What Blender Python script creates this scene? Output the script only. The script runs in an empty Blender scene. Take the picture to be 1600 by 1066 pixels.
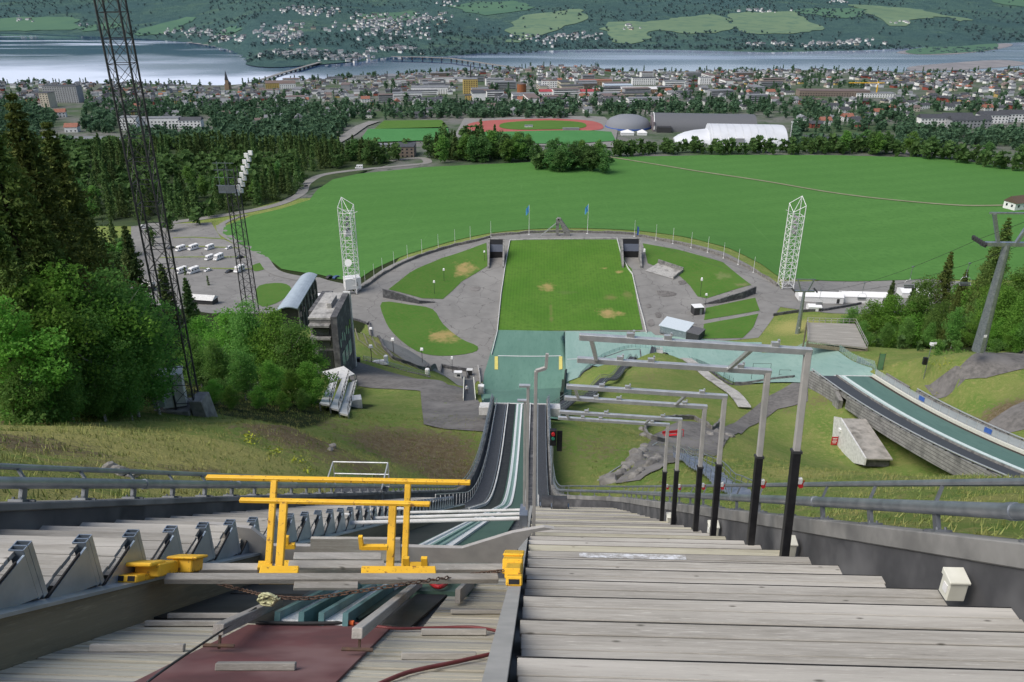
import bpy, bmesh, math, random
import numpy as np
from mathutils import Vector, Matrix
R_ = math.radians
rnd = random.Random(7)
nr = np.random.RandomState(11)
scene = bpy.context.scene
COL = scene.collection

# ------------------------------------------------------------------ camera
EZ = 138.0
F = 1250.0
PITCH, YAW = R_(24.63), R_(2.0)
cam = bpy.data.cameras.new('camera')
cam.sensor_width = 36.0
cam.lens = F / 1600 * 36
cam.clip_start = 0.1
cam.clip_end = 30000
co = bpy.data.objects.new('camera', cam)
COL.objects.link(co)
co.location = (0, 0, EZ)
co.rotation_euler = (R_(90) - PITCH, 0, YAW)
scene.camera = co
_r = np.array([math.cos(YAW), math.sin(YAW), 0])
_h = np.array([-math.sin(YAW), math.cos(YAW), 0])
_f = _h * math.cos(PITCH) + np.array([0, 0, -math.sin(PITCH)])
_u = _h * math.sin(PITCH) + np.array([0, 0, math.cos(PITCH)])
EYE = np.array([0, 0, EZ])

def ray(px, py):
    return _f + _r * ((px - 800) / F) + _u * (-(py - 533) / F)
def atz(px, py, z):
    d = ray(px, py); t = (z - EZ) / d[2]
    return EYE + d * t
def aty(px, py, y):
    d = ray(px, py); return EYE + d * (y / d[1])
def proj(p):
    q = np.asarray(p, float) - EYE
    zc = q @ _f
    return 800 + F * (q @ _r) / zc, 533 - F * (q @ _u) / zc, zc

# ------------------------------------------------------------------ large hill inrun frame
G0, G1 = R_(35), R_(11)
S1, RC, LT = 60.0, 80.0, 12.5
S2 = S1 + RC * (G0 - G1)
S3 = S2 + LT
def ir(X, s, n):
    """point at lateral X, distance s along the inrun, n above the sloping plane through the eye"""
    if s <= S1:
        a = G0; y = s * math.cos(a); z = -s * math.sin(a)
    else:
        y1 = S1 * math.cos(G0); z1 = -S1 * math.sin(G0)
        a = max(G1, G0 - (s - S1) / RC)
        y = y1 + RC * (math.sin(G0) - math.sin(a)); z = z1 - RC * (math.cos(a) - math.cos(G0))
        if s > S2:
            y += (s - S2) * math.cos(G1); z -= (s - S2) * math.sin(G1)
    return np.array([X, y + n * math.sin(a), EZ + z + n * math.cos(a)])
def fg(px, py, n):
    """pixel on the straight inrun plane at height n -> (X, s)"""
    d = ray(px, py)
    nn = np.array([0, math.sin(G0), math.cos(G0)])
    t = n / (d @ nn)
    p = d * t
    tt = np.array([0, math.cos(G0), -math.sin(G0)])
    return p[0], p @ tt
_ys = []; _zs = []
for _s in np.linspace(-12, S3, 200):
    _p = ir(0, _s, -1.4); _ys.append(_p[1]); _zs.append(_p[2])
def inrun_z(y): return np.interp(y, _ys, _zs)

# ------------------------------------------------------------------ terrain height field
CP = []
def c3(x, y, z): CP.append((x, y, z))
def cz(px, py, z):
    p = atz(px, py, z); c3(p[0], p[1], z)
def cy(px, py, y):
    p = aty(px, py, y); c3(p[0], p[1], p[2])
# behind and beside the inrun
for x, y, z in [(0,-20,150),(-60,-25,146),(60,-25,150),(-120,0,130),(-80,40,112),(-120,80,95),(60,0,133),(120,0,138),(60,40,113),(120,80,98),
    (-12,14,127.6),(-24,40,112.8),(-14,70,91),(11.5,15.6,126.2),(13,40,108.5),(12,62,97)]: c3(x, y, z)
for y in (0, 15, 30, 45, 60, 75, 86):
    z = float(inrun_z(y)) - 1.4
    c3(-6.8, y, z + .3); c3(4, y, z)
for a in [(0,665,45),(250,664,55),(320,664,58),(440,660,60),(640,720,70)]: cy(*a)
# large landing hill
for y, z in [(95,83),(112,76.5),(140,63),(170,43),(192,28),(220,10),(240,3),(257,0)]: c3(-2, y, z)
c3(-18,140,65); c3(-20,190,36); c3(-20,230,12); c3(-18,258,1)
c3(11,130,66); c3(11,190,33); c3(12,225,13)
# left: service path, bleachers, judges, terrace, valley
cy(700,640,110); cy(530,625,130); cy(520,590,147); cy(600,620,120); cy(728,612,140)
c3(-42,190,48); c3(-40,225,31); c3(-42,250,12); c3(-73,225,38); c3(-60,262,12)
for x, y, z in [(-60,110,80),(-80,150,60),(-100,200,42),(-130,260,20),(-150,330,2),(-197,442,-8),(-120,400,-4),(-250,420,-8),(-250,250,22),(-250,120,68),(-320,430,-10),(-320,250,20),(-45,85,92)]: c3(x, y, z)
# between the hills
c3(9,92,83); c3(21,102,75); c3(30,112,71); c3(33,85,81); c3(41,60,97); c3(51,122,60.5); c3(56,105,66.5); c3(59,92,72.5); c3(16,150,59.5); c3(24,182,47.5); c3(34,208,40); c3(14,235,15); c3(30,245,19); c3(22,268,5); c3(45,165,50.5); c3(42,195,42.5)
# normal hill
for x, y, z in [(65,90,72),(64,120,63),(63,151,60),(68,165,57.3),(60,165,54.5),(69.6,176,55),(62,176,51.5),(68.5,190,50.5),(58,190,44.5),(50.4,180,44.3),(49,210,32),(62,215,36),(44,235,17),(56,245,15),(38,262,4),(30,285,0),(68,240,20),(60,275,3),(74,205,41)]: c3(x, y, z)
# right of the normal hill
for x, y, z in [(79,92,80),(80,115,73.5),(84,130,71.5),(82.5,136,74),(95,142,71),(88,115,78),(100,110,84),(84,165,60),(86,200,44),(92,240,22),(120,160,68),(120,200,45),(120,300,8),(200,150,78),(200,220,50),(250,300,15),(250,420,-2),(320,300,20),(320,430,-2),(137,346,1)]: c3(x, y, z)
# stadium
for a in [(775,560,0),(880,560,0),(830,520,0),(1000,520,0),(940,520,0),(797,372,8),(880,366,8),(965,370,8),(880,440,3),(780,460,2),(1000,460,2),
    (740,460,1),(700,500,1),(640,415,6),(590,440,4),(560,480,3),(595,520,2),(640,560,1),(700,580,1),(740,588,1),(700,420,4),(660,500,1.5),
    (1040,470,1),(1100,440,3.5),(1060,385,7.5),(1130,410,6.5),(1190,450,4),(1200,490,3),(1170,520,2),(1060,520,1),(1120,500,2),
    (552,460,3),(1226,455,3),(520,430,-2)]: cz(*a)
# field behind the rim
for a in [(880,352,1),(760,360,0),(1000,358,1),(640,380,-2),(545,430,-1),(480,440,-3),(430,415,-5),(1250,430,-1),(1400,430,-2),(1200,400,0),
    (500,300,-8),(700,300,-8),(880,300,-8),(1100,310,-7),(1300,320,-6),(1590,330,-3),(360,340,-10)]: cz(*a)
CP = np.array(CP)
def _phi(r2): return 0.5 * r2 * np.log(r2 + 1e-6)
_n = len(CP)
_P = CP[:, :2] / 100
_D = ((_P[:, None] - _P[None]) ** 2).sum(-1)
_K = _phi(_D) + np.eye(_n) * 0.0012
_A = np.zeros((_n + 3, _n + 3)); _A[:_n, :_n] = _K
_A[:_n, _n] = 1; _A[:_n, _n+1:] = _P; _A[_n, :_n] = 1; _A[_n+1:, :_n] = _P.T
_w = np.linalg.solve(_A, np.concatenate([CP[:, 2], np.zeros(3)]))
def tps(x, y):
    q = np.stack([x, y], -1).reshape(-1, 2) / 100
    out = np.empty(len(q))
    for i in range(0, len(q), 20000):
        b = q[i:i+20000]
        d = ((b[:, None] - _P[None]) ** 2).sum(-1)
        out[i:i+20000] = _phi(d) @ _w[:_n] + _w[_n] + b @ _w[_n+1:]
    return out.reshape(np.shape(x))
LAKE = -115.0
def _shore(pts):
    a = []; 
    for px, py in pts:
        p = atz(px, py, LAKE); a.append((math.atan2(p[0], p[1]), math.hypot(p[0], p[1])))
    a = np.array(a); return a[:, 0], a[:, 1]
NEAR_A, NEAR_R = _shore([(-400,132),(0,131),(200,131),(350,134),(430,128),(520,123),(600,119),(680,114),(760,110),(810,108),(860,104),(930,105),(960,112),(1100,112),(1200,110),(1330,110),(1420,114),(1500,113),(1600,110),(2000,108)])
FAR_A, FAR_R = _shore([(-400,46),(0,51),(120,56),(230,61),(300,66),(370,80),(400,100),(470,101),(560,97),(600,90),(640,88),(700,88),(760,82),(830,80),(930,77),(1050,78),(1200,82),(1350,79),(1430,74),(1500,73),(1560,68),(1600,66),(2000,60)])
def sm(t): t = np.clip(t, 0, 1); return t * t * (3 - 2 * t)
def farz(x, y):
    r = np.hypot(x, y); az = np.arctan2(x, np.maximum(y, 1))
    nrr = np.interp(az, NEAR_A, NEAR_R); fr = np.interp(az, FAR_A, FAR_R)
    k = r / nrr
    near = np.interp(k, [0, .19, .33, .47, .62, .82, .96, 1.0, 1.03], [-2, -3, -18, -30, -50, -88, -109, -114.6, -120])
    near = near + 2.5 * np.sin(x / 170.) * np.sin(y / 210. + 1) * sm((r - 1300) / 400) * sm((nrr - r) / 200)
    d = r - fr
    hill = np.interp(d, [-60, 0, 40, 300, 900, 1800, 3200, 6000], [-121, -115.2, -110, -95, -52, 2, 130, 520])
    hill = hill + sm(d / 900) * (22 * np.sin(x / 520. + .5) * np.sin(y / 640.) + 12 * np.sin(x / 230. + y / 310.))
    mid = -122 + 0 * r
    z = np.where(k < 1.03, near, np.where(d > -60, hill, mid))
    return z
def H(x, y):
    x = np.asarray(x, float); y = np.asarray(y, float)
    w = sm((y - 520) / 160)
    wx = sm((np.abs(x) - 330) / 120)
    w = np.maximum(w, wx * sm((y - 250) / 150))
    zt = tps(np.clip(x, -420, 420), np.clip(y, -30, 700))
    z = zt * (1 - w) + farz(x, y) * w
    m = (x > -6.6) & (x < 4.7) & (y > -8) & (y < 91)
    z = np.where(m, np.minimum(z, inrun_z(y) - .5), z)
    u = 150 - y; c = x - 62.9 - .07 * u
    m = (c > -5.2) & (c < 13.5) & (u > -1) & (u < 90)
    z = np.where(m, np.minimum(z, 62.3 + .18 * u + .0016 * np.maximum(0, u - 7) ** 2 - np.where(c < 9.6, 1.3, .8 - np.maximum(c - 9.8, 0) * .9)), z)
    return z
def h1(x, y): return float(H(np.array([x]), np.array([y]))[0])
_T = np.concatenate([np.linspace(6, 500, 900), np.geomspace(502, 9500, 700)])
def T(px, py):
    d = ray(px, py)
    P = EYE + d * _T[:, None]
    g = P[:, 2] - H(P[:, 0], P[:, 1])
    i = np.argmax(g < 0)
    if g[i] >= 0: i = len(_T) - 1
    a, b = _T[i-1], _T[i]
    for _ in range(2):
        tt = np.linspace(a, b, 12); Q = EYE + d * tt[:, None]
        gg = Q[:, 2] - H(Q[:, 0], Q[:, 1]); j = max(1, int(np.argmax(gg < 0))); a, b = tt[j-1], tt[j]
    return EYE + d * ((a + b) / 2)

# ------------------------------------------------------------------ object helpers
def tag(o, label=None, cat=None, group=None, kind=None):
    if label: o['label'] = label
    if cat: o['category'] = cat
    if group: o['group'] = group
    if kind: o['kind'] = kind
    return o
def thing(name, label, cat, loc=(0,0,0), rz=0, group=None):
    o = bpy.data.objects.new(name, None); COL.objects.link(o)
    o.empty_display_size = .3
    o.location = loc; o.rotation_euler = (0, 0, rz)
    return tag(o, label, cat, group)
KIDS = {}
def dup(root, loc=None, rz=None, label=None, group=None, scale=None):
    r = root.copy(); COL.objects.link(r)
    if loc is not None: r.location = loc
    if rz is not None: r.rotation_euler = (root.rotation_euler[0], root.rotation_euler[1], rz)
    if scale is not None: r.scale = (scale,)*3 if not hasattr(scale, '__len__') else scale
    if label: r['label'] = label
    if group: r['group'] = group
    for ch in KIDS.get(root.name, []):
        c = ch.copy(); COL.objects.link(c); c.parent = r; KIDS.setdefault(r.name, []).append(c)
        for g in KIDS.get(ch.name, []):
            d = g.copy(); COL.objects.link(d); d.parent = c; KIDS.setdefault(c.name, []).append(d)
    return r
V3 = lambda p: np.asarray(p, float)
class MB:
    def __init__(s): s.v = []; s.f = []; s.m = []
    def add(s, vs, fs, mi=0):
        o = len(s.v); s.v += [tuple(map(float, p)) for p in vs]
        for f in fs: s.f.append(tuple(i + o for i in f)); s.m.append(mi)
        return s
    def hexa(s, p, mi=0):
        return s.add(p, [(3,2,1,0),(4,5,6,7),(0,1,5,4),(1,2,6,5),(2,3,7,6),(3,0,4,7)], mi)
    def box(s, c, d, rz=0, mi=0):
        x, y, z = d[0]/2, d[1]/2, d[2]/2; ca, sa = math.cos(rz), math.sin(rz)
        q = []
        for a, b, e in [(-x,-y,-z),(x,-y,-z),(x,y,-z),(-x,y,-z),(-x,-y,z),(x,-y,z),(x,y,z),(-x,y,z)]:
            q.append((c[0] + a*ca - b*sa, c[1] + a*sa + b*ca, c[2] + e))
        return s.hexa(q, mi)
    def bar(s, p, q, w, h, up=(0,0,1), mi=0):
        p, q, up = V3(p), V3(q), V3(up); d = q - p; d = d / np.linalg.norm(d)
        a = np.cross(d, up)
        if np.linalg.norm(a) < 1e-3: a = np.cross(d, (0, 1, 0))
        a = a / np.linalg.norm(a); b = np.cross(a, d)
        a = a * w / 2; b = b * h / 2
        return s.hexa([p-a-b, p+a-b, q+a-b, q-a-b, p-a+b, p+a+b, q+a+b, q-a+b], mi)
    def tube(s, pts, r, n=8, mi=0, cap=True):
        pts = [V3(p) for p in pts]; rs = r if hasattr(r, '__len__') else [r] * len(pts)
        ref = np.array([0.13, .21, 1.0]); rings = []; o = len(s.v)
        for i, p in enumerate(pts):
            d = pts[min(i+1, len(pts)-1)] - pts[max(i-1, 0)]; d = d / (np.linalg.norm(d) + 1e-9)
            a = np.cross(d, ref)
            if np.linalg.norm(a) < .15: a = np.cross(d, (1, 0, 0))
            a /= np.linalg.norm(a); b = np.cross(d, a)
            for k in range(n):
                t = 2 * math.pi * k / n
                s.v.append(tuple(p + (a * math.cos(t) + b * math.sin(t)) * rs[i]))
        for i in range(len(pts) - 1):
            for k in range(n):
                k2 = (k + 1) % n
                s.f.append((o+i*n+k, o+(i+1)*n+k, o+(i+1)*n+k2, o+i*n+k2)); s.m.append(mi)
        if cap:
            s.f.append(tuple(o + k for k in range(n))); s.m.append(mi)
            e = o + (len(pts)-1)*n
            s.f.append(tuple(e + n - 1 - k for k in range(n))); s.m.append(mi)
        return s
    def prism(s, pts, vec, mi=0):
        n = len(pts); vec = V3(vec); a = [V3(p) for p in pts]; b = [p + vec for p in a]
        fs = [tuple(range(n))[::-1], tuple(range(n, 2*n))] + [(i, (i+1) % n, n+(i+1) % n, n+i) for i in range(n)]
        return s.add(a + b, fs, mi)
    def sweep(s, secs, mi=0, closed=True):
        """secs: list of equal-length loops"""
        n = len(secs[0]); vs = [p for q in secs for p in q]; fs = []
        for i in range(len(secs) - 1):
            for k in range(n):
                k2 = (k + 1) % n
                fs.append((i*n+k, i*n+k2, (i+1)*n+k2, (i+1)*n+k))
        if closed:
            fs.append(tuple(range(n))[::-1]); fs.append(tuple((len(secs)-1)*n + k for k in range(n)))
        return s.add(vs, fs, mi)
    def build(s, name, mats, parent=None, origin=None, smooth=False, label=None):
        me = bpy.data.meshes.new(name)
        off = V3(origin) if origin is not None else np.zeros(3)
        if parent is not None and origin is None:
            off = V3(parent.matrix_basis.translation) if parent.parent is None else V3(parent.parent.matrix_basis.translation)
        vs = [tuple(V3(p) - off) for p in s.v]
        me.from_pydata(vs, [], s.f)
        if not isinstance(mats, (list, tuple)): mats = [mats]
        for m in mats: me.materials.append(m)
        me.polygons.foreach_set('material_index', s.m)
        if smooth: me.polygons.foreach_set('use_smooth', [True] * len(s.f))
        bm = bmesh.new(); bm.from_mesh(me); bmesh.ops.recalc_face_normals(bm, faces=bm.faces); bm.to_mesh(me); bm.free()
        o = bpy.data.objects.new(name, me); COL.objects.link(o)
        if parent is not None:
            o.parent = parent; KIDS.setdefault(parent.name, []).append(o)
            if label: o['label'] = label
        else:
            o.location = tuple(off) if origin is not None else (0, 0, 0)
        return o
    # local build: verts already local to the parent
    def lbuild(s, name, mats, parent, smooth=False, label=None):
        return s.build(name, mats, parent, origin=(0, 0, 0), smooth=smooth, label=label)
def smooth_by_angle(o, ang=40):
    me = o.data
    me.polygons.foreach_set('use_smooth', [True] * len(me.polygons))
    bm = bmesh.new(); bm.from_mesh(me)
    for e in bm.edges:
        if len(e.link_faces) == 2 and e.calc_face_angle(0) > R_(ang): e.smooth = False
    bm.to_mesh(me); bm.free(); return o
def bevel(o, w=.01, seg=1):
    m = o.modifiers.new('bevel', 'BEVEL'); m.width = w; m.segments = seg; m.limit_method = 'ANGLE'; m.angle_limit = R_(40); return o

# ------------------------------------------------------------------ materials
def newmat(name):
    m = bpy.data.materials.new(name); m.use_nodes = True
    nt = m.node_tree; b = nt.nodes['Principled BSDF']
    return m, nt, b
def nd(nt, t, **k):
    n = nt.nodes.new(t)
    for a, v in k.items():
        if a in n.inputs: n.inputs[a].default_value = v
        else: setattr(n, a, v)
    return n
def rgba(c): return (c[0], c[1], c[2], 1)
def mixc(nt, fac, a, b, mode='MIX'):
    n = nt.nodes.new('ShaderNodeMix'); n.data_type = 'RGBA'; n.blend_type = mode
    for sock, v in ((n.inputs[0], fac), (n.inputs[6], a), (n.inputs[7], b)):
        if hasattr(v, 'is_output') or hasattr(v, 'links'): nt.links.new(v, sock)
        elif hasattr(v, '__len__'): sock.default_value = rgba(v) if len(v) == 3 else v
        else: sock.default_value = v
    return n.outputs[2]
def ramp(nt, src, p0, p1):
    n = nt.nodes.new('ShaderNodeMapRange'); n.clamp = True
    n.inputs[1].default_value = p0; n.inputs[2].default_value = p1
    nt.links.new(src, n.inputs[0]); return n.outputs[0]
def coords(nt, kind='pos', scale=(1,1,1), rot=(0,0,0)):
    if kind == 'pos':
        g = nt.nodes.new('ShaderNodeNewGeometry'); out = g.outputs['Position']
    else:
        g = nt.nodes.new('ShaderNodeTexCoord'); out = g.outputs['Object']
    mp = nt.nodes.new('ShaderNodeMapping'); mp.inputs['Scale'].default_value = scale; mp.inputs['Rotation'].default_value = rot
    nt.links.new(out, mp.inputs['Vector']); return mp.outputs[0]
def noise(nt, vec, scale, detail=4, rough=.55):
    n = nt.nodes.new('ShaderNodeTexNoise'); n.inputs['Scale'].default_value = scale
    n.inputs['Detail'].default_value = detail; n.inputs['Roughness'].default_value = rough
    nt.links.new(vec, n.inputs['Vector']); return n.outputs[0]
def bumpn(nt, b, h, strength, dist):
    n = nt.nodes.new('ShaderNodeBump'); n.inputs['Strength'].default_value = strength; n.inputs['Distance'].default_value = dist
    nt.links.new(h, n.inputs['Height']); nt.links.new(n.outputs[0], b.inputs['Normal'])
def M(name, c1, c2=None, scale=3., rough=.8, metal=0., bump=0., bdist=.02, stretch=(1,1,1), kind='pos', lo=.35, hi=.65, c3=None, s3=.3, rnd_=0., detail=5, spec=.3):
    m, nt, b = newmat(name)
    b.inputs['Roughness'].default_value = rough; b.inputs['Metallic'].default_value = metal
    b.inputs['Specular IOR Level'].default_value = spec
    if c2 is None: c2 = tuple(x * .75 for x in c1)
    v = coords(nt, kind, stretch)
    n = noise(nt, v, scale, detail)
    col = mixc(nt, ramp(nt, n, lo, hi), c1, c2)
    if c3 is not None:
        n3 = noise(nt, v, s3, 3); col = mixc(nt, ramp(nt, n3, .5, .68), col, c3)
    if rnd_:
        oi = nt.nodes.new('ShaderNodeObjectInfo')
        hs = nt.nodes.new('ShaderNodeHueSaturation'); nt.links.new(col, hs.inputs['Color'])
        nt.links.new(ramp2(nt, oi.outputs['Random'], 1 - rnd_, 1 + rnd_), hs.inputs['Value']); col = hs.outputs[0]
    nt.links.new(col, b.inputs['Base Color'])
    if bump: bumpn(nt, b, n, bump, bdist)
    return m
def ramp2(nt, src, a, b):
    n = nt.nodes.new('ShaderNodeMapRange'); n.inputs[3].default_value = a; n.inputs[4].default_value = b
    nt.links.new(src, n.inputs[0]); return n.outputs[0]
def wood(name, c1, c2, stretch=(.5, 9, 9), board=None, rnd_=.12, knots=True, dark=(.1,.095,.09), rot=0.):
    m, nt, b = newmat(name); b.inputs['Roughness'].default_value = .85; b.inputs['Specular IOR Level'].default_value = .2
    oi = nt.nodes.new('ShaderNodeObjectInfo')
    g = nt.nodes.new('ShaderNodeNewGeometry')
    ad = nt.nodes.new('ShaderNodeVectorMath'); ad.operation = 'ADD'
    cb = nt.nodes.new('ShaderNodeCombineXYZ')
    mu = nt.nodes.new('ShaderNodeMath'); mu.operation = 'MULTIPLY'; mu.inputs[1].default_value = 37
    nt.links.new(oi.outputs['Random'], mu.inputs[0]); nt.links.new(mu.outputs[0], cb.inputs[0])
    nt.links.new(g.outputs['Position'], ad.inputs[0]); nt.links.new(cb.outputs[0], ad.inputs[1])
    mr = nt.nodes.new('ShaderNodeMapping'); mr.inputs['Rotation'].default_value = (rot, 0, 0); nt.links.new(ad.outputs[0], mr.inputs[0])
    mp = nt.nodes.new('ShaderNodeMapping'); mp.inputs['Scale'].default_value = stretch
    nt.links.new(mr.outputs[0], mp.inputs[0]); v = mp.outputs[0]
    n1 = noise(nt, v, 3.2, 10, .72); n2 = noise(nt, v, .35, 3)
    col = mixc(nt, ramp(nt, n1, .3, .7), c1, c2)
    col = mixc(nt, ramp(nt, n2, .45, .7), col, tuple(x * 1.18 for x in c1))
    n4 = noise(nt, v, 4.5, 8, .75)
    col = mixc(nt, ramp(nt, n4, .58, .68), col, dark)
    n5 = noise(nt, v, 9., 6, .7); col = mixc(nt, ramp(nt, n5, .55, .72), col, tuple(min(1, x * 1.35) for x in c1))
    if knots:
        mk = nt.nodes.new('ShaderNodeMapping'); mk.inputs['Scale'].default_value = tuple(.35 + .25 * x for x in (0,3,3)) if stretch[0] < stretch[1] else (1.1,.35,1.1)
        nt.links.new(ad.outputs[0], mk.inputs[0])
        vo = nt.nodes.new('ShaderNodeTexVoronoi'); vo.voronoi_dimensions = '2D'; vo.inputs['Scale'].default_value = 2.2; nt.links.new(mk.outputs[0], vo.inputs['Vector'])
        col = mixc(nt, ramp(nt, vo.outputs['Distance'], .034, .01), col, tuple(x * .55 for x in c2))
    hs = nt.nodes.new('ShaderNodeHueSaturation'); nt.links.new(col, hs.inputs['Color'])
    nt.links.new(ramp2(nt, oi.outputs['Random'], 1 - rnd_, 1 + rnd_), hs.inputs['Value'])
    nt.links.new(hs.outputs[0], b.inputs['Base Color'])
    bumpn(nt, b, n1, .35, .01)
    return m
def leaf(name, c1, c2, c3, rnd_=.25, trans=.3):
    m, nt, b = newmat(name); b.inputs['Roughness'].default_value = .75; b.inputs['Specular IOR Level'].default_value = .15
    v = coords(nt, 'pos'); n = noise(nt, v, .55, 3); n2 = noise(nt, v, 3.2, 3)
    col = mixc(nt, ramp(nt, n, .36, .64), c1, c2); col = mixc(nt, ramp(nt, n2, .52, .7), col, c3)
    oi = nt.nodes.new('ShaderNodeObjectInfo')
    hs = nt.nodes.new('ShaderNodeHueSaturation'); nt.links.new(col, hs.inputs['Color'])
    nt.links.new(ramp2(nt, oi.outputs['Random'], 1 - rnd_, 1 + rnd_), hs.inputs['Value'])
    nt.links.new(ramp2(nt, oi.outputs['Random'], .485, .515), hs.inputs['Hue'])
    nt.links.new(hs.outputs[0], b.inputs['Base Color'])
    tr = nt.nodes.new('ShaderNodeBsdfTranslucent'); nt.links.new(hs.outputs[0], tr.inputs['Color'])
    ms = nt.nodes.new('ShaderNodeMixShader'); ms.inputs[0].default_value = trans
    nt.links.new(b.outputs[0], ms.inputs[1]); nt.links.new(tr.outputs[0], ms.inputs[2])
    nt.links.new(ms.outputs[0], nt.nodes['Material Output'].inputs[0])
    return m
MAT = {}
MAT['plank'] = wood('weathered_plank', (.36,.345,.312), (.22,.208,.18), stretch=(.55,10,10), dark=(.11,.1,.088), rnd_=.2)
MAT['plank_warm'] = wood('weathered_warm_plank', (.42,.4,.315), (.29,.27,.2))
MAT['plank_y'] = wood('weathered_timber', (.36,.34,.31), (.22,.21,.19), stretch=(9,.5,9), rot=G0)
MAT['timber_brown'] = wood('brown_timber', (.20,.18,.125), (.115,.1,.07), stretch=(6,.35,6), rnd_=.05, rot=G0)
MAT['concrete'] = M('concrete', (.27,.265,.25), (.17,.168,.16), scale=1.6, rough=.9, bump=.25, bdist=.01, c3=(.11,.11,.108), s3=.6)
MAT['concrete_dark'] = M('dark_concrete', (.1,.1,.104), (.055,.056,.06), scale=1.1, rough=.85, bump=.25, bdist=.01, c3=(.15,.15,.152), s3=.7, detail=9)
MAT['concrete_light'] = M('light_concrete', (.42,.41,.385), (.29,.285,.27), scale=2, rough=.9, c3=(.2,.195,.185), s3=.35)
MAT['steel'] = M('galvanised_steel', (.36,.39,.43), (.25,.275,.31), scale=4, rough=.42, metal=.75, c3=(.42,.44,.47), s3=1.2, spec=.5)
MAT['steel_light'] = M('light_galvanised_steel', (.62,.63,.62), (.48,.49,.48), scale=5, rough=.42, metal=.6, spec=.5)
MAT['steel_dark'] = M('dark_steel', (.075,.075,.078), (.045,.045,.047), scale=5, rough=.6, metal=.4)
MAT['alu'] = M('aluminium_sheet', (.36,.425,.49), (.27,.325,.38), scale=2.5, rough=.38, metal=.65, c3=(.44,.5,.56), s3=1.4, spec=.5)
MAT['beige_metal'] = M('grey_painted_metal', (.40,.385,.36), (.33,.32,.3), scale=4, rough=.6)
MAT['black'] = M('black_rubber', (.016,.016,.017), (.026,.025,.025), scale=6, rough=.75)
MAT['black_paint'] = M('black_paint', (.012,.012,.014), (.02,.02,.022), scale=6, rough=.4)
MAT['yellow'] = M('yellow_paint', (.84,.5,.035), (.76,.43,.028), scale=5, rough=.5, spec=.4)
MAT['white'] = M('white_paint', (.78,.78,.77), (.68,.68,.67), scale=3, rough=.55)
MAT['white_dirty'] = M('grubby_white_paint', (.66,.66,.64), (.5,.5,.48), scale=2, rough=.6)
MAT['cream'] = M('cream_paint', (.68,.68,.60), (.58,.58,.5), scale=4, rough=.5)
MAT['red'] = M('red_paint', (.5,.03,.035), (.4,.02,.025), scale=6, rough=.45)
MAT['redmat'] = M('faded_red_mat', (.155,.062,.062), (.105,.05,.05), scale=1.8, rough=.9, c3=(.2,.115,.11), s3=1.1, bump=.2)
MAT['hose'] = M('red_hose', (.19,.05,.05), (.14,.035,.035), scale=6, rough=.5)
MAT['blackmat'] = M('black_membrane', (.018,.019,.02), (.035,.036,.037), scale=2.5, rough=.65, bump=.3, bdist=.02)
MAT['teal'] = M('teal_plastic', (.10,.21,.22), (.07,.15,.16), scale=4, rough=.45)
MAT['green_dark'] = M('dark_green_board', (.025,.05,.045), (.04,.07,.06), scale=5, rough=.6)
MAT['stud'] = M('white_studded_liner', (.82,.84,.84), (.6,.64,.64), scale=26, rough=.4, bump=.8, bdist=.02)
MAT['rust'] = M('rusty_iron', (.07,.05,.04), (.12,.07,.045), scale=14, rough=.8)
MAT['rope'] = M('pale_rope', (.6,.6,.36), (.42,.42,.25), scale=30, rough=.9)
MAT['blue'] = M('blue_banner', (.05,.13,.42), (.04,.1,.33), scale=2, rough=.7)
MAT['flagblue'] = M('sky_blue_cloth', (.10,.34,.62), (.07,.25,.5), scale=2, rough=.8)
MAT['glass'] = M('dark_window_glass', (.02,.025,.03), (.035,.04,.05), scale=.5, rough=.12, spec=.6)
MAT['fencenet'] = M('fence_panel', (.36,.42,.46), (.28,.33,.37), scale=3, rough=.5)
MAT['skin'] = M('skin', (.5,.3,.22), (.45,.26,.19), scale=8, rough=.6)
MAT['shirt'] = M('white_shirt', (.7,.7,.7), (.6,.6,.6), scale=8)
MAT['trousers'] = M('dark_trousers', (.02,.022,.03), (.03,.03,.04), scale=8)
MAT['asphalt'] = M('worn_asphalt', (.215,.21,.198), (.18,.176,.166), scale=.25, rough=.92, c3=(.235,.23,.216), s3=.05, detail=8)
MAT['gravel'] = M('gravel', (.17,.16,.15), (.105,.1,.095), scale=1.3, rough=.95, bump=.4, bdist=.1, c3=(.2,.19,.18), s3=.12, detail=8)
MAT['road'] = M('road_asphalt', (.23,.225,.21), (.19,.185,.175), scale=.2, rough=.9)
MAT['dirt'] = M('dirt_path', (.24,.235,.15), (.19,.19,.11), scale=.15, rough=.95)
MAT['stone'] = M('field_stone', (.24,.23,.215), (.12,.115,.105), scale=1.1, rough=.95, bump=.5, bdist=.1)
MAT['bark'] = M('bark', (.07,.05,.035), (.035,.026,.02), scale=4, rough=.95, stretch=(1,1,.25))
MAT['birchbark'] = M('birch_bark', (.36,.35,.32), (.08,.075,.07), scale=3, rough=.9, stretch=(1,1,2.5), lo=.5, hi=.6)
MAT['leaf_spruce'] = leaf('spruce_needles', (0.064,0.126,0.043), (0.101,0.169,0.046), (0.161,0.189,0.055), trans=.2)
MAT['leaf_brown'] = leaf('olive_spruce_needles', (0.092,0.140,0.032), (0.140,0.181,0.043), (0.054,0.107,0.029), trans=.25)
MAT['leaf_birch'] = leaf('birch_leaves', (0.161,0.318,0.072), (0.111,0.236,0.052), (0.254,0.406,0.100), trans=0.5)
MAT['leaf_light'] = leaf('bright_leaves', (0.166,0.356,0.052), (0.118,0.265,0.044), (0.248,0.423,0.075), trans=0.5)
MAT['leaf_mid'] = leaf('mixed_leaves', (0.108,0.215,0.061), (0.075,0.165,0.055), (0.172,0.286,0.079), trans=0.45)
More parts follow.
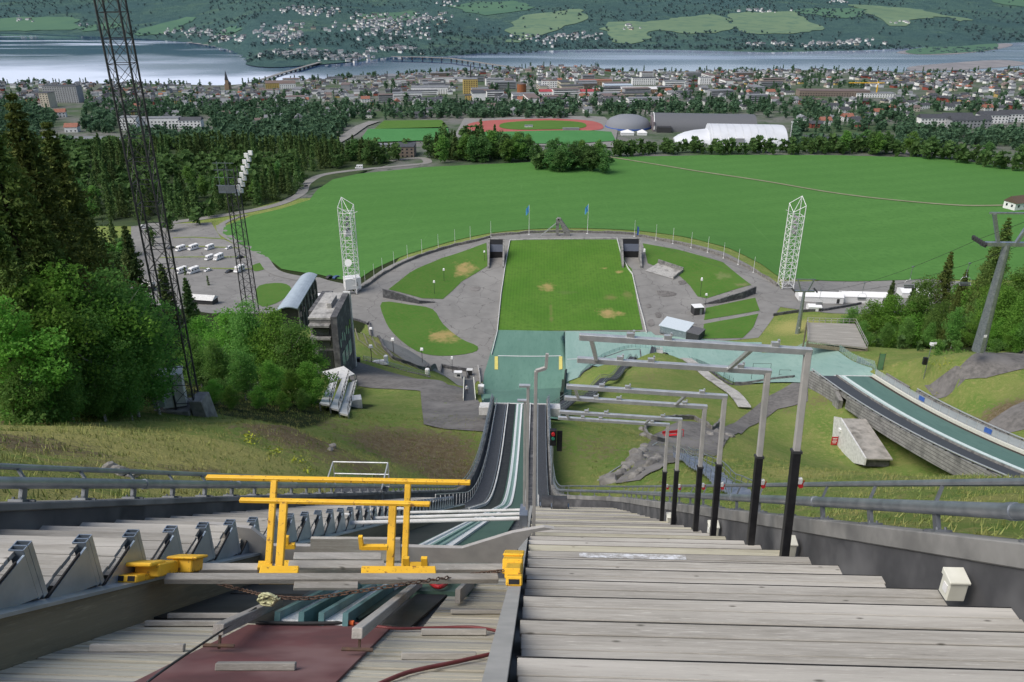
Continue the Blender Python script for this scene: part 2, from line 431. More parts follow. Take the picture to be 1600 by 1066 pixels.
MAT['leaf_far'] = leaf('distant_leaves', (0.081,0.144,0.075), (0.059,0.115,0.066), (0.122,0.196,0.093), trans=0.4)  # slightly bluish: distance haze put into the leaf colour

def rusty_yellow():
    m = MAT['yellow']; nt = m.node_tree; b = nt.nodes['Principled BSDF']; src = b.inputs['Base Color'].links[0].from_socket
    n = noise(nt, coords(nt), 16, 6, .7)
    nt.links.new(mixc(nt, ramp(nt, n, .575, .65), src, (.24,.11,.03)), b.inputs['Base Color'])
rusty_yellow()
def netmat(name, c, a):
    m, nt, b = newmat(name); b.inputs['Base Color'].default_value = rgba(c); b.inputs['Roughness'].default_value = .7
    t = nt.nodes.new('ShaderNodeBsdfTransparent'); x = nt.nodes.new('ShaderNodeMixShader'); x.inputs[0].default_value = a
    nt.links.new(t.outputs[0], x.inputs[1]); nt.links.new(b.outputs[0], x.inputs[2]); nt.links.new(x.outputs[0], nt.nodes['Material Output'].inputs[0]); return m
MAT['net'] = netmat('turquoise_netting', (.3,.48,.46), .4)
MAT['net_grey'] = netmat('grey_netting', (.42,.47,.5), .6)
MAT['bracket'] = M('bracket_steel', (.2,.215,.23), (.14,.15,.165), scale=5, rough=.5, metal=.5)

def board_concrete():
    m = M('board_marked_concrete', (.30,.295,.28), (.2,.198,.19), scale=1.2, rough=.9, bump=.2, bdist=.01, c3=(.14,.14,.135), s3=.4); nt = m.node_tree; b = nt.nodes['Principled BSDF']; src = b.inputs['Base Color'].links[0].from_socket
    w = nt.nodes.new('ShaderNodeTexWave'); w.bands_direction = 'Z'; w.inputs['Scale'].default_value = .55; w.inputs['Distortion'].default_value = .15
    nt.links.new(coords(nt, 'pos', (1,1,1), (R_(14),0,0)), w.inputs['Vector'])
    nt.links.new(mixc(nt, ramp(nt, w.outputs[0], .12, .02), src, (.085,.083,.08)), b.inputs['Base Color']); return m
MAT['concrete_board'] = board_concrete()

def cracked(m):
    nt = m.node_tree; b = nt.nodes['Principled BSDF']; src = b.inputs['Base Color'].links[0].from_socket
    v = coords(nt); n = nt.nodes.new('ShaderNodeTexNoise'); n.inputs['Scale'].default_value = .3; n.inputs['Detail'].default_value = 4; nt.links.new(v, n.inputs['Vector'])
    ad = nt.nodes.new('ShaderNodeVectorMath'); ad.operation = 'MULTIPLY_ADD'; ad.inputs[1].default_value = (5, 5, 0); nt.links.new(n.outputs['Color'], ad.inputs[0]); nt.links.new(v, ad.inputs[2])
    vo = nt.nodes.new('ShaderNodeTexVoronoi'); vo.feature = 'DISTANCE_TO_EDGE'; vo.voronoi_dimensions = '2D'; vo.inputs['Scale'].default_value = .085; nt.links.new(ad.outputs[0], vo.inputs['Vector'])
    nt.links.new(mixc(nt, ramp(nt, vo.outputs['Distance'], .014, .004), src, (.11,.105,.1)), b.inputs['Base Color'])
cracked(MAT['asphalt'])
MAT['mat_side'] = None
# ------------------------------------------------------------------ ground
def inpoly(px, py, poly):
    poly = np.asarray(poly); x, y = np.asarray(px), np.asarray(py)
    c = np.zeros(x.shape, bool); j = len(poly) - 1
    for i in range(len(poly)):
        xi, yi = poly[i][:2]; xj, yj = poly[j][:2]
        c ^= ((yi > y) != (yj > y)) & (x < (xj - xi) * (y - yi) / (yj - yi + 1e-12) + xi); j = i
    return c
def blob(x, y, cx, cy, rx, ry, rot=0):
    ca, sa = math.cos(rot), math.sin(rot); dx, dy = x - cx, y - cy
    u = (dx * ca + dy * sa) / rx; v = (-dx * sa + dy * ca) / ry
    return np.exp(-(u * u + v * v))
def grow(a, b, s): return list(np.arange(a, b, s))
_gx = grow(0, 90, 2) + grow(90, 400, 8)
_q = 400.
while _q < 6500: _gx.append(_q); _q += max(14, (_q - 300) * .06)
xs = np.array(sorted(set([-v for v in _gx] + _gx)))
ys = np.array(grow(-26, 160, 2) + grow(160, 560, 4) + grow(560, 1100, 12) + grow(1100, 2700, 25) + grow(2700, 9001, 60))
GX, GY = np.meshgrid(xs, ys)
GZ = H(GX, GY)
def fbm(x, y, s, seed=0):
    o = 0; a = 1
    rs = np.random.RandomState(seed)
    for k in range(4):
        for _ in range(3):
            t = rs.uniform(0, 6.28); ph = rs.uniform(0, 6.28)
            o = o + a * np.sin((x * math.cos(t) + y * math.sin(t)) / s * 6.28 + ph + 1.3 * np.sin((x * math.sin(t) - y * math.cos(t)) / s * 3.1 + ph)) / 3
        s /= 2.1; a *= .6
    return o
rr = np.hypot(GX, GY); az = np.arctan2(GX, np.maximum(GY, 1))
FARM = rr > (np.interp(az, NEAR_A, NEAR_R) + np.interp(az, FAR_A, FAR_R)) / 2
rough_near = (GY < 130) & (np.abs(GX) < 100) & ((GX < -7.5) | (GX > 5.5))
GZ = GZ + np.where(rough_near, .22 * fbm(GX, GY, 9, 3) * sm((np.minimum(np.abs(GX + 7), np.abs(GX - 5)) - 1) / 5), 0)
def H(x, y):
    x = np.asarray(x, float); y = np.asarray(y, float)
    i = np.clip(np.searchsorted(xs, x) - 1, 0, len(xs) - 2); j = np.clip(np.searchsorted(ys, y) - 1, 0, len(ys) - 2)
    u = np.clip((x - xs[i]) / (xs[i+1] - xs[i]), 0, 1); v = np.clip((y - ys[j]) / (ys[j+1] - ys[j]), 0, 1)
    return GZ[j, i] * (1-u) * (1-v) + GZ[j, i+1] * u * (1-v) + GZ[j+1, i] * (1-u) * v + GZ[j+1, i+1] * u * v
def zone_blobs(lst):
    z = np.zeros(GX.shape)
    for px, py, rx, ry, rot, a in lst:
        p = T(px, py); z = np.maximum(z, a * blob(GX, GY, p[0], p[1], rx, ry, rot))
    return z
ZR = zone_blobs([(660,705,7,9,.2,1),(610,690,6,8,0,.9),(700,735,5,6,0,.95),(450,675,5,5,.3,.9),(560,730,5,6,0,.6),(480,655,4,4,0,.7),(930,700,5,7,0,.45),
    (1010,590,8,14,0,.35),(20,690,5,4,0,.8),(10,660,6,3,0,.7),(330,745,3,3,0,.7),(180,735,2.5,2,0,.6),(1300,620,8,5,0,.5),(1230,640,6,4,0,.4),(1580,640,6,4,0,.9),(1340,790,3,3,0,.4)])
ZD = zone_blobs([(230,705,26,13,0,.75),(520,700,10,10,0,.5),(1000,640,9,12,0,.45),(200,690,13,5,0,.9),(60,665,9,5,0,.9),(350,700,8,5,0,.7),(150,790,5,4,0,.8),(300,775,6,4,0,.7),(620,610,8,4,0,.3),(1000,580,14,14,0,.35),
    (620,545,16,22,0,.55),(1450,790,8,4,0,.6),(1250,740,7,6,0,.6),(1330,700,6,6,0,.5),(1250,510,14,12,0,.8),(940,560,10,10,0,.7),(1550,800,4,4,0,.5)])
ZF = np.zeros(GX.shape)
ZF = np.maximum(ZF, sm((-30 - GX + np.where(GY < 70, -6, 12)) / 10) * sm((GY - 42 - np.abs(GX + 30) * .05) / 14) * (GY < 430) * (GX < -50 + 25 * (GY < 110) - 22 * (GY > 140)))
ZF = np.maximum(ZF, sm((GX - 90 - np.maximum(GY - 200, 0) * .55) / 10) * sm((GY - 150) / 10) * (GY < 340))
def grid_mesh(name, mask, mats):
    H_, W_ = GX.shape
    idx = -np.ones(GX.shape, int)
    fm = mask[:-1, :-1] & mask[1:, :-1] & mask[:-1, 1:] & mask[1:, 1:]
    use = np.zeros(GX.shape, bool)
    use[:-1, :-1] |= fm; use[1:, :-1] |= fm; use[:-1, 1:] |= fm; use[1:, 1:] |= fm
    idx[use] = np.arange(use.sum())
    vs = np.stack([GX[use], GY[use], GZ[use]], -1)
    fi, fj = np.nonzero(fm)
    fs = np.stack([idx[fi, fj], idx[fi, fj+1], idx[fi+1, fj+1], idx[fi+1, fj]], -1)
    me = bpy.data.meshes.new(name); me.from_pydata(vs.tolist(), [], fs.tolist())
    for m in mats: me.materials.append(m)
    at = me.color_attributes.new('zone', 'FLOAT_COLOR', 'POINT')
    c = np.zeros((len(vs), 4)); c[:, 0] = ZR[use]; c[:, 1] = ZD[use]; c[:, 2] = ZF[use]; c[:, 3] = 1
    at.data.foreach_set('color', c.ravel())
    me.polygons.foreach_set('use_smooth', [True] * len(fs))
    o = bpy.data.objects.new(name, me); COL.objects.link(o); tag(o, kind='structure'); return o
def ground_mat():
    m, nt, b = newmat('hillside_ground'); b.inputs['Roughness'].default_value = .95; b.inputs['Specular IOR Level'].default_value = .1
    at = nt.nodes.new('ShaderNodeAttribute'); at.attribute_name = 'zone'
    sp = nt.nodes.new('ShaderNodeSeparateColor'); nt.links.new(at.outputs['Color'], sp.inputs[0])
    v = coords(nt)
    nA = noise(nt, v, .16, 6, .65); nB = noise(nt, v, 1.3, 8, .7); nC = noise(nt, v, 5.5, 6, .7); nD = noise(nt, v, .05, 3)
    grass = mixc(nt, ramp(nt, nA, .38, .62), (.13,.205,.045), (.2,.235,.07))
    grass = mixc(nt, ramp(nt, nB, .5, .68), grass, (.28,.265,.1))
    grass = mixc(nt, ramp(nt, nC, .55, .7), grass, (.09,.15,.034))
    dry = mixc(nt, ramp(nt, nB, .35, .65), (.4,.36,.135), (.27,.275,.09))
    dry = mixc(nt, ramp(nt, nC, .5, .7), dry, (.21,.225,.07))
    rock = mixc(nt, ramp(nt, nB, .38, .62), (.115,.08,.045), (.18,.15,.085))
    rock = mixc(nt, ramp(nt, nC, .56, .68), rock, (.30,.285,.24))
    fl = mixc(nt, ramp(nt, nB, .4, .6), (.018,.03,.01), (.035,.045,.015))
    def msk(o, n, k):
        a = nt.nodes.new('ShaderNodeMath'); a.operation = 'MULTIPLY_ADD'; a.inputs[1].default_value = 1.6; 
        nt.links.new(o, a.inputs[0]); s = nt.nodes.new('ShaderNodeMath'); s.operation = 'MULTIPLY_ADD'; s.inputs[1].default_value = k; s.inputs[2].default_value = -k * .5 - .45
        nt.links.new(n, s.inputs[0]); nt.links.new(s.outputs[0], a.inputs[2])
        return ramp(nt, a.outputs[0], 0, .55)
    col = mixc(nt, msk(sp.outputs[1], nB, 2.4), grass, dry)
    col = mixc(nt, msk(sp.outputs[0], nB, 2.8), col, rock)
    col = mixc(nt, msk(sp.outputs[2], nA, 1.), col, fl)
    nt.links.new(col, b.inputs['Base Color'])
    ad = nt.nodes.new('ShaderNodeMath'); ad.operation = 'ADD'; nt.links.new(nB, ad.inputs[0]); nt.links.new(nC, ad.inputs[1])
    bumpn(nt, b, ad.outputs[0], .9, .25)
    return m
def town_mat():
    m, nt, b = newmat('valley_ground'); b.inputs['Roughness'].default_value = .95; b.inputs['Specular IOR Level'].default_value = .1
    v = coords(nt)
    n1 = noise(nt, v, .012, 5, .6); n2 = noise(nt, v, .06, 5, .7)
    col = mixc(nt, ramp(nt, n1, .4, .6), (.06,.095,.045), (.15,.15,.14))
    col = mixc(nt, ramp(nt, n2, .52, .66), col, (.045,.075,.04))
    nt.links.new(col, b.inputs['Base Color']); return m
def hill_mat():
    m, nt, b = newmat('hazed_hill_forest'); b.inputs['Roughness'].default_value = 1; b.inputs['Specular IOR Level'].default_value = 0
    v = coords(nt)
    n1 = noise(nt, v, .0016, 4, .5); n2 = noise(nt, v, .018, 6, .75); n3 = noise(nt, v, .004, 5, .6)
    col = mixc(nt, ramp(nt, n1, .35, .65), (.062,.115,.118), (.075,.135,.118))  # distance haze and tree shading are mixed into this blue-green base colour
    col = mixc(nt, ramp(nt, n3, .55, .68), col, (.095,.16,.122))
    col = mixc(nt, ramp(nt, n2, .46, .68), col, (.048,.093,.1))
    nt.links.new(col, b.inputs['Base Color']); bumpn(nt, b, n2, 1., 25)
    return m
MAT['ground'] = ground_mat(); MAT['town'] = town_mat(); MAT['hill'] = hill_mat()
ring1 = GY <= 560
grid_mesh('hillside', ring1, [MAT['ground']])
i0 = int(np.argmax(ys > 560)) - 1
grid_mesh('valley_floor', (GY >= ys[i0]) & ~FARM, [MAT['town']])
fm2 = FARM.copy()
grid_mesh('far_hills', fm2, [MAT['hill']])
# lake
def lake_mat():
    m, nt, b = newmat('lake_water')
    v = coords(nt, 'pos', (.0011, .0042, 1)); v2 = coords(nt, 'pos', (.006, .02, 1))
    n = noise(nt, v, 1.0, 5, .55); n2 = noise(nt, coords(nt, 'pos', (.05, .14, .1)), 1, 3)
    tx = nt.nodes.new('ShaderNodeSeparateXYZ'); g = nt.nodes.new('ShaderNodeNewGeometry'); nt.links.new(g.outputs['Position'], tx.inputs[0])
    # sky reflection put into the water colour: bright ruffled west, dark calm middle, pale east
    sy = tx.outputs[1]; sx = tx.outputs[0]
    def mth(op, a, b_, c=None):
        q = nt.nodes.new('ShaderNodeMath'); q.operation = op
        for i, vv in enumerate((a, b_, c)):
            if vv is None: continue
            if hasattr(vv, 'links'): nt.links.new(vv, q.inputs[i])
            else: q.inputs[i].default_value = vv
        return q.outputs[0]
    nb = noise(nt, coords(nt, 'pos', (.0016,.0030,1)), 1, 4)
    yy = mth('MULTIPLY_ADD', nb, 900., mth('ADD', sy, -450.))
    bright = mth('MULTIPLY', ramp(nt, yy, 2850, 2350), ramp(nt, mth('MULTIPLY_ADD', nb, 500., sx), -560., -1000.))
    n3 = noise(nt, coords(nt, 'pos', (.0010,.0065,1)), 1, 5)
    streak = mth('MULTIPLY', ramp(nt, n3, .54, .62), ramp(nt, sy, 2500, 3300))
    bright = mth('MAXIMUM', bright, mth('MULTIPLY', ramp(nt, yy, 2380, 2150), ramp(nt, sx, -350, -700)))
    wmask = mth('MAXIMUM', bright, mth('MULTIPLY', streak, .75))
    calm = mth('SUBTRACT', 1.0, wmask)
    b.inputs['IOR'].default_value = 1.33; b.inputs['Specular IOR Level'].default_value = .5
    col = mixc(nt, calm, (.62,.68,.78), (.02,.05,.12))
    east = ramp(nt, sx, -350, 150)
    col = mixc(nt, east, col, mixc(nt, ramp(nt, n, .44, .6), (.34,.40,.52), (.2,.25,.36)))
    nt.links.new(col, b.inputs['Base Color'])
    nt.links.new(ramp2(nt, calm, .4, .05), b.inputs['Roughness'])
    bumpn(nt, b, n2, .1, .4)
    return m
MAT['lake'] = lake_mat()
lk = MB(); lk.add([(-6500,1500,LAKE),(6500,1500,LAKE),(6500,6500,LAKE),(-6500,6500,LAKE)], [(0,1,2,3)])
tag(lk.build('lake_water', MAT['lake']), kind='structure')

# ------------------------------------------------------------------ draped sheets
def dens(poly, step, closed=True):
    out = []
    n = len(poly)
    for i in range(n if closed else n - 1):
        a = V3(poly[i]); c = V3(poly[(i+1) % n]); k = max(1, int(np.linalg.norm(c - a) / step))
        for j in range(k): out.append(a + (c - a) * j / k)
    if not closed: out.append(V3(poly[-1]))
    return out
def curve(pts, n=6, closed=False):
    """Catmull-Rom through points"""
    P = [V3(p) for p in pts]; L = len(P); out = []
    for i in range(L if closed else L - 1):
        if closed: a, b, c, d = P[(i-1) % L], P[i], P[(i+1) % L], P[(i+2) % L]
        else: a, b, c, d = P[max(i-1,0)], P[i], P[i+1], P[min(i+2,L-1)]
        for k in range(n):
            t = k / n
            out.append(.5*((2*b)+(-a+c)*t+(2*a-5*b+4*c-d)*t*t+(-a+3*b-3*c+d)*t**3))
    if not closed: out.append(P[-1])
    return out
def sheet(name, xy, mat, off=.08, step=4., kind='structure'):
    bm = bmesh.new()
    vs = [bm.verts.new((p[0], p[1], 0)) for p in xy]
    f = bm.faces.new(vs)
    bmesh.ops.triangulate(bm, faces=[f], ngon_method='EAR_CLIP')
    A = np.array([(p[0], p[1]) for p in xy]); mn, mx = A.min(0), A.max(0)
    for ax in (0, 1):
        nrm = (1,0,0) if ax == 0 else (0,1,0)
        for c in np.arange(math.ceil(mn[ax]/step)*step, mx[ax], step):
            bmesh.ops.bisect_plane(bm, geom=bm.verts[:]+bm.edges[:]+bm.faces[:], plane_co=(c if ax==0 else 0, c if ax==1 else 0, 0), plane_no=nrm, dist=1e-5)
    co = np.array([v.co[:] for v in bm.verts]); z = H(co[:, 0], co[:, 1]) + off
    for v, zz in zip(bm.verts, z): v.co.z = zz
    bmesh.ops.recalc_face_normals(bm, faces=bm.faces)
    me = bpy.data.meshes.new(name); bm.to_mesh(me); bm.free()
    me.materials.append(mat); me.polygons.foreach_set('use_smooth', [True]*len(me.polygons))
    if len(me.polygons) and me.polygons[0].normal.z < 0: me.flip_normals()
    o = bpy.data.objects.new(name, me); COL.objects.link(o)
    if kind: o['kind'] = kind
    return o
def pxw(pts): return [T(*p) for p in pts]
def rough_edge(P, amp, step):
    P = dens(P, step); A = np.array(P)[:, :2]; n = len(A); out = []
    for i in range(n):
        d = A[(i+1) % n] - A[i-1]; d = d / (np.linalg.norm(d) + 1e-9); k = amp * (math.sin(i * .9) * .5 + rnd.uniform(-1, 1) * .7)
        out.append(A[i] + np.array([-d[1], d[0]]) * k)
    return out
def psheet(name, pts, mat, off=.08, step=4., smooth=0, kind='structure'):
    if name == 'far_field':
        return sheet(name, rough_edge(pxw([tuple(p) for p in curve(pts, smooth, True)]), 26, 45), mat, 2.0, step, kind)
    if smooth: pts = [tuple(p) for p in curve(pts, smooth, True)]
    return sheet(name, pxw(pts), mat, off, step, kind)
def ribbon_xy(path, w):
    P = [V3(p)[:2] for p in path]; L = []; R = []
    for i, p in enumerate(P):
        d = P[min(i+1, len(P)-1)] - P[max(i-1, 0)]; d /= np.linalg.norm(d) + 1e-9; nrm = np.array([-d[1], d[0]])
        ww = w[i] if hasattr(w, '__len__') else w
        L.append(p + nrm * ww / 2); R.append(p - nrm * ww / 2)
    return L, R
def strip(name, path, w, mat, off=.1, across=2, kind='structure'):
    L, R = ribbon_xy(path, w); vs = []; fs = []
    for l, r in zip(L, R):
        for k in range(across + 1):
            q = l + (r - l) * k / across; vs.append((q[0], q[1]))
    A = np.array(vs); z = H(A[:, 0], A[:, 1]) + off; n = across + 1
    for i in range(len(L) - 1):
        for k in range(across): fs.append((i*n+k, i*n+k+1, (i+1)*n+k+1, (i+1)*n+k))
    m = MB(); m.add([(a[0], a[1], zz) for a, zz in zip(A, z)], fs)
    o = m.build(name, mat, smooth=True)
    if o.data.polygons[0].normal.z < 0: o.data.flip_normals()
    if kind: o['kind'] = kind
    return o
def grass_mat(name, a, b_, c, s1=.05, s2=.8, stripes=0, patches=None, pr=.5):
    m, nt, b = newmat(name); b.inputs['Roughness'].default_value = .95; b.inputs['Specular IOR Level'].default_value = .1
    v = coords(nt); n1 = noise(nt, v, s1, 5, .6); n2 = noise(nt, v, s2, 6, .7)
    col = mixc(nt, ramp(nt, n1, .35, .65), a, b_); col = mixc(nt, ramp(nt, n2, .45, .7), col, c)
    if stripes:
        w = nt.nodes.new('ShaderNodeTexWave'); w.inputs['Scale'].default_value = stripes; w.inputs['Distortion'].default_value = 1.2
        w.inputs['Detail'].default_value = 2
        nt.links.new(coords(nt, 'pos', (1, .02, .02)), w.inputs['Vector'])
        col = mixc(nt, ramp2(nt, w.outputs[0], 0, .22), col, tuple(x * 1.5 for x in a))
    for (x, y, rx, ry, cc, k) in patches or []:
        mp = nt.nodes.new('ShaderNodeMapping'); mp.inputs['Location'].default_value = (-x / rx, -y / ry, 0); mp.inputs['Scale'].default_value = (1 / rx, 1 / ry, 0)
        g = nt.nodes.new('ShaderNodeNewGeometry'); nt.links.new(g.outputs['Position'], mp.inputs[0])
        ln = nt.nodes.new('ShaderNodeVectorMath'); ln.operation = 'LENGTH'; nt.links.new(mp.outputs[0], ln.inputs[0])
        ad = nt.nodes.new('ShaderNodeMath'); ad.operation = 'MULTIPLY_ADD'; ad.inputs[1].default_value = 2.2
        nt.links.new(noise(nt, v, .22, 5, .65), ad.inputs[0]); nt.links.new(ln.outputs['Value'], ad.inputs[2])
        f = nt.nodes.new('ShaderNodeMath'); f.operation = 'MULTIPLY'; f.inputs[1].default_value = k
        nt.links.new(ramp(nt, ad.outputs[0], 1.9, 1.3), f.inputs[0])
        col = mixc(nt, f.outputs[0], col, cc)
    nt.links.new(col, b.inputs['Base Color']); bumpn(nt, b, n2, .5, .15)
    return m
def wpatch(px, py, wx, wy, c, k=.9):
    p = T(px, py); a = T(px + wx, py); e = T(px, py - wy)
    return (p[0], p[1], abs(a[0] - p[0]) + .5, abs(e[1] - p[1]) + .5, c, k)
TAN = (.33,.25,.105)
def field_mat():
    m = grass_mat('green_field', (.068,.175,.04), (.082,.198,.048), (.06,.155,.037), .006, .3)
    nt = m.node_tree; b = nt.nodes['Principled BSDF']; src = b.inputs['Base Color'].links[0].from_socket
    v = coords(nt, 'pos', (1,1,1), (0,0,R_(70)))
    w = nt.nodes.new('ShaderNodeTexWave'); w.inputs['Scale'].default_value = .012; w.inputs['Distortion'].default_value = 2; nt.links.new(v, w.inputs['Vector'])
    n = noise(nt, coords(nt, 'pos', (.4,.012,.1), (0,0,R_(-14))), 1, 3)
    col = mixc(nt, ramp(nt, n, .63, .75), src, (.085,.2,.052))
    col = mixc(nt, ramp2(nt, w.outputs[0], 0, .3), col, (.056,.148,.034))
    nt.links.new(col, b.inputs['Base Color']); return m
MAT['field'] = field_mat()
MAT['bank'] = grass_mat('bank_grass', (.06,.145,.024), (.08,.165,.032), (.095,.15,.036), .08, .7,
    patches=[wpatch(725,422,24,16,TAN), wpatch(692,527,32,15,TAN), wpatch(1130,432,18,7,(.17,.2,.08),.7), wpatch(1160,445,16,4,(.19,.19,.09),.7)])
MAT['lawn'] = grass_mat('outrun_grass', (.062,.15,.02), (.092,.18,.03), (.058,.125,.022), .05, .5, stripes=.22,
    patches=[wpatch(855,448,15,11,TAN,.8), wpatch(966,426,8,3,TAN,.9), wpatch(980,462,10,12,(.16,.17,.06),.7), wpatch(950,490,26,9,TAN,1), wpatch(952,466,12,6,(.17,.17,.06),.7),
      wpatch(885,458,24,4,(.11,.16,.05),.5), wpatch(861,490,3,22,(.16,.17,.06),.6), wpatch(945,420,8,2,TAN,.7)])
def mat_mat(name, a, b_, c):
    m, nt, b = newmat(name); b.inputs['Roughness'].default_value = .7
    n1 = noise(nt, coords(nt, 'pos', (.25,.05,.05)), 1, 5, .65); n2 = noise(nt, coords(nt, 'pos', (1.2,.25,.25)), 1, 5, .7)
    col = mixc(nt, ramp(nt, n1, .35, .65), a, b_); col = mixc(nt, ramp(nt, n2, .52, .72), col, c)
    w = nt.nodes.new('ShaderNodeTexWave'); w.bands_direction = 'Y'; w.inputs['Scale'].default_value = .55; w.inputs['Distortion'].default_value = .6
    nt.links.new(coords(nt), w.inputs['Vector'])
    col = mixc(nt, ramp2(nt, w.outputs[0], 0, .16), col, tuple(x * .6 for x in a))
    nt.links.new(col, b.inputs['Base Color']); return m
MAT['mat_dark'] = mat_mat('dark_green_matting', (.095,.2,.15), (.12,.235,.18), (.078,.17,.128))
MAT['mat_light'] = mat_mat('pale_turquoise_matting', (.21,.335,.29), (.26,.38,.335), (.175,.29,.25))
MAT['mat_side'] = mat_mat('pale_green_inrun_matting', (.075,.15,.125), (.095,.18,.15), (.062,.128,.105))
MAT['mat_mid'] = mat_mat('green_inrun_matting', (.05,.105,.08), (.062,.125,.095), (.042,.09,.07))

psheet('field_grass', [(350,354),(395,337),(440,327),(484,313),(497,296),(520,281),(560,272),(660,262),(810,255),(945,252),(960,246),(1100,243),(1300,243),(1460,246),(1600,265),(1780,285),(1780,440),(1450,437),(1260,437),(1222,437),
    (1190,414),(1140,389),(1065,370),(995,361),(880,357),(765,365),(700,379),(640,397),(580,424),(556,440),(500,430),(440,421),(412,400),(372,384),(348,366)], MAT['field'], .3, 12)
strip('dirt_path', curve(pxw([(948,245),(1020,257),(1100,270),(1200,285),(1300,302),(1400,314),(1500,322),(1572,322)]), 6), 3.4, MAT['dirt'], .6)
strip('road', curve(pxw([(230,352),(300,344),(385,331),(440,318),(470,303),(478,288),(500,275),(540,268),(600,262),(655,257)]), 6), 8, MAT['road'], .25)
strip('road', curve(pxw([(655,257),(668,254),(662,248),(640,248),(610,252)]), 6), 8, MAT['road'], .22)
strip('path', curve(pxw([(345,352),(350,365),(380,384),(408,402),(428,425),(470,436)]), 6), 6, MAT['road'], .3)
strip('path', curve(pxw([(385,336),(360,344),(345,352)]), 4), 4, MAT['road'], .28)
psheet('parking_lot', [(205,352),(330,348),(345,372),(400,398),(425,425),(500,434),(548,446),(556,470),(520,480),(470,470),(420,490),(330,490),(200,470)], MAT['asphalt'], .1, 5)
for a in [[(270,372),(300,371),(355,374)],[(265,387),(300,385),(375,388)],[(250,403),(300,402),(385,402)],[(245,421),(300,419),(400,421)]]:
    strip('parking_strip', dens(pxw(a), 6, False), 1.8, MAT['ground'], .2)
psheet('grass_island', [(395,415),(412,411),(420,417),(408,423),(397,424)], MAT['bank'], .22, 3, 3)
psheet('grass_island', [(405,447),(440,443),(455,452),(440,470),(410,480),(400,465)], MAT['bank'], .22, 3, 3)
psheet('stadium_path', [(541,492),(542,470),(560,447),(600,420),(640,402),(700,384),(770,370),(880,364),(990,366),(1060,377),(1130,394),(1180,420),(1218,447),(1226,470),(1206,500),(1185,528),(1120,534),(1003,524),(1000,518),(780,519),(768,545),(763,598),(745,596),(690,586),(640,570),(598,542),(574,507)], MAT['asphalt'], .12, 4)
psheet('forecourt', [(1222,440),(1300,437),(1450,437),(1500,440),(1500,490),(1300,490),(1218,480)], MAT['asphalt'], .13, 4)
psheet('bank_grass', [(607,453),(640,427),(690,404),(760,380),(762,416),(722,440),(692,468),(660,467)], MAT['bank'], .26, 3, 0)
psheet('lawn_grass', [(597,473),(640,477),(676,484),(692,507),(720,530),(746,542),(738,552),(690,557),(650,549),(615,522),(600,497)], MAT['bank'], .26, 3, 3)
psheet('outrun_grass', [(797,377),(964,375),(979,413),(987,421),(1004,516),(778,518),(789,420)], MAT['lawn'], .26, 3)
psheet('bank_grass', [(1004,381),(1060,391),(1130,411),(1174,446),(1104,467),(1090,464),(1078,447),(1062,432),(1012,412)], MAT['bank'], .26, 3)
psheet('lawn_grass', [(1103,482),(1180,466),(1187,486),(1100,501)], MAT['bank'], .26, 3)
psheet('lawn_grass', [(1100,507),(1185,491),(1177,512),(1160,529),(1096,530)], MAT['bank'], .26, 3)
large = [(-7,93.5),(3,93.5),(6,120),(9,190),(11,240),(11,290),(11.5,311),(-17.2,311),(-20,270),(-19,240),(-16,190),(-9,120)]
sheet('landing_slope', large, MAT['mat_dark'], .3, 3)
psheet('landing_slope', [(883,519),(1030,525),(1120,533),(1190,536),(1215,560),(1225,585),(1215,598),(1160,600),(1110,578),(1080,563),(1030,549),(990,545),(960,552),(925,572),(906,590),(885,598)], MAT['mat_light'], .33, 3)
nl = [(61.3,150.6),(55,165),(48,185),(43,210),(36,238),(26,258),(14,285),(12,311),(48,311),(62,272),(68,240),(70.5,208),(71,190),(72,176),(71.2,165),(70.2,150.6)]
sheet('landing_slope', nl, MAT['mat_light'], .4, 3)
for pts in [[(1026,455),(1052,457),(1056,462),(1034,464)],[(1010,477),(1016,476),(1017,481),(1011,482)],[(1024,490),(1032,489),(1033,496),(1026,497)],[(1012,502),(1020,500),(1022,509),(1013,510)],[(735,450),(750,449),(748,455),(737,455)],[(1060,440),(1070,439),(1072,444),(1062,445)]]:
    psheet('asphalt_patch', pts, MAT['gravel'], .3, 3, 2)
def pline(name, pts, w, mat, off): return strip(name, dens(pxw(pts), 3, False), w, mat, off)
pline('distance_line', [(778,557.5),(876,557.5)], .5, MAT['white'], .42)
pline('distance_line', [(886,563),(944,563)], .5, MAT['white'], .45)
ym = M('yellow_marking', (.62,.55,.16), (.55,.48,.13), scale=1)
for x in (775.5, 876): 
    a = T(x, 579); c = T(x, 558.5); strip('distance_mark', [a, (a + c) / 2, c], 1.3, ym, .46)
psheet('service_path', [(545,562),(575,571),(640,590),(700,602),(722,607),(748,628),(763,645),(764,676),(700,672),(662,664),(657,612),(560,604),(545,592)], MAT['gravel'], .12, 2)
psheet('service_path', [(1010,700),(1022,680),(1050,664),(1085,660),(1120,668),(1160,652),(1200,620),(1240,598),(1262,602),(1262,628),(1215,640),(1170,668),(1135,690),(1120,712),(1060,722),(1030,735),(1000,752),(960,757),(985,735)], MAT['gravel'], .15, 2)
psheet('gravel_road', [(1444,603),(1500,574),(1600,546),(1700,522),(1700,552),(1600,577),(1540,592),(1490,612),(1462,625)], MAT['gravel'], .14, 2)
psheet('gravel_road', [(1535,668),(1600,628),(1660,600),(1660,640),(1600,672),(1560,680)], MAT['gravel'], .14, 2)
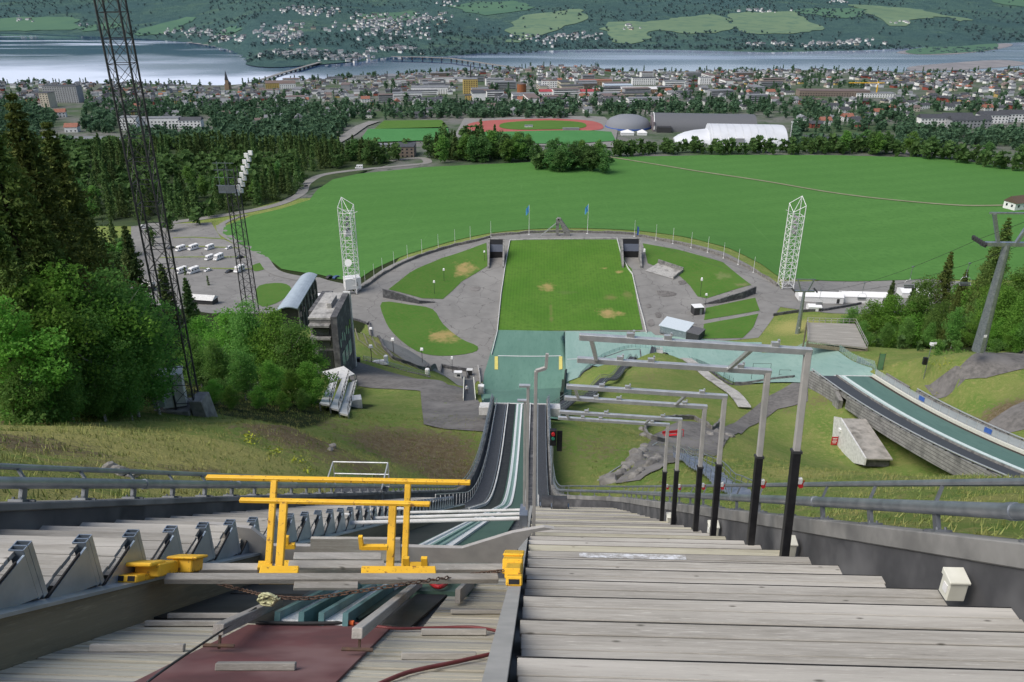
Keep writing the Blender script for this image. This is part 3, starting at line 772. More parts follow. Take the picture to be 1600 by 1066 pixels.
# far side of the lake: fields, bare sandbars and the wooded spit
MAT['ff'] = M('far_field', (.125,.19,.125), (.145,.21,.135), scale=.006, rough=1, spec=0, c3=(.1,.165,.12), s3=.02)  # field greens muted to paint in the distance haze
MAT['ff2'] = M('far_pasture', (.075,.145,.105), (.09,.165,.11), scale=.006, rough=1, spec=0)
MAT['sand'] = M('sandbar', (.25,.245,.25), (.19,.19,.2), scale=.02, rough=1, spec=0)
for k, pts in enumerate([[(949,35),(1005,35),(1089,24),(1127,25),(1147,48),(1079,53),(1028,48),(1005,66),(977,70),(952,58)],
    [(1143,22),(1200,20),(1238,18),(1245,25),(1285,45),(1230,53),(1150,50)],
    [(1328,8),(1392,11),(1440,16),(1473,24),(1520,30),(1501,34),(1481,27),(1430,33),(1428,38),(1390,40),(1375,33),(1342,14)],
    [(805,30),(905,15),(910,30),(880,45),(830,60),(800,66)]]):
    psheet('far_field', pts, MAT['ff'], 7, 60, 2)
for pts in [[(1240,17),(1345,14),(1346,26),(1290,27)],[(0,30),(100,27),(125,38),(110,47),(0,48)],[(120,44),(180,35),(190,42),(130,50)],[(210,50),(290,28),(300,34),(250,55)],[(345,48),(372,40),(378,46),(350,56)],
            [(560,25),(640,18),(660,28),(600,36)],[(700,10),(800,2),(830,14),(760,24)],[(1550,0),(1640,0),(1640,12),(1570,8)]]:
    psheet('far_field', pts, MAT['ff2'], 7, 60, 2)
def onlake(pts): return [atz(px, py, LAKE) for px, py in pts]
def lsheet(name, pts, mat, off, smooth=3):
    P = onlake([tuple(p) for p in curve(pts, smooth, True)])
    m = MB(); m.add([(p[0], p[1], LAKE + off) for p in P], [tuple(range(len(P)))]); o = m.build(name, mat); tag(o, kind='structure'); return o
lsheet('sandbar', [(1420,105),(1480,99),(1560,94),(1600,98),(1590,103),(1500,110),(1430,111)], MAT['sand'], .5)
lsheet('sandbar', [(1400,83),(1440,76),(1480,78),(1520,72),(1572,68),(1580,72),(1540,80),(1470,86)], MAT['sand'], .5)
lsheet('sandbar', [(290,66),(330,68),(380,76),(372,79),(330,72)], MAT['sand'], .5)
lsheet('river_island', [(1415,80),(1450,74),(1500,73),(1550,68),(1560,72),(1545,79),(1480,84),(1430,85)], MAT['ff2'], 1.0)
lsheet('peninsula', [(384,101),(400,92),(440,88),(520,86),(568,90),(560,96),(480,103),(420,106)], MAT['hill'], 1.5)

psheet('forest_floor', [(-60,338),(205,354),(300,346),(388,328),(438,314),(462,300),(469,284),(494,268),(556,257),(640,245),(640,236),(560,232),(500,225),(420,214),(300,216),(200,222),(60,224),(-60,222)], M('forest_floor', (.028,.05,.018), (.05,.075,.025), scale=.08, rough=1, c3=(.02,.034,.014), s3=.03), .14, 14)
# ------------------------------------------------------------------ large hill inrun
def XR(s): return float(np.interp(s, [-9, 46, 54, 70, S3], [4.7, 4.7, 1.75, 1.4, 1.3]))
def XL(s): return float(np.interp(s, [-9, 50, 70, S3], [-6.2, -6.2, -5.75, -5.5]))
SS = list(np.arange(-3, 46, 3.0)) + list(np.linspace(46, S3, 36))
def irect(s, a, b, n0, n1): return [ir(a, s, n0), ir(b, s, n0), ir(b, s, n1), ir(a, s, n1)]
def isweep(mb, ss, a, b, n0, n1, mi=0):
    g = lambda v, s: v(s) if callable(v) else v
    return mb.sweep([irect(s, g(a, s), g(b, s), g(n0, s), g(n1, s)) for s in ss], mi)
def isub(s0, s1, k=2.5): return list(np.linspace(s0, s1, max(2, int((s1 - s0) / k) + 1)))

tr = thing('inrun_track', 'green matted inrun track with two white ski grooves running down to the take-off edge', 'ski jump inrun', tuple(ir(-2.2, 8, -1.4)))
s0 = fg(500, 966, -1.32)[1]
bed = MB(); isweep(bed, isub(-3, S3), lambda s: XL(s) + .02, lambda s: XR(s) - .02, -2.2, -1.46); bed.build('bed', MAT['concrete_dark'], tr)
m = MB(); isweep(m, isub(s0 + 2.6, S3 - .1), -1.82, -.85, -1.46, -1.36); isweep(m, isub(s0 + 2.2, S3 - .1), -2.75, -2.56, -1.46, -1.365); m.build('green_matting', MAT['mat_mid'], tr)
m = MB(); isweep(m, isub(s0 + 2.2, S3), -3.85, -2.78, -1.46, -1.39); m.build('black_strip', MAT['blackmat'], tr)
for c in (-2.42, -1.98):
    m = MB(); isweep(m, isub(s0, S3 - .1), c - .095, c + .095, -1.42, -1.34); g = m.build('ski_groove', MAT['stud'], tr)
    for k in (-1, 1):
        e = MB(); isweep(e, isub(s0 - .04, s0 + 2.6), c + k * .12 - .028, c + k * .12 + .028, -1.42, -1.26); e.build('groove_rim', MAT['teal'], g)
        far_w = k * (c + 2.2) > 0
        e = MB(); isweep(e, isub(s0 + 2.6, S3 - .1), c + k * .12 - .04, c + k * .12 + .04, -1.42, -1.3); e.build('groove_rim', MAT['white'] if far_w else MAT['mat_light'], g)
m = MB(); isweep(m, isub(s0 + 2.5, S3 - .1), -2.28, -2.12, -1.42, -1.35); m.build('centre_strip', MAT['mat_light'], tr)
lip = MB(); isweep(lip, [S3, S3 + .25], lambda s: -5.5, lambda s: 1.3, -1.62, -1.33); lip.build('takeoff_lip', MAT['white_dirty'], tr)
tb = MB(); isweep(tb, [S3 - 5.5, S3 + .1], -5.5, 1.3, -5.2, -2.2); tb.build('takeoff_table', MAT['concrete_light'], tr)
for a in (-3.72, -.8):
    m = MB(); isweep(m, isub(46, S3), a - .06, a + .06, -1.46, -1.2); m.build('edge_board', MAT['white_dirty'], tr)

def stairs(name, label, a, b, s_from, s_to, mat):
    t = thing(name, label, 'stairway', tuple(ir((a + b) / 2, s_from, -1.4)))
    s = s_from; m = MB(); k = 0
    while s < s_to:
        p = ir(0, s, -1.42); m.box((( a + b) / 2, p[1], p[2] + .1), (b - a, .42, .06)); s += .55
    m.build('step_flight', mat, t)
    st = MB()
    for x in (a, b): isweep(st, isub(s_from, s_to), x - .03, x + .03, -1.46, -1.2)
    st.build('stringer', MAT['steel'], t)
    h = MB(); h.tube([ir(a + .05, q, -.45) for q in isub(s_from, s_to, 2)], .03, 6)
    h.build('handrail', MAT['steel_light'], t)
    for q in isub(s_from, s_to, 2.2):
        MB().bar(ir(a + .05, q, -1.4), ir(a + .05, q, -.45), .04, .04).build('handrail_post', MAT['steel_light'], t)
    return t
MAT['grate'] = M('dark_steel_grating', (.085,.09,.1), (.05,.055,.06), scale=9, rough=.6, metal=.3)
stairs('side_stairs', 'dark grating stairs along the left edge of the curved inrun', -5.2, -3.95, 42, S3 - .6, MAT['grate'])
stairs('side_stairs', 'dark grating stairs along the right edge of the curved inrun', .15, 1.15, 47, S3 - .6, MAT['grate'])

# concrete side walls with their tubular railings
def side_wall(X, label, top, capn, side):
    t = thing('inrun_wall', label, 'wall', tuple(ir(X(0), 0, -1.5)))
    a, b = (lambda s: X(s) - .36, lambda s: X(s)) if side < 0 else (lambda s: X(s), lambda s: X(s) + .36)
    ss = isub(-3, S3 - .4)
    m = MB(); isweep(m, ss, (lambda s: a(s) - .03), (lambda s: b(s) + .03), top - capn, top); bevel(m.build('cap', MAT['concrete'], t), .015)
    m = MB(); isweep(m, ss, a, b, -2.3, top - capn); m.build('wall_body', MAT['concrete_dark'], t)
    return t
def railing(X, label, n_pipe, n_top, r, r2, top, spacing, s_off, side):
    t = thing('tubular_railing', label, 'railing', tuple(ir(X(0), 0, top)))
    ss = isub(-3, S3 - .5, 1.8)
    o = side * .2
    smooth_by_angle(MB().tube([ir(X(s) + o, s, n_pipe) for s in ss], r, 12).build('main_pipe', MAT['steel'], t))
    smooth_by_angle(MB().tube([ir(X(s) + o + side * .12, s, n_top) for s in ss], r2, 8).build('top_rail', MAT['steel'], t))
    k = 0; s = s_off
    while s < S3 - 1:
        x = X(s) + o; m = MB()
        m.bar(ir(x, s - .02, top + .012), ir(x, s + .02, top + .012), .34, .025, up=(0, math.sin(G0), math.cos(G0)))
        # plate on the wall head, stem and fork
        m.hexa([ir(x-.09, s-.13, top), ir(x+.09, s-.13, top), ir(x+.09, s+.13, top), ir(x-.09, s+.13, top), ir(x-.09, s-.13, top+.03), ir(x+.09, s-.13, top+.03), ir(x+.09, s+.13, top+.03), ir(x-.09, s+.13, top+.03)])
        m.bar(ir(x, s, top), ir(x, s, n_pipe), .1, .05, up=(1,0,0))
        m.bar(ir(x, s, n_pipe + r * .6), ir(x + side * .12, s, n_top), .05, .03, up=(1,0,0))
        for q in (-.05, .05): m.tube([ir(x + q, s - .1, top + .03), ir(x + q, s - .1, top + .06)], .018, 6)
        m.build('bracket', MAT['bracket'], t)
        if k % 3 == 1:
            c = MB(); c.tube([ir(x, s + .3, n_pipe), ir(x, s + .42, n_pipe)], r * 1.12, 12); c.build('pipe_coupling', MAT['steel'], t)
        s += spacing; k += 1
    return t
side_wall(XL, 'dark concrete side wall along the left of the inrun', -.30, .10, -1)
side_wall(XR, 'dark concrete side wall with pale cap along the right of the inrun', -.43, .25, 1)
railing(XL, 'grey tubular railing on the left inrun wall', -.07, .125, .075, .04, -.30, 1.4, 7.2, -1)
railing(XR, 'thick grey tubular railing on the right inrun wall', -.142, .158, .086, .044, -.43, 1.97, 6.2, 1)

# stepped plank terraces
tn = np.array([0, math.sin(G0), math.cos(G0)])
t = thing('stepped_plank_deck', 'wide stepped deck of weathered grey planks down the right of the inrun', 'plank deck', tuple(ir(2, 3, -1)))
s = fg(815, 967, -1.0)[1] - 3 * 1.39
k = 0
SD0 = s
while s < 46:
    P = ir(0, s, -1.0 + rnd.uniform(-.006, .006)); x0 = -.1 + rnd.uniform(-.012, .012); x1 = 4.42 + rnd.uniform(-.05, .03)
    m = MB(); y = P[1]; bw = .148
    for j in range(8):
        jj = rnd.uniform(-.004, .004); yy = y - j * (bw + .005)
        xa, xb = x0 + rnd.uniform(-.01, .01), x1 + rnd.uniform(-.02, .02)
        zt = P[2] + jj
        if j == 0: # rounded nosing
            m.hexa([(xa,yy-bw,zt-.05),(xb,yy-bw,zt-.05),(xb,yy,zt-.05),(xa,yy,zt-.05),(xa,yy-bw,zt),(xb,yy-bw,zt),(xb,yy-.012,zt),(xa,yy-.012,zt)])
        else: m.box(((xa+xb)/2, yy - bw/2, zt-.025), (xb-xa, bw, .05))
    o = m.build('tread', MAT['plank'] if k < 9 or k % 3 else MAT['plank_warm'], t)
    bevel(o, .006)
    eg = MB(); eg.box(((x0+x1)/2, y + .003, P[2] - .03), (x1 - x0 + .01, .006, .04)); eg.build('dark_nosing', MAT['black'], o)  # thin black strip draws a dark line along the tread edge
    rs = MB(); rs.box(((x0+x1)/2, y - .05, P[2] - .43), (x1 - x0 - .05, .04, .74)); rs.build('riser', MAT['plank'], o)
    s += 1.39; k += 1
m = MB()
for x in (-.02, 4.3): isweep(m, isub(1, 46, 5), x - .05, x + .05, -1.9, -1.58)
m.build('stringer', MAT['steel_dark'], t)
# flaked white paint on one tread
def flaked():
    m, nt, b = newmat('flaked_white_paint'); b.inputs['Roughness'].default_value = .8
    n = noise(nt, coords(nt, 'pos', (2.2, 4, 4)), 2.4, 8, .75)
    nt.links.new(mixc(nt, ramp(nt, n, .43, .55), (.6,.62,.65), (.30,.295,.28)), b.inputs['Base Color']); return m
a = fg(905, 862, -1.0); b_ = fg(1063, 862, -1.0); sk_ = SD0 + 1.39 * math.ceil((a[1] - SD0) / 1.39 - .35); P = ir(0, sk_, -1.0)
m = MB(); m.box(((a[0] + b_[0]) / 2, P[1] - .105, P[2] + .006), (b_[0] - a[0], .11, .006)); m.build('paint_patch', flaked(), t)
t = thing('stepped_plank_deck', 'stepped plank terrace with triangular aluminium side plates down the left of the inrun', 'plank deck', tuple(ir(-5, 3, -1)))
s = 2.0; k = 0
while s < 41:
    P = ir(0, s, -.59); y = P[1]; td = .72; x0, x1 = -6.16, -4.16
    m = MB(); bw = td / 5
    for j in range(5):
        yy = y - j * bw; xb = x1 + rnd.uniform(-.015, .015); zj = P[2] + rnd.uniform(-.004, .004)
        m.box(((x0+xb)/2, yy - bw/2 + .003, zj - .02), (xb - x0, bw - .007, .04))
    o = m.build('tread', MAT['plank'], t)
    c = ir(0, s, -1.0)
    # side plate: level top edge, plumb far edge, foot on the beam
    pl = MB(); yb = y - td; zb = P[2] - .02
    drop = P[2] - (c[2] - (y - c[1]) * math.tan(G0))
    q = [(-4.11, yb, zb - .05), (-4.11, y, P[2] - .03), (-4.11, y, P[2] - drop + .03)]
    pl.prism(q, (.02, 0, 0)); pl.build('side_plate', MAT['alu'], t)
    ed = MB(); ed.bar((-4.10, yb - .02, zb - .035), (-4.10, y - .1, P[2] - .02), .014, .02); ed.build('rubber_edge', MAT['black'], t)
    tb = MB(); zt = P[2] + .01
    for (u0, u1) in ((0, .07), (.085, .155)):
        pass
    w_ = .055
    for yy in (y + .01, y + .01 + w_ * 1.1):
        h0 = zt - drop - (yy - y) * .6
        for dx in (-.06, .06): tb.hexa([(-4.16+dx-.004,yy,h0),(-4.16+dx+.004,yy,h0),(-4.16+dx+.004,yy+w_,h0),(-4.16+dx-.004,yy+w_,h0),(-4.16+dx-.004,yy,zt),(-4.16+dx+.004,yy,zt),(-4.16+dx+.004,yy+w_,zt),(-4.16+dx-.004,yy+w_,zt)])
        for dy in (0, w_): tb.hexa([(-4.22,yy+dy-.004,h0),(-4.1,yy+dy-.004,h0),(-4.1,yy+dy+.004,h0),(-4.22,yy+dy+.004,h0),(-4.22,yy+dy-.004,zt),(-4.1,yy+dy-.004,zt),(-4.1,yy+dy+.004,zt),(-4.22,yy+dy+.004,zt)])
    tb.build('upright_tube', MAT['alu'], t)
    s += .9; k += 1
# beams that carry the start bar
t = thing('side_beam', 'long brown timber beam with an aluminium strip on top, left of the track', 'beam', tuple(ir(-4.1, 6, -1.2)))
m = MB(); isweep(m, isub(-2, 46, 6), -4.09, -3.95, -1.5, -1.03); m.build('timber', MAT['timber_brown'], t)
m = MB(); isweep(m, isub(-2, 46, 6), -4.115, -3.93, -1.03, -1.0); m.build('metal_strip', MAT['alu'], t)
t = thing('side_beam', 'pale steel channel beam between the track and the right plank deck', 'beam', tuple(ir(-.2, 6, -1.2)))
m = MB(); isweep(m, isub(-2, 46, 6), -.265, -.135, -1.04, -1.0); m.build('top_flange', MAT['beige_metal'], t)
m = MB(); isweep(m, isub(-2, 46, 6), -.22, -.18, -1.5, -1.04); m.build('web', MAT['steel_dark'], t)

# lower boarding beside the track
t = thing('slatted_floor', 'narrow weathered boards laid across the start area beside the red mat', 'plank floor', tuple(ir(-2, 5, -1.4)))
sA, sB = fg(300, 972, -1.42)[1], fg(740, 903, -1.42)[1]
m = MB(); s = 1.2
while s < sB:
    xa = -3.94 if s < sA else -1.12
    j = rnd.uniform(-.006, .006)
    m.hexa([*[ir(x, q, -1.46) for x, q in ((xa+j,s),(-.29+j,s),(-.29+j,s+.088),(xa+j,s+.088))], *[ir(x, q, -1.415+j) for x, q in ((xa+j,s),(-.29+j,s),(-.29+j,s+.084),(xa+j,s+.084))]], rnd.choice([0,0,1,2]))
    s += .1
m.build('floor_boards', [wood('pale_floor_board', (.43,.405,.33), (.3,.28,.225), stretch=(.5,7,7), knots=False), wood('tan_floor_board', (.36,.325,.24), (.24,.215,.16), stretch=(.5,7,7), knots=False), wood('grey_floor_board', (.32,.31,.28), (.2,.195,.175), stretch=(.5,7,7), knots=False)], t)
def plane_poly(name, px, n, mat, label, cat, th=.02, parent=None):
    P = []
    for a, b in px:
        x, s = fg(a, b, n); P.append(ir(x, s, n))
    m = MB(); m.prism([p - tn * th for p in P], tn * th)
    o = m.build(name, mat, parent, origin=None if parent is not None else P[0])
    if parent is None: tag(o, label, cat)
    return o
plane_poly('rubber_mat', [(388,976),(612,978),(470,1120),(100,1120)], -1.385, MAT['redmat'], 'faded dark red rubber mat on the floor at the head of the track', 'mat')
plane_poly('membrane', [(700,903),(722,908),(680,945),(640,980),(597,975),(655,925)], -1.40, MAT['blackmat'], 'black rubber membrane right of the ski grooves under the square timber', 'membrane')
plane_poly('membrane', [(300,942),(385,906),(520,905),(470,948),(430,975),(236,964)], -1.405, MAT['blackmat'], 'black rubber membrane left of the ski grooves', 'membrane')
plane_poly('cover_board', [(441,950),(470,951),(560,912),(500,914)], -1.37, M('blue_black_board', (.028,.04,.05), (.04,.055,.065), rough=.5), 'blue-black board lying left of the left ski groove', 'board')
plane_poly('cover_board', [(549,962),(562,967),(652,912),(636,908)], -1.36, MAT['green_dark'], 'dark green board lying right of the right ski groove', 'board')
def on(px, py, n): x, s = fg(px, py, n); return ir(x, s, n)
def cleat(x0, y0, x1, y1, h, label, n=-1.41):
    p, q = on(x0, y1, n), on(x1, y1, n)
    m = MB(); m.bar(p + tn * h / 2, q + tn * h / 2, .07, h, up=tn)
    o = m.build('wood_block', MAT['plank'], origin=p); bevel(o, .006); tag(o, label, 'wood block', 'loose timber blocks on the start floor'); return o
cleat(704, 0, 787, 959, .045, 'short timber block on the boards beside the right steel channel, highest of three')
cleat(658, 0, 760, 992, .055, 'short timber block on the boards beside the right steel channel, middle of three')
cleat(627, 0, 744, 1030, .055, 'short timber block on the boards beside the right steel channel, lowest of three')
cleat(141, 0, 288, 1018, .06, 'timber block on the boards left of the red mat beside the brown beam')
cleat(226, 0, 362, 978, .05, 'timber block at the upper left edge of the boards under the brown beam')
cleat(262, 0, 385, 966, .05, 'timber block on the black membrane left of the grooves')
cleat(337, 0, 462, 1047, .055, 'pale timber block lying on the red mat', -1.385)
def square_timber(px0, px1, label):
    p, q = on(*px0, -1.2), on(*px1, -1.3)
    t = thing('square_timber', label, 'timber', tuple(p))
    o = MB().bar(p, q, .09, .09, up=tn).build('bar', MAT['plank_y'], t); bevel(o, .006)
    f = MB(); b0 = p - tn * .16; f.bar(p + (q-p)*.03 , b0 + (q-p)*.03, .02, .02, up=(0,1,0)); f.bar(b0 + np.array([-.13,0.05,0]), b0 + np.array([.13,.05,0]), .03, .012); f.build('t_foot', MAT['rust'], t)
square_timber((558, 990), (655, 911), 'square grey timber on a rusty T foot, right of the ski grooves')
square_timber((341, 984), (436, 940), 'square grey timber on a rusty T foot, left of the ski grooves')
p, q = on(715, 932, -1.3), on(738, 908, -1.3)
o = MB().bar(p, q, .06, .16, up=tn).build('wood_board', MAT['plank_y'], origin=p); tag(o, 'short grey board on edge at the top of the right boards', 'board')
def tubething(name, pts, r, mat, label, cat, n=6):
    o = MB().tube(curve(pts, 5), r, n).build(name, mat, origin=pts[0], smooth=True); tag(o, label, cat); return o
tubething('hose', [on(590,1070,-1.39), on(640,1050,-1.38), on(710,1035,-1.38), on(772,1021,-1.37)], .017, MAT['hose'], 'dark red hose crossing the boards at the bottom of the start floor', 'hose')
tubething('hose', [on(540,973,-1.36), on(560,975,-1.37), on(620,982,-1.38), on(680,981,-1.39), on(740,980,-1.38), on(781,987,-1.37)], .015, MAT['hose'], 'thin red hose lying below the ends of the ski grooves', 'hose')
tubething('water_pipe', [on(400,973,-1.36), on(450,974,-1.36), on(500,974,-1.36), on(540,973,-1.36)], .018, MAT['blackmat'], 'dark pipe lying across the lower ends of the grooves', 'pipe')
o = MB().tube([on(541,973,-1.36), on(553,973.5,-1.36)], .026, 8).build('hose_coupling', M('orange_plastic', (.75,.16,.05)), origin=on(541,973,-1.36)); tag(o, 'small orange coupling on the thin red hose', 'hose coupling')
tubething('guide_cable', [on(230,1066,-1.25), on(270,1037,-1.2), on(337,992,-1.2), on(400,950,-1.2)], .009, MAT['steel_dark'], 'thin dark cable running over the boards to the left square timber', 'cable')
m = MB(); P = [on(a, b, -1.3) for a, b in [(671,908),(678,915),(688,917),(697,912),(699,906),(690,909),(680,906)]]
m.tube(curve(P, 4), .03, 6); o = m.build('red_strap', MAT['red'], origin=P[0], smooth=True); tag(o, 'crumpled red strap lying on the membrane under the gate', 'strap')

# ------------------------------------------------------------------ yellow start gate
def htop(base, py, lean=(0, 0, 1), hi=6.):
    base = V3(base); lean = V3(lean) / np.linalg.norm(lean); lo, hi = 0, hi
    for _ in range(40):
        mid = (lo + hi) / 2
        if proj(base + lean * mid)[1] > py: lo = mid
        else: hi = mid
    return base + lean * lo
gate = thing('start_gate', 'yellow steel start gate frame spanning the track with a chain in front', 'start gate', tuple(on(520, 900, -1.0)))
def gp(px, py): return on(px, py, -1.0)
posts = {'fl': (436, 897, 783), 'fr': (609, 897, 783), 'bl': (419, 888, 748), 'br': (632, 888, 748)}
TOP = {}
for k, (x, y, yt) in posts.items():
    b = gp(x, y); tp = htop(b, yt, tn); TOP[k] = (b, tp)
    o = MB().bar(b, tp, .088 if k[0] == 'f' else .075, .055, up=(0,1,0)).build('post', MAT['yellow'], gate); bevel(o, .008)
def hbar(y0, x0, x1, key, w, h, name='top_bar'):
    c = TOP[key][1]; Y = c[1]
    a = aty(x0, y0, Y); b = aty(x1, y0, Y); a[2] = b[2] = c[2]
    o = MB().bar(a, b, w, h).build(name, MAT['yellow'], gate); bevel(o, .008); return a, b
hbar(783, 375, 672, 'fl', .06, .045); hbar(748, 323, 735, 'bl', .065, .048)
for (x0, x1, y, h) in [(405, 466, 900, .1), (564, 681, 900, .1)]:
    a, b = gp(x0, y), gp(x1, y); o = MB().bar(a + tn*.01, b + tn*.01, .2, h).build('foot', MAT['yellow'], gate); bevel(o, .01)
for (x0, x1, y, h) in [(403, 425, 888, .12), (640, 668, 888, .1), (440, 455, 888, .14)]:
    a, b = gp(x0, y), gp(x1, y); MB().bar(a, b, .12, h).build('foot_block', MAT['yellow'], gate)
for x in (636, 664):
    b = gp(x, 895); MB().bar(b, b + np.array([0,0,.22]), .07, .05, up=(0,1,0)).build('stub_post', MAT['yellow'], gate)
# arms that carry the bar at seat height
c = TOP['fr'][0]; Y = c[1]
a1, a2, a3 = aty(606, 855, Y), aty(565, 855, Y), aty(563, 838, Y)
m = MB(); m.bar(a1, a2, .05, .05); m.bar(a2 + np.array([0,0,-.02]), a3, .045, .045, up=(0,1,0)); m.build('hook_arm', MAT['yellow'], gate)
Y = TOP['bl'][0][1]; a1, a2, a3 = aty(440, 853, Y), aty(461, 853, Y), aty(448, 838, Y)
m = MB(); m.bar(a1, a2, .05, .06); m.bar(aty(448,853,Y), a3, .045, .045, up=(0,1,0)); m.build('hook_arm', MAT['yellow'], gate)
for (x0, x1, y, w, h) in [(312, 790, 888, .12, .06), (258, 778, 904, .1, .07)]:
    o = MB().bar(gp(x0, y), gp(x1, y), w, h).build('cross_beam', MAT['plank'], gate); bevel(o, .006)
for (x0, x1, y, up_) in [(458, 595, 883, .1), (450, 600, 893, .07), (460, 560, 905, -.06)]:
    o = MB().bar(gp(x0, y) + tn * up_, gp(x1, y) + tn * up_, .13, .04).build('seat_plank', MAT['plank'], gate); bevel(o, .005)
# carriages on the side beams
def sbox(m, x0, x1, s0_, s1_, n0, n1, mi=0):
    return m.hexa([ir(x0,s0_,n0), ir(x1,s0_,n0), ir(x1,s1_,n0), ir(x0,s1_,n0), ir(x0,s0_,n1), ir(x1,s0_,n1), ir(x1,s1_,n1), ir(x0,s1_,n1)], mi)
sg_ = fg(250, 912, -1.0)[1]
m = MB(); sbox(m, -4.12, -3.9, sg_, sg_ + .4, -1.0, -.93); sbox(m, -4.06, -3.8, sg_ + .25, sg_ + .7, -.97, -.84); sbox(m, -4.1, -3.83, sg_ + .12, sg_ + .45, -.86, -.82); sbox(m, -3.88, -3.66, sg_ + .7, sg_ + 1.0, -.97, -.83); sbox(m, -3.93, -3.6, sg_ + .66, sg_ + .98, -.83, -.80)
o = m.build('carriage', MAT['yellow'], gate); bevel(o, .012)
k = MB()
for d in (-4.07, -3.96): sbox(k, d - .035, d + .035, sg_ - .005, sg_, -.985, -.935)
k.build('tube_end', MAT['black'], o)
sg_ = fg(795, 916, -1.0)[1]
m = MB(); sbox(m, -.29, -.12, sg_, sg_ + .3, -1.0, -.9); sbox(m, -.31, -.14, sg_ + .2, sg_ + .9, -.95, -.84); sbox(m, -.36, -.13, sg_ + .85, sg_ + 1.5, -.97, -.80); sbox(m, -.37, -.12, sg_ + 1.2, sg_ + 1.75, -.80, -.77)
o = m.build('carriage', MAT['yellow'], gate); bevel(o, .012)
k = MB(); sbox(k, -.26, -.15, sg_ - .006, sg_, -.98, -.93); k.build('tube_end', MAT['black'], o)
a, b = gp(330, 886), gp(300, 884)
# chain
def chain(pts, label):
    P = dens(curve(pts, 10), .055, False); m = MB()
    for i in range(len(P) - 1):
        d = P[i+1] - P[i]; d /= np.linalg.norm(d); c = (P[i] + P[i+1]) / 2
        s_ = np.cross(d, (0, 0, 1)); s_ /= np.linalg.norm(s_); u = np.cross(s_, d)
        w_ = s_ if i % 2 else u
        ring = [c + d * .038 * math.cos(t) + w_ * .02 * math.sin(t) for t in np.linspace(0, 2*math.pi, 9)[:-1]]
        m.tube(ring + [ring[0]], .0075, 4, cap=False)
    o = m.build('chain', MAT['rust'], origin=P[0]); tag(o, label, 'chain')
def aty_(px, py, ref): return aty(px, py, ref[1])
A0, K0, B0 = gp(240, 890), gp(418, 940), gp(783, 898)
K0 = on(418, 940, -1.15); 
chain([aty(240,884,A0[1]-.22), aty(300,899,A0[1]-.28), aty(360,917,A0[1]-.36), K0 + tn * .05], 'rusty chain from the left yellow carriage to the rope knot')
chain([K0 + tn * .05, aty(480,935,K0[1]+.05), aty(560,924,K0[1]+.2), aty(650,910,K0[1]+.4), aty(720,900,B0[1]-.3), aty(785,892,B0[1]-.22)], 'rusty chain from the rope knot to the right yellow carriage')
m = MB(); rs = random.Random(5)
for q in range(5):
    ring = [K0 + np.array([.07*math.cos(t)*rs.uniform(.6,1.3) + rs.uniform(-.04,.04), rs.uniform(-.02,.02), .05*math.sin(t)+.03 + rs.uniform(-.02,.03)]) for t in np.linspace(0, 6.28, 9)]
    m.tube(curve(ring, 3), .012, 6)
o = m.build('rope_knot', MAT['rope'], origin=K0, smooth=True); tag(o, 'pale yellow rope knot tying the two chains together', 'rope')

# grey guard plate and plank behind the gate
Yp = gp(600, 876)[1] + .6
def vplate(name, px, Y, th, mat, label, cat):
    P = [aty(x, y, Y) for x, y in px]
    o = MB().prism(P, (0, th, 0)).build(name, mat, origin=P[0]); tag(o, label, cat); return o
vplate('guard_plate', [(300,880),(318,819),(338,820),(392,826),(412,842),(424,853),(486,854),(640,855),(722,857),(800,833),(850,824),(866,827),(832,832),(800,868),(798,880),(640,880),(500,880)], Yp, .06, MAT['beige_metal'], 'grey metal guard plate with a cut-out notch across the track behind the start gate', 'guard plate')
vplate('upright_plank', [(485,876),(485,842),(625,843),(626,876)], Yp - .09, .05, MAT['plank'], 'broad weathered plank standing on edge behind the yellow start gate', 'plank')

# ------------------------------------------------------------------ swing barriers left of the right deck
def solve_s(Zc, n): return (Zc - n * math.sin(G0 - PITCH)) / math.cos(G0 - PITCH) if False else (Zc + abs(n) * math.sin(G0 - PITCH)) / math.cos(G0 - PITCH)
for i, (Zc, yt, arm, hook, lab) in enumerate([(18, 580, [(815,810),(549,817)], [(545,805),(516,803)], 'nearest'), (20.5, 603, [(815,803),(582,810)], [(579,798),(546,798)], 'middle'), (24, 626, [(812,797),(636,801)], [(634,795),(610,795)], 'farthest')]):
    b = ir((-.02, -.2, -.32)[i], solve_s(Zc, 1.2), -1.25)
    t = thing('swing_barrier', 'tall grey pole with a long white tubular arm across the track, %s of the three' % lab, 'barrier', tuple(b), group='swing barriers across the inrun')
    tp = htop(b, yt)
    o = MB().bar(b, tp, .07, .07, up=(0,1,0)).build('pole', MAT['beige_metal'], t); bevel(o, .006)
    if i == 0:
        m = MB(); e = tp + np.array([.2, .05, .05]); m.bar(tp, e, .07, .06); m.bar(e, e + np.array([.02, 0, .32]), .06, .06, up=(0,1,0)); m.build('top_hook', MAT['beige_metal'], t)
    else: MB().box(tp + np.array([-.08, 0, .0]), (.26, .1, .05)).build('top_cap', MAT['steel_light'], t)
    pts = [aty(x, y, b[1]) for x, y in arm + hook]
    smooth_by_angle(MB().tube(pts[:2] + [pts[1] + (pts[2]-pts[1])*.3, pts[2], pts[3]], .045, 8).build('arm', MAT['white_dirty'], t))
    MB().box(aty(818, arm[0][1], b[1]), (.18, .2, .3)).build('pivot_box', MAT['steel'], t)

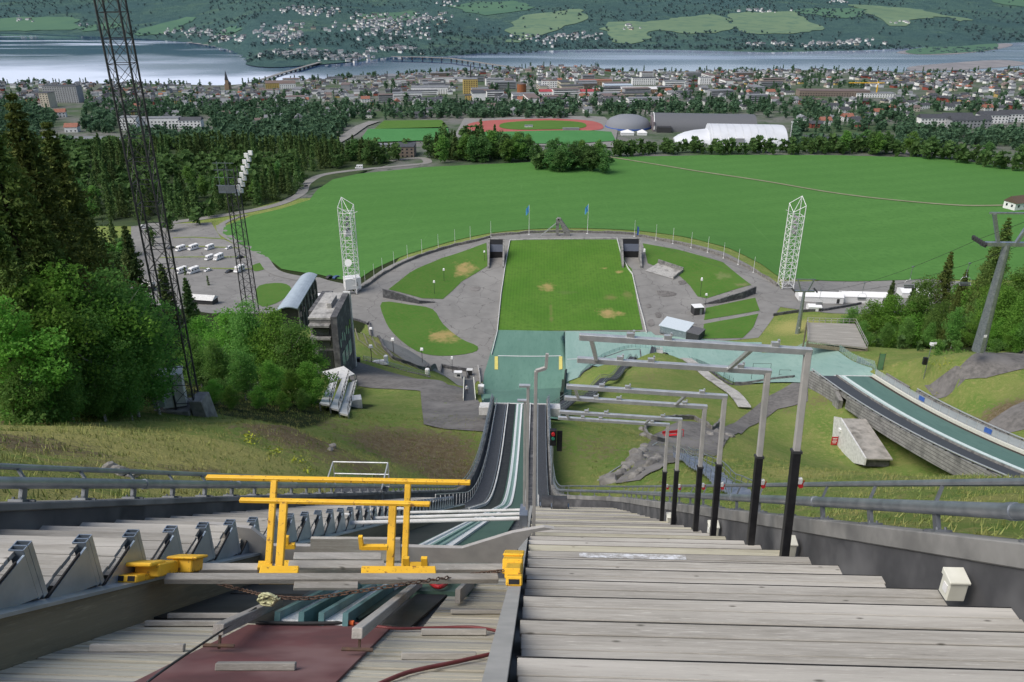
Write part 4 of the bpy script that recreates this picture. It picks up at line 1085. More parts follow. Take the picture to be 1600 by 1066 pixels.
# ------------------------------------------------------------------ portal frames along the right wall
LEAN = (0, math.sin(R_(8)), math.cos(R_(8)))
pf = [((13.85, 545, 905), (16.0, 577, 902), 'nearest'), ((19.3, 616, 885), (21.4, 632, 882), 'middle'), ((24.8, 652, 874), (27.0, 660, 872), 'farthest')]
for (p1, p2, lab) in pf:
    b0 = ir(4.22, solve_s(p1[0], .95), -1.4)
    t = thing('cantilever_frame', 'pair of grey cantilever posts with black lower sleeves on the right deck edge, %s pair' % lab, 'cantilever frame', tuple(b0), group='cantilever frames along the right wall')
    ends = []
    for (Zc, yt, xl) in (p1, p2):
        s = solve_s(Zc, .95); b = ir(4.22, s, -1.4); tp = htop(b, yt + 4, LEAN); d = (tp - b); L = np.linalg.norm(d); d /= L
        mid = b + d * (L * .58)
        o = MB().bar(b, mid, .13, .13, up=(0,1,0)).build('sleeve', MAT['black_paint'], t); bevel(o, .008)
        o = MB().bar(mid - d * .1, tp, .1, .1, up=(0,1,0)).build('post', MAT['beige_metal'], t); bevel(o, .006)
        MB().bar(mid - d * .03, mid + d * .012, .155, .155, up=(0,1,0)).build('sleeve_collar', MAT['steel_dark'], t)
        lo, hi = 0, 8
        for _ in range(40):
            md = (lo + hi) / 2
            if proj(tp + np.array([-md, 0, md * .055]))[0] > xl: lo = md
            else: hi = md
        e = tp + np.array([-lo, 0, lo * .055]); st = tp + np.array([.06, 0, 0])
        o = MB().bar(st, e, .1, .1).build('arm', MAT['steel_light'], t, label=None); bevel(o, .006)
        for f in (.16, .62, .78):
            m = MB(); c = st + (e - st) * f; m.box(c + np.array([0, 0, .085]), (.12, .07, .07)); m.box(c + np.array([.05, 0, .13]), (.03, .05, .06))
            m.build('arm_clamp', MAT['steel_light'], t)
        ends.append((st, e))
        w_ = b + d * (L * .44) + np.array([.13, -.03, 0])
        m = MB(); m.box(w_ + np.array([-.03, 0, .05]), (.06, .06, .1)); m.build('winch', MAT['white_dirty'], t)
        m = MB(); m.tube([w_ + np.array([-.01, -.03, -.04]), w_ + np.array([-.01, .03, -.04])], .042, 10); m.tube([w_ + np.array([.02, 0, -.03]), w_ + np.array([.04, 0, .06])], .01, 6); m.build('winch_drum', MAT['red'], t)
    (sa, ea), (sb, eb) = ends
    MB().bar(ea + (sa-ea)*.05, eb + (sb-eb)*.1, .06, .06).build('brace', MAT['steel_light'], t)
    MB().bar(sa + (ea-sa)*.25, sb + (eb-sb)*.22, .06, .06).build('brace', MAT['steel_light'], t)

# junction boxes on the right wall
for k, (px, py, w_) in enumerate([(1478, 890, .22), (1228, 838, .24), (1112, 815, .27), (1046, 801, .27)]):
    Zc = 1250 * 4.5 / (px - 836); s = solve_s(Zc, .85); c = ir(4.5, s, -.98)
    t = thing('junction_box', ['pale junction box on the right wall, nearest to the camera', 'pale junction box beside the first black post', 'pale junction box beside the third black post', 'pale junction box beside the two farthest black posts'][k], 'junction box', tuple(c), group='junction boxes on the right wall')
    m = MB(); m.box(c + np.array([0, 0, .02]), (w_ * .9, w_ * .8, w_ * 1.05)); o = m.build('cabinet', MAT['cream'], t); bevel(o, .01)
    m = MB(); x0, x1, y0, y1 = c[0]-w_/2, c[0]+w_/2, c[1]-w_*.46, c[1]+w_*.46; z = c[2] + .02 + w_ * .525
    m.hexa([(x0,y0,z),(x1,y0,z),(x1,y1,z),(x0,y1,z),(x0,y0,z+.03),(x1,y0,z+.03),(x1,y1,z+.08),(x0,y1,z+.08)]); o = m.build('lid', MAT['cream'], t); bevel(o, .006)
    m = MB(); m.box((c[0]-w_*.46, c[1]-.02, c[2]+.04), (.012, .08, .1)); m.build('label_plate', MAT['white'], t)
# dark cable rollers at the foot of the plank deck
for k, (dx, lab) in enumerate([(.7, 'left'), (1.25, 'right')]):
    b = ir(dx, 43.5 - k * 2.5, -.92)
    t = thing('cable_roller', 'round dark cable roller at the lower end of the plank deck, %s of two' % lab, 'roller', tuple(b))
    m = MB(); m.tube([b + np.array([-.35, 0, 0]), b + np.array([.35, 0, 0])], .55, 16); smooth_by_angle(m.build('drum', MAT['steel_dark'], t))
    m = MB(); m.box(b + np.array([-.42, 0, -.3]), (.06, .3, .8)); m.box(b + np.array([.42, 0, -.3]), (.06, .3, .8)); m.build('bracket', MAT['steel'], t)
# inspection platform outside the left wall
b = ir(-7.3, solve_s(33, 0), -.55)
t = thing('inspection_platform', 'small grating platform with a white guard frame on the left inrun wall', 'platform', tuple(b))
MB().box(b, (2.2, 1.5, .08)).build('grating', MAT['grate'], t)
m = MB()
for z in (.0, .62, 1.2): m.tube([b + np.array([-1.15, .8, z]), b + np.array([1.15, .8, z])], .03, 6)
for x in (-1.15, 1.15):
    m.tube([b + np.array([x, .8, 0]), b + np.array([x, .8, 1.2]), b + np.array([x, -.75, .95]), b + np.array([x, -.75, 0])], .03, 6)
m.build('guard_frame', MAT['steel_light'], t)
m = MB()
for x in (-1, 1): m.bar(b + np.array([x, 0, 0]), b + np.array([x, 0, -2.2]), .08, .08, up=(0,1,0))
m.build('leg', MAT['steel_dark'], t)
# ------------------------------------------------------------------ middle distance
def g3(x, y, dz=0): return np.array([x, y, h1(x, y) + dz])
def atx(px, py, x):
    d = ray(px, py); return EYE + d * (x / d[0])
def mpp(p): return proj(p)[2] / F            # metres per pixel at p
# lattice light towers of the arena
def light_tower(px, py, top_py, lean, label, left):
    b = T(px, py); b[2] -= .2
    t = thing('light_tower', label, 'light tower', tuple(b), group='white lattice light towers of the arena')
    Ht = htop(b, top_py, hi=70)[2] - b[2]; a = 2.75; rot = R_(38 if left else 52)
    cs = [np.array([math.cos(rot + k * math.pi/2), math.sin(rot + k * math.pi/2), 0]) * a * 1.41 for k in range(4)]
    hi = [Ht - 5.5 if k % 2 else (Ht if k == (0 if left else 1) * 1 else Ht - 2.5) for k in range(4)]
    # the head slopes up to the corner that faces the field
    order = sorted(range(4), key=lambda k: cs[k][1]); hh = {order[0]: Ht - 6, order[1]: Ht - 3.2, order[2]: Ht - 3.2, order[3]: Ht}
    for k in range(4): MB().tube([b + cs[k], b + cs[k] + np.array([0,0,hh[k]])], .2, 6).build('leg', MAT['white'], t)
    m = MB(); zs = np.arange(1.5, Ht - 5.5, 3.1)
    for i, z in enumerate(zs):
        for k in range(4):
            p, q = b + cs[k], b + cs[(k+1) % 4]
            m.tube([p + [0,0,z], q + [0,0,z]], .1, 4, cap=False)
            if i < len(zs) - 1:
                mid = (p + q) / 2 + [0,0,zs[i+1]]
                m.tube([p + [0,0,z], mid], .085, 4, cap=False); m.tube([q + [0,0,z], mid], .085, 4, cap=False)
    for k in range(4):
        p, q = b + cs[k] + [0,0,hh[k]], b + cs[(k+1) % 4] + [0,0,hh[(k+1)%4]]; m.tube([p, q], .14, 4)
    m.tube([b + cs[order[0]] + [0,0,hh[order[0]]], b + cs[order[3]] + [0,0,hh[order[3]]]], .12, 4)
    m.build('lattice', MAT['white'], t)
    for i in range(4):
        z = Ht - 9 - i * 2.4; p = b + np.array([0, 0, z]); MB().box(p, (3.6, .5, 1.3), rot + .8).build('lamp_bank', M('lamp_glass', (.3,.29,.3), (.2,.19,.2), scale=2) if 'lamp_glass' not in bpy.data.materials else bpy.data.materials['lamp_glass'], t)
    if left:
        o = MB().box(b + np.array([0, -.3, 5.4]), (7.2, 5.2, 5.2), rot - .25).build('equipment_cabin', MAT['white'], t)
        MB().box(b + np.array([3.0, -3.0, 5.6]), (.12, .9, 1.9), rot - .25).build('cabin_door', MAT['steel_dark'], o)
        MB().tube([b + np.array([-.2, -3.6, 16]), b + np.array([-.2, -3.9, 16.1])], 1.7, 16).build('dish', MAT['white'], t)
        MB().box(b + np.array([0, -.5, 29]), (3.2, 2.6, 2.2), rot).build('white_case', MAT['white_dirty'], t)
    MB().tube([b + np.array([-1.5 if not left else 1.5, 0, Ht - 7]), b + np.array([-5.2 if not left else 5.2, -.4, Ht - 5.6])], .1, 4).build('bracket_arm', MAT['white'], t)
    m = MB()
    for k in range(4): m.box(b + cs[k] + [0,0,.2], (1.3, 1.3, 1.2))
    m.build('footing', MAT['concrete'], t)
light_tower(552, 457, 311, 0, 'white lattice light tower with a cabin and dish, left of the arena', True)
light_tower(1227, 450, 309, 0, 'open white lattice light tower right of the arena', False)

# dark lattice mast on the left ridge
b = aty(293, 628, 66); gz = h1(b[0], b[1]); b[2] -= .3
t = thing('lattice_mast', 'tall dark steel lattice mast rising out of frame beside the left trees', 'mast', tuple(b))
a = .86; Ht = 52
_q = R_(8); cs = [np.array([x*math.cos(_q)-y*math.sin(_q), x*math.sin(_q)+y*math.cos(_q), 0]) for x, y in ((-a,-a),(a,-a),(a,a),(-a,a))]
for c in cs: MB().tube([b + c, b + c + [0,0,Ht]], .085, 6).build('leg', MAT['steel_dark'], t)
m = MB(); z = .6
while z < Ht - 2:
    for k in range(4):
        p, q = b + cs[k], b + cs[(k+1) % 4]
        m.bar(p + [0,0,z], q + [0,0,z], .05, .05); m.bar(p + [0,0,z], q + [0,0,z+1.9], .04, .04); m.bar(q + [0,0,z], p + [0,0,z+1.9], .035, .035)
    z += 1.9
m.build('lattice', MAT['steel_dark'], t)
c0 = b + np.array([-1.2, 0, 0])
t = thing('mast_footing', 'weathered concrete plinth under the dark mast with a leaning side buttress', 'footing', tuple(c0 + [0,0,-3]))
m = MB(); m.hexa([c0+[-1.9,-1.5,-2.4], c0+[1.9,-1.5,-2.4], c0+[1.9,1.6,-2.4], c0+[-1.9,1.6,-2.4], c0+[-1.6,-1.3,0], c0+[1.75,-1.3,0], c0+[1.75,1.4,0], c0+[-1.6,1.4,0]]); bevel(m.build('plinth', MAT['concrete'], t), .05)
m = MB(); m.hexa([c0+[2.2,-1,-3.2], c0+[3.7,-1,-3.2], c0+[3.7,1,-3.2], c0+[2.2,1,-3.2], c0+[1.8,-1,.9], c0+[3.0,-1,.9], c0+[3.0,1,.9], c0+[1.8,1,.9]]); bevel(m.build('buttress', MAT['concrete'], t), .05)
t = thing('equipment_cabinet', 'large white equipment cabinet standing on the mast plinth', 'cabinet', tuple(c0 + [-.2,0,.1]))
o = MB().box(c0 + np.array([.1, -.2, 1.85]), (2.1, 1.6, 3.3), .35).build('body', MAT['white_dirty'], t); bevel(o, .03)
o = MB().box(c0 + np.array([.1, -.2, 3.58]), (2.3, 1.8, .14), .35).build('lid', MAT['white'], t)
c1 = aty(250, 632, 64)
t = thing('equipment_cabinet', 'smaller pale green cabinet half hidden by the tree left of the mast', 'cabinet', tuple(c1))
bevel(MB().box(c1 + np.array([0, 0, .9]), (1.0, .9, 2.0), .3).build('body', M('pale_green_metal', (.36,.42,.38)), t), .02); MB().box(c1 + np.array([0,0,1.95]), (1.1, 1.0, .12), .3).build('lid', MAT['white'], t)

# floodlight mast beyond the left trees
b = g3(-89, 230, -.3)
b2 = aty(390, 470, 230); b = np.array([b2[0], 230, h1(b2[0], 230)]); hm = htop(b, 262, hi=80)[2] - b[2]
t = thing('floodlight_mast', 'dark floodlight mast with a tilted bank of white lamps above the parking lot', 'floodlight mast', tuple(b))
a = 1.9
cs = [np.array([x, y, 0]) for x, y in ((-a,-a),(a,-a),(a,a),(-a,a))]
for c in cs: MB().tube([b + c, b + c * .75 + [0,0,hm]], .17, 5).build('leg', MAT['steel_dark'], t)
m = MB(); z = 0
while z < hm - 3:
    f0, f1 = 1 - .25*z/hm, 1 - .25*(z+3)/hm
    for k in range(4):
        p, q = b + cs[k]*f0 + [0,0,z], b + cs[(k+1)%4]*f1 + [0,0,z+3]; m.bar(p, q, .09, .09)
        m.bar(p, b + cs[(k+1)%4]*f0 + [0,0,z], .08, .08)
    z += 3
m.build('lattice', MAT['steel_dark'], t)
m = MB(); m.box(b + np.array([-1.2, 0, hm - 7]), (5, 3.6, .3)); m.box(b + np.array([-1.2, -1.7, hm - 5.8]), (5, .15, 1.9))
for z in (-4.5, -2.2, 0, 2): m.bar(b + np.array([-4.6, -1, hm + z - .5]), b + np.array([1.5, -1, hm + z - .5]), .12, .12); 
for x in (-3.4, -.9): m.bar(b + np.array([x, -1, hm - 7]), b + np.array([x, -1, hm + 2]), .14, .14, up=(0,1,0))
m.build('lamp_gantry', MAT['steel'], t)
for r in range(7):
    for c in range(2):
        p = b + np.array([1.2 + r * .72 + c * .9, -.6 + c * 1.1, hm - 7.4 + r * 1.85 + c * .5]); MB().box(p, (1.25, .5, 1.25), -.25).build('lamp', MAT['white'], t)

# chairlift
def lift_tower(px, py, top_py, lab, rz):
    b = T(px, py) if px < 1400 else aty(px, py, 135); b[2] -= .3
    t = thing('lift_tower', lab, 'lift tower', tuple(b)); Ht = htop(b, top_py, hi=60)[2] - b[2]; k = Ht / 22.
    MB().tube([b, b + [0,0,Ht*.97]], [1.15*k, .62*k], 10).build('column', MAT['steel'], t)
    z = Ht * .97; e = b + np.array([0, 0, z])
    m = MB(); m.bar(e + [-4.6*k, 0, 0], e + [4.6*k, 0, 0], .9*k, .7*k); m.build('crossarm', MAT['steel'], t)
    m = MB()
    for s_ in (-1, 1): m.bar(e + [s_*1.6*k, 0, .2*k], e + [s_*3.6*k, 0, 5.6*k], .55*k, .55*k, up=(0,1,0))
    m.bar(e + [-4.4*k, 0, 5.7*k], e + [4.4*k, 0, 5.7*k], .35*k, .3*k); m.build('lifting_frame', MAT['steel'], t)
    for s_ in (-1, 1):
        m = MB()
        for i in range(6): 
            c = e + np.array([s_*5.0*k, (i - 2.5)*.85*k, .55*k]); m.tube([c - [.2*k,0,0], c + [.2*k,0,0]], .38*k, 8)
        m.bar(e + [s_*5.0*k, -2.4*k, .2*k], e + [s_*5.0*k, 2.4*k, .2*k], .25*k, .3*k); m.build('sheave_train', MAT['steel_dark'], t)
    MB().box(b + np.array([0, -1.05*k, Ht*.16]), (.5*k, .1, .5*k)).build('number_plate', MAT['white'], t)
    return [e + np.array([s_*5.0*k, 0, .95*k]) for s_ in (-1, 1)], k
L1, k1 = lift_tower(1529, 546, 376, 'big blue-grey chairlift tower among the right trees', 0)
L2, k2 = lift_tower(1246, 521, 453, 'smaller chairlift tower beside the wooden platform', 0)
back = [np.array([70 + s_, 40., 150]) for s_ in (-5, 5)]
cab = []
for i in range(2):
    P = []
    for (p, q, sag) in ((back[i], L1[i], 1.5), (L1[i], L2[i], 4.0), (L2[i], np.array([60 + 8*i, 420., 6.]), 1)):
        for f in np.linspace(0, 1, 14)[:-1]:
            c = p + (q - p) * f; c = c + np.array([0, 0, -sag * 4 * f * (1 - f)]); P.append(c)
    o = MB().tube(P, .035, 5).build('lift_cable', MAT['steel_dark'], origin=P[0]); tag(o, ['left haul cable of the chairlift between its two towers', 'right haul cable of the chairlift between its two towers'][i], 'cable'); cab.append(P)
def chair(p, label, rz=0., first=None):
    t = thing('lift_chair', label, 'lift chair', tuple(p), rz, group='chairlift chairs')
    m = MB(); m.box((0,0,0), (.5,.25,.2)); m.tube([(0,0,0),(0,.25,-1.2),(0,.25,-2.6),(0,.05,-3.0)], .06, 6); m.lbuild('hanger', MAT['steel'], t)
    m = MB()
    for s_ in (-1, 1): m.tube([(0,.05,-3.0),(s_*.7,.05,-3.1),(s_*1.1,.0,-3.6),(s_*1.15,-.1,-4.6),(s_*1.1,-.55,-4.75)], .045, 6)
    m.lbuild('side_frame', MAT['steel_light'], t)
    MB().box((0,-.3,-4.72), (2.3,.55,.1)).lbuild('seat', MAT['steel_dark'], t)
    m = MB(); m.box((0,.0,-4.35), (2.25,.08,.45)); m.lbuild('backrest', MAT['steel'], t)
    return t
def on_cable(i, f): 
    k = 13 + f * 13; j = int(k); P = cab[i]; return P[j] + (P[min(j+1, len(P)-1)] - P[j]) * (k - j)
def cable_at(i, px):
    best = min(np.linspace(0, 1, 200), key=lambda f: abs(proj(on_cable(i, f))[0] - px)); return on_cable(i, best)
ch = chair(cable_at(0, 1427), 'empty chairlift chair hanging against the green field')
for i, px, lab in [(1, 1516, 'empty chairlift chair hanging next to the big lift tower'), (0, 1352, 'empty chairlift chair hanging over the longer white tent'), (0, 1283, 'empty chairlift chair hanging beside the smaller lift tower')]:
    dup(ch, tuple(cable_at(i, px)), label=lab)

# flagpoles on the rim
def flagpole(px, py, hpx, lab, first=[None], grp='bare white flagpoles along the arena rim'):
    b = T(px, py); b[2] -= .1
    h = hpx * mpp(b) / math.cos(R_(19))
    if first[0] is None:
        t = thing('flagpole', lab, 'flagpole', tuple(b), group=grp)
        MB().tube([(0,0,0),(0,0,8)], [.12,.07], 6).lbuild('pole', MAT['white'], t); MB().tube([(0,0,0),(0,0,.35)], .5, 8).lbuild('base', MAT['white_dirty'], t)
        first[0] = t; t.scale = (1, 1, h / 8)
    else: dup(first[0], tuple(b), label=lab, scale=(1, 1, h / 8))
for px, py in [(571,447),(585,437),(598,428),(616,418),(637,408),(659.5,399),(685,391),(711,384),(735,379),(767,371)]:
    flagpole(px, py, 25, 'bare white flagpole on the left half of the arena rim')
for px, py in [(991,370),(1024.5,376),(1051,381.5),(1079.5,388),(1105.5,395),(1130,404),(1153,414),(1177,426)]:
    flagpole(px, py, 25, 'bare white flagpole on the right half of the arena rim')
for px, py, lab in [(826.6, 367.5, 'tall flagpole flying a sky blue flag left of the torch sculpture'), (917.7, 366, 'tall flagpole flying a sky blue flag right of the torch sculpture')]:
    b = T(px, py); h = 46 * mpp(b) / math.cos(R_(18)); t = thing('flagpole', lab, 'flagpole', tuple(b), group='flagpoles with blue flags')
    MB().tube([b, b + [0,0,h]], [.16,.08], 6).build('pole', MAT['white'], t); MB().tube([b, b + [0,0,.4]], .6, 8).build('base', MAT['white_dirty'], t)
    m = MB(); vs = []; fs = []
    for i in range(6):
        for j in range(5):
            vs.append(b + np.array([-.1 - i * .34, .25 * math.sin(i * 1.1 + j * .4), h - .3 - j * .95 - i * .42]))
    for i in range(5):
        for j in range(4): fs.append((i*5+j, i*5+j+1, (i+1)*5+j+1, (i+1)*5+j))
    m.add(vs, fs); m.build('flag', MAT['flagblue'], t, smooth=True)
b = T(995, 371); t = thing('banner_flag', 'dark blue beach flag standing beside the right tunnel mouth', 'flag', tuple(b))
MB().tube([b, b + [0,0,6.5]], .06, 5).build('pole', MAT['steel_dark'], t)
MB().prism([b + [-.1,0,6.4], b + [.9,0,5.6], b + [1.0,0,3], b + [.8,0,1.2], b + [-.1,0,1.2]], (0,.06,0)).build('cloth', MAT['blue'], t)

# rim wall
def wall_along(name, path, h, th, mat, label, cat='wall', jag=0., sink=.4, dz=0.):
    L, R = ribbon_xy(path, th); secs = []
    for l, r in zip(L, R):
        z = h1(*((l + r) / 2)) + dz; j = rnd.uniform(-jag, jag)
        secs.append([(l[0],l[1],z-sink),(r[0],r[1],z-sink),(r[0],r[1],z+h+j),(l[0],l[1],z+h+j)])
    o = MB().sweep(secs).build(name, mat, origin=secs[len(secs)//2][0]); tag(o, label, cat); return o
rim = dens(curve(pxw([(562,452),(571,449),(585,439),(598,430),(616,420),(637,409.5),(659.5,400.5),(685,392.5),(711,385),(735,380),(766,372)]), 4), 2.5, False)
wall_along('stone_wall', rim, 1.5, .8, MAT['stone'], 'low rough stone wall along the left half of the arena rim', jag=.3)
rim = dens(curve(pxw([(766,370),(800,367),(830,364.5),(880,363),(917,364),(960,365.5),(992,367.5)]), 4), 2.5, False)
wall_along('stone_wall', rim, 1.3, .8, MAT['stone'], 'low rough stone wall behind the torch sculpture', jag=.3)
rim = dens(curve(pxw([(992,369),(1024.5,375),(1051,380),(1079.5,386.5),(1105.5,394),(1130,402.5),(1153,412.5),(1177,424),(1200,438),(1214,448)]), 4), 2.5, False)
wall_along('stone_wall', rim, 1.5, .8, MAT['stone'], 'low rough stone wall along the right half of the arena rim', jag=.3)
wall_along('kerb', dens(pxw([(797,376.5),(880,374.5),(965,373.5)]), 4, False), .6, 1.0, MAT['concrete_light'], 'pale concrete kerb at the far end of the outrun lawn', 'kerb')
wall_along('outrun_board', dens(pxw([(797,377),(789,420),(783,460),(777,520),(768,556)]), 3, False), 1.0, .25, MAT['white_dirty'], 'white board fence along the left side of the outrun lawn', 'board fence')
wall_along('outrun_board', dens(pxw([(964,375),(970,400),(981,421),(988,430),(1005,500),(1010,522)]), 3, False), 1.0, .25, MAT['white_dirty'], 'white board fence along the right side of the outrun lawn', 'board fence')
# torch sculpture
Yb = T(874, 369)[1]; b = T(874, 369)
t = thing('torch_sculpture', 'grey angular torch sculpture with leaning slab and strut on the rim', 'sculpture', tuple(b))
P = lambda x, y: aty(x, y, Yb)
MB().prism([P(868.5,371), P(872.5,371), P(874,342), P(869,343)], (0,2.,0)).build('upright_slab', MAT['concrete'], t)
MB().prism([P(884,371), P(891,370), P(890,362), P(876,342), P(871,341)], (0,2.4,0)).build('leaning_slab', MAT['concrete'], t)
MB().bar(P(842,371), P(869,349), .5, .5).build('strut', MAT['steel_light'], t)

# tunnel mouths under the rim
def tunnel(x0, x1, ytop, ybot, xb0, xb1, lab):
    b0, b1 = T(x0, ybot), T(x1, ybot); Y = b0[1]; z0 = min(b0[2], b1[2]) - .3
    Yf = Y + 7; tl, tr_ = aty(x0, ytop, Yf + 2), aty(x1, ytop, Yf + 2)
    zt = tl[2]; xl, xr = tl[0], tr_[0]
    t = thing('tunnel_mouth', lab, 'tunnel', ((xl + xr) / 2, Y, z0))
    for x, s_, xe in ((xl, -1, b0[0]), (xr, 1, b1[0])):
        m = MB(); m.hexa([(xe - .45, Y - 5, z0 - 1), (xe + .45, Y - 5, z0 - 1), (x + .45, Yf + 3, z0 - 1), (x - .45, Yf + 3, z0 - 1), (xe - .45, Y - 5, z0 + .9), (xe + .45, Y - 5, z0 + .9), (x + .45, Yf + 3, zt + .2), (x - .45, Yf + 3, zt + .2)]); m.build('wing_wall', MAT['concrete'], t)
    hm_ = (zt - z0)
    MB().box(((xl+xr)/2, Yf, z0 + hm_*.21), (xr - xl, .4, hm_*.5)).build('opening', MAT['black'], t)  # solid black slab stands in for the shaded tunnel interior
    m = MB(); m.hexa([(xl, Yf-.3, z0+hm_*.46), (xr, Yf-.3, z0+hm_*.46), (xr, Yf+.2, z0+hm_*.46), (xl, Yf+.2, z0+hm_*.46), (xl, Yf+1.5, z0+hm_*.78), (xr, Yf+1.5, z0+hm_*.78), (xr, Yf+2, z0+hm_*.78), (xl, Yf+2, z0+hm_*.78)]); m.build('canopy', M('slate_sheet', (.10,.115,.15), (.08,.09,.12)) if 'slate_sheet' not in bpy.data.materials else bpy.data.materials['slate_sheet'], t)
    m = MB(); m.hexa([(xl, Yf+1.5, z0+hm_*.76), (xr, Yf+1.5, z0+hm_*.76), (xr, Yf+2.1, z0+hm_*.76), (xl, Yf+2.1, z0+hm_*.76), (xl, Yf+2.6, zt), (xr, Yf+2.6, zt), (xr, Yf+3, zt), (xl, Yf+3, zt)]); m.build('back_panel', MAT['black_paint'], t)
    MB().box(((xl+xr)/2, Yf + 3.2, zt + .1), (xr - xl + 1.4, .6, .5)).build('lintel', MAT['concrete_light'], t)
tunnel(764, 787, 375, 413, 764, 790, 'dark tunnel mouth under the rim left of the outrun lawn')
tunnel(972, 1000, 374, 412, 978, 1003, 'dark tunnel mouth under the rim right of the outrun lawn')
# ramps with dark retaining walls
def ramp_wall(pts, lab):
    path = dens(pxw([(p[0], p[1]) for p in pts]), 2.5, False); hs = np.interp(np.linspace(0, 1, len(path)), np.linspace(0, 1, len(pts)), [p[2] for p in pts])
    L, R = ribbon_xy(path, .6); secs = []
    for l, r, h in zip(L, R, hs):
        z = h1(*((l+r)/2)); secs.append([(l[0],l[1],z-.5),(r[0],r[1],z-.5),(r[0],r[1],z+h),(l[0],l[1],z+h)])
    o = MB().sweep(secs).build('retaining_wall', MAT['concrete_dark'], origin=secs[0][0]); tag(o, lab, 'wall')
ramp_wall([(599,465,4.2),(625,470,3.6),(655,475,2.2),(680,473,.4)], 'dark retaining wall between the two left grass banks')
ramp_wall([(1099,476,.4),(1125,474,2.4),(1160,467,3.4),(1180,459,3.6)], 'dark retaining wall below the right grass bank')
# sunken concrete pit
b = T(1035, 428)
t = thing('sunken_pit', 'small sunken concrete pit cut into the right grass bank', 'pit', tuple(b))
P = pxw([(1008,424),(1052,437),(1067,425),(1028,412)])
m = MB(); m.add([p + [0,0,.35] for p in P], [(0,1,2,3)]); m.build('pit_floor', MAT['concrete_light'], t)
for i, h in ((2, 2.0), (1, 1.2)):
    a, c = P[i], P[(i+1) % 4]; MB().bar(a + [0,0,h/2], c + [0,0,h/2], .5, h + .6).build('pit_wall', MAT['concrete'], t)

# lamp posts
def lamp_post(hx, hy, bx, by, lab, first=[None]):
    b = T(bx, by); h = max(2., htop(b, hy, hi=20)[2] - b[2])
    if first[0] is None:
        t = thing('lamp_post', lab, 'lamp post', tuple(b), group='white headed lamp posts of the arena')
        MB().tube([(0,0,0),(0,0,6)], .09, 5).lbuild('pole', MAT['steel_dark'], t)
        m = MB(); m.hexa([(-.5,-.35,5.7),(.5,-.35,5.7),(.5,.35,5.7),(-.5,.35,5.7),(-.38,-.18,6.6),(.38,-.18,6.6),(.38,.3,6.8),(-.38,.3,6.8)]); bevel(m.lbuild('lamp_head', MAT['white'], t), .08)
        first[0] = t; t.scale = (1, 1, h / 6.3)
    else: dup(first[0], tuple(b), label=lab, scale=(1, 1, h / 6.3))
for a in [(756,393,757,408,'lamp post with white head on the left bank beside the tunnel mouth'),(693,421,694,440,'lamp post with white head in the middle of the left bank'),(677,440,679,460,'lamp post with white head at the foot of the left bank'),
    (1007,391,1005,420,'lamp post with white head beside the right tunnel mouth'),(1095,436,1094,463,'lamp post with white head on the right bank above the small hut'),(1105,460,1102,478,'lamp post with white head by the end of the right retaining wall'),
    (580.5,541,581,566,'lamp post with white head at the left end of the terraced grass'),(614,530,615,552,'lamp post with white head on the curved path above the terraced grass'),(658,545.5,660,567,'lamp post with white head below the left lawn'),(707.6,559,707,583,'lamp post with white head by the small kiosk'),
    (580,513,580.5,528,'lamp post with white head at the upper edge of the terraced grass')]: lamp_post(*a)
# ------------------------------------------------------------------ normal hill (right)
def nh(c, u, h=0.):
    return np.array([62.9 + c + .07 * u, 150 - u, 62.3 + .18 * u + .0016 * max(0, u - 7) ** 2 + h])
def nrect(u, c0, c1, h0, h1_): 
    g = lambda v: v(u) if callable(v) else v
    return [nh(g(c0), u, g(h0)), nh(g(c1), u, g(h0)), nh(g(c1), u, g(h1_)), nh(g(c0), u, g(h1_))]
def nsweep(name, us, c0, c1, h0, h1_, mat, parent):
    return MB().sweep([nrect(u, c0, c1, h0, h1_) for u in us]).build(name, mat, parent)
U = list(np.linspace(0, 80, 30))
t = thing('normal_hill_inrun', 'smaller green ski jump inrun on the right with white tracks and tubular rails', 'ski jump inrun', tuple(nh(0, 30)))
nsweep('bed', U, -4, 9.5, -1.2, -.12, MAT['concrete'], t)
nsweep('green_matting', U, .95, lambda u: 5.6, -.12, .02, MAT['mat_side'], t)
nsweep('brown_strip', U, 5.6, lambda u: 6.3, -.12, .0, M('brown_membrane', (.055,.042,.03), (.04,.03,.024), scale=2), t)
for c in (-.5, .5): nsweep('white_track', U, c - .36, c + .36, -.12, .07, M('white_track_paint', (.62,.7,.68), (.52,.6,.58), scale=2) if 'white_track_paint' not in bpy.data.materials else bpy.data.materials['white_track_paint'], t)
nsweep('track_centre', U, -.13, .13, -.12, .03, MAT['mat_light'], t)
nsweep('walkway', U, -3.9, -1.0, -.12, .01, MAT['grate'], t)
nsweep('edge_board', U, -.95, -.75, -.12, .35, MAT['concrete'], t)
nsweep('cream_kerb', U, 6.4, 6.9, -.3, .5, MAT['cream'], t)
nsweep('takeoff_edge', [-.4, .05], -1.2, 6.9, -.8, .06, MAT['white_dirty'], t)
nsweep('right_stairs', U, 7.1, 9.4, -.12, .03, MAT['concrete'], t)
nsweep('right_wall', list(np.linspace(11, 80, 20)), 9.5, 9.9, -1.6, .75, MAT['concrete'], t)
nsweep('front_wall', list(np.linspace(-14, 8, 8)), 9.7, 10.0, -2.5, .5, MAT['concrete'], t)
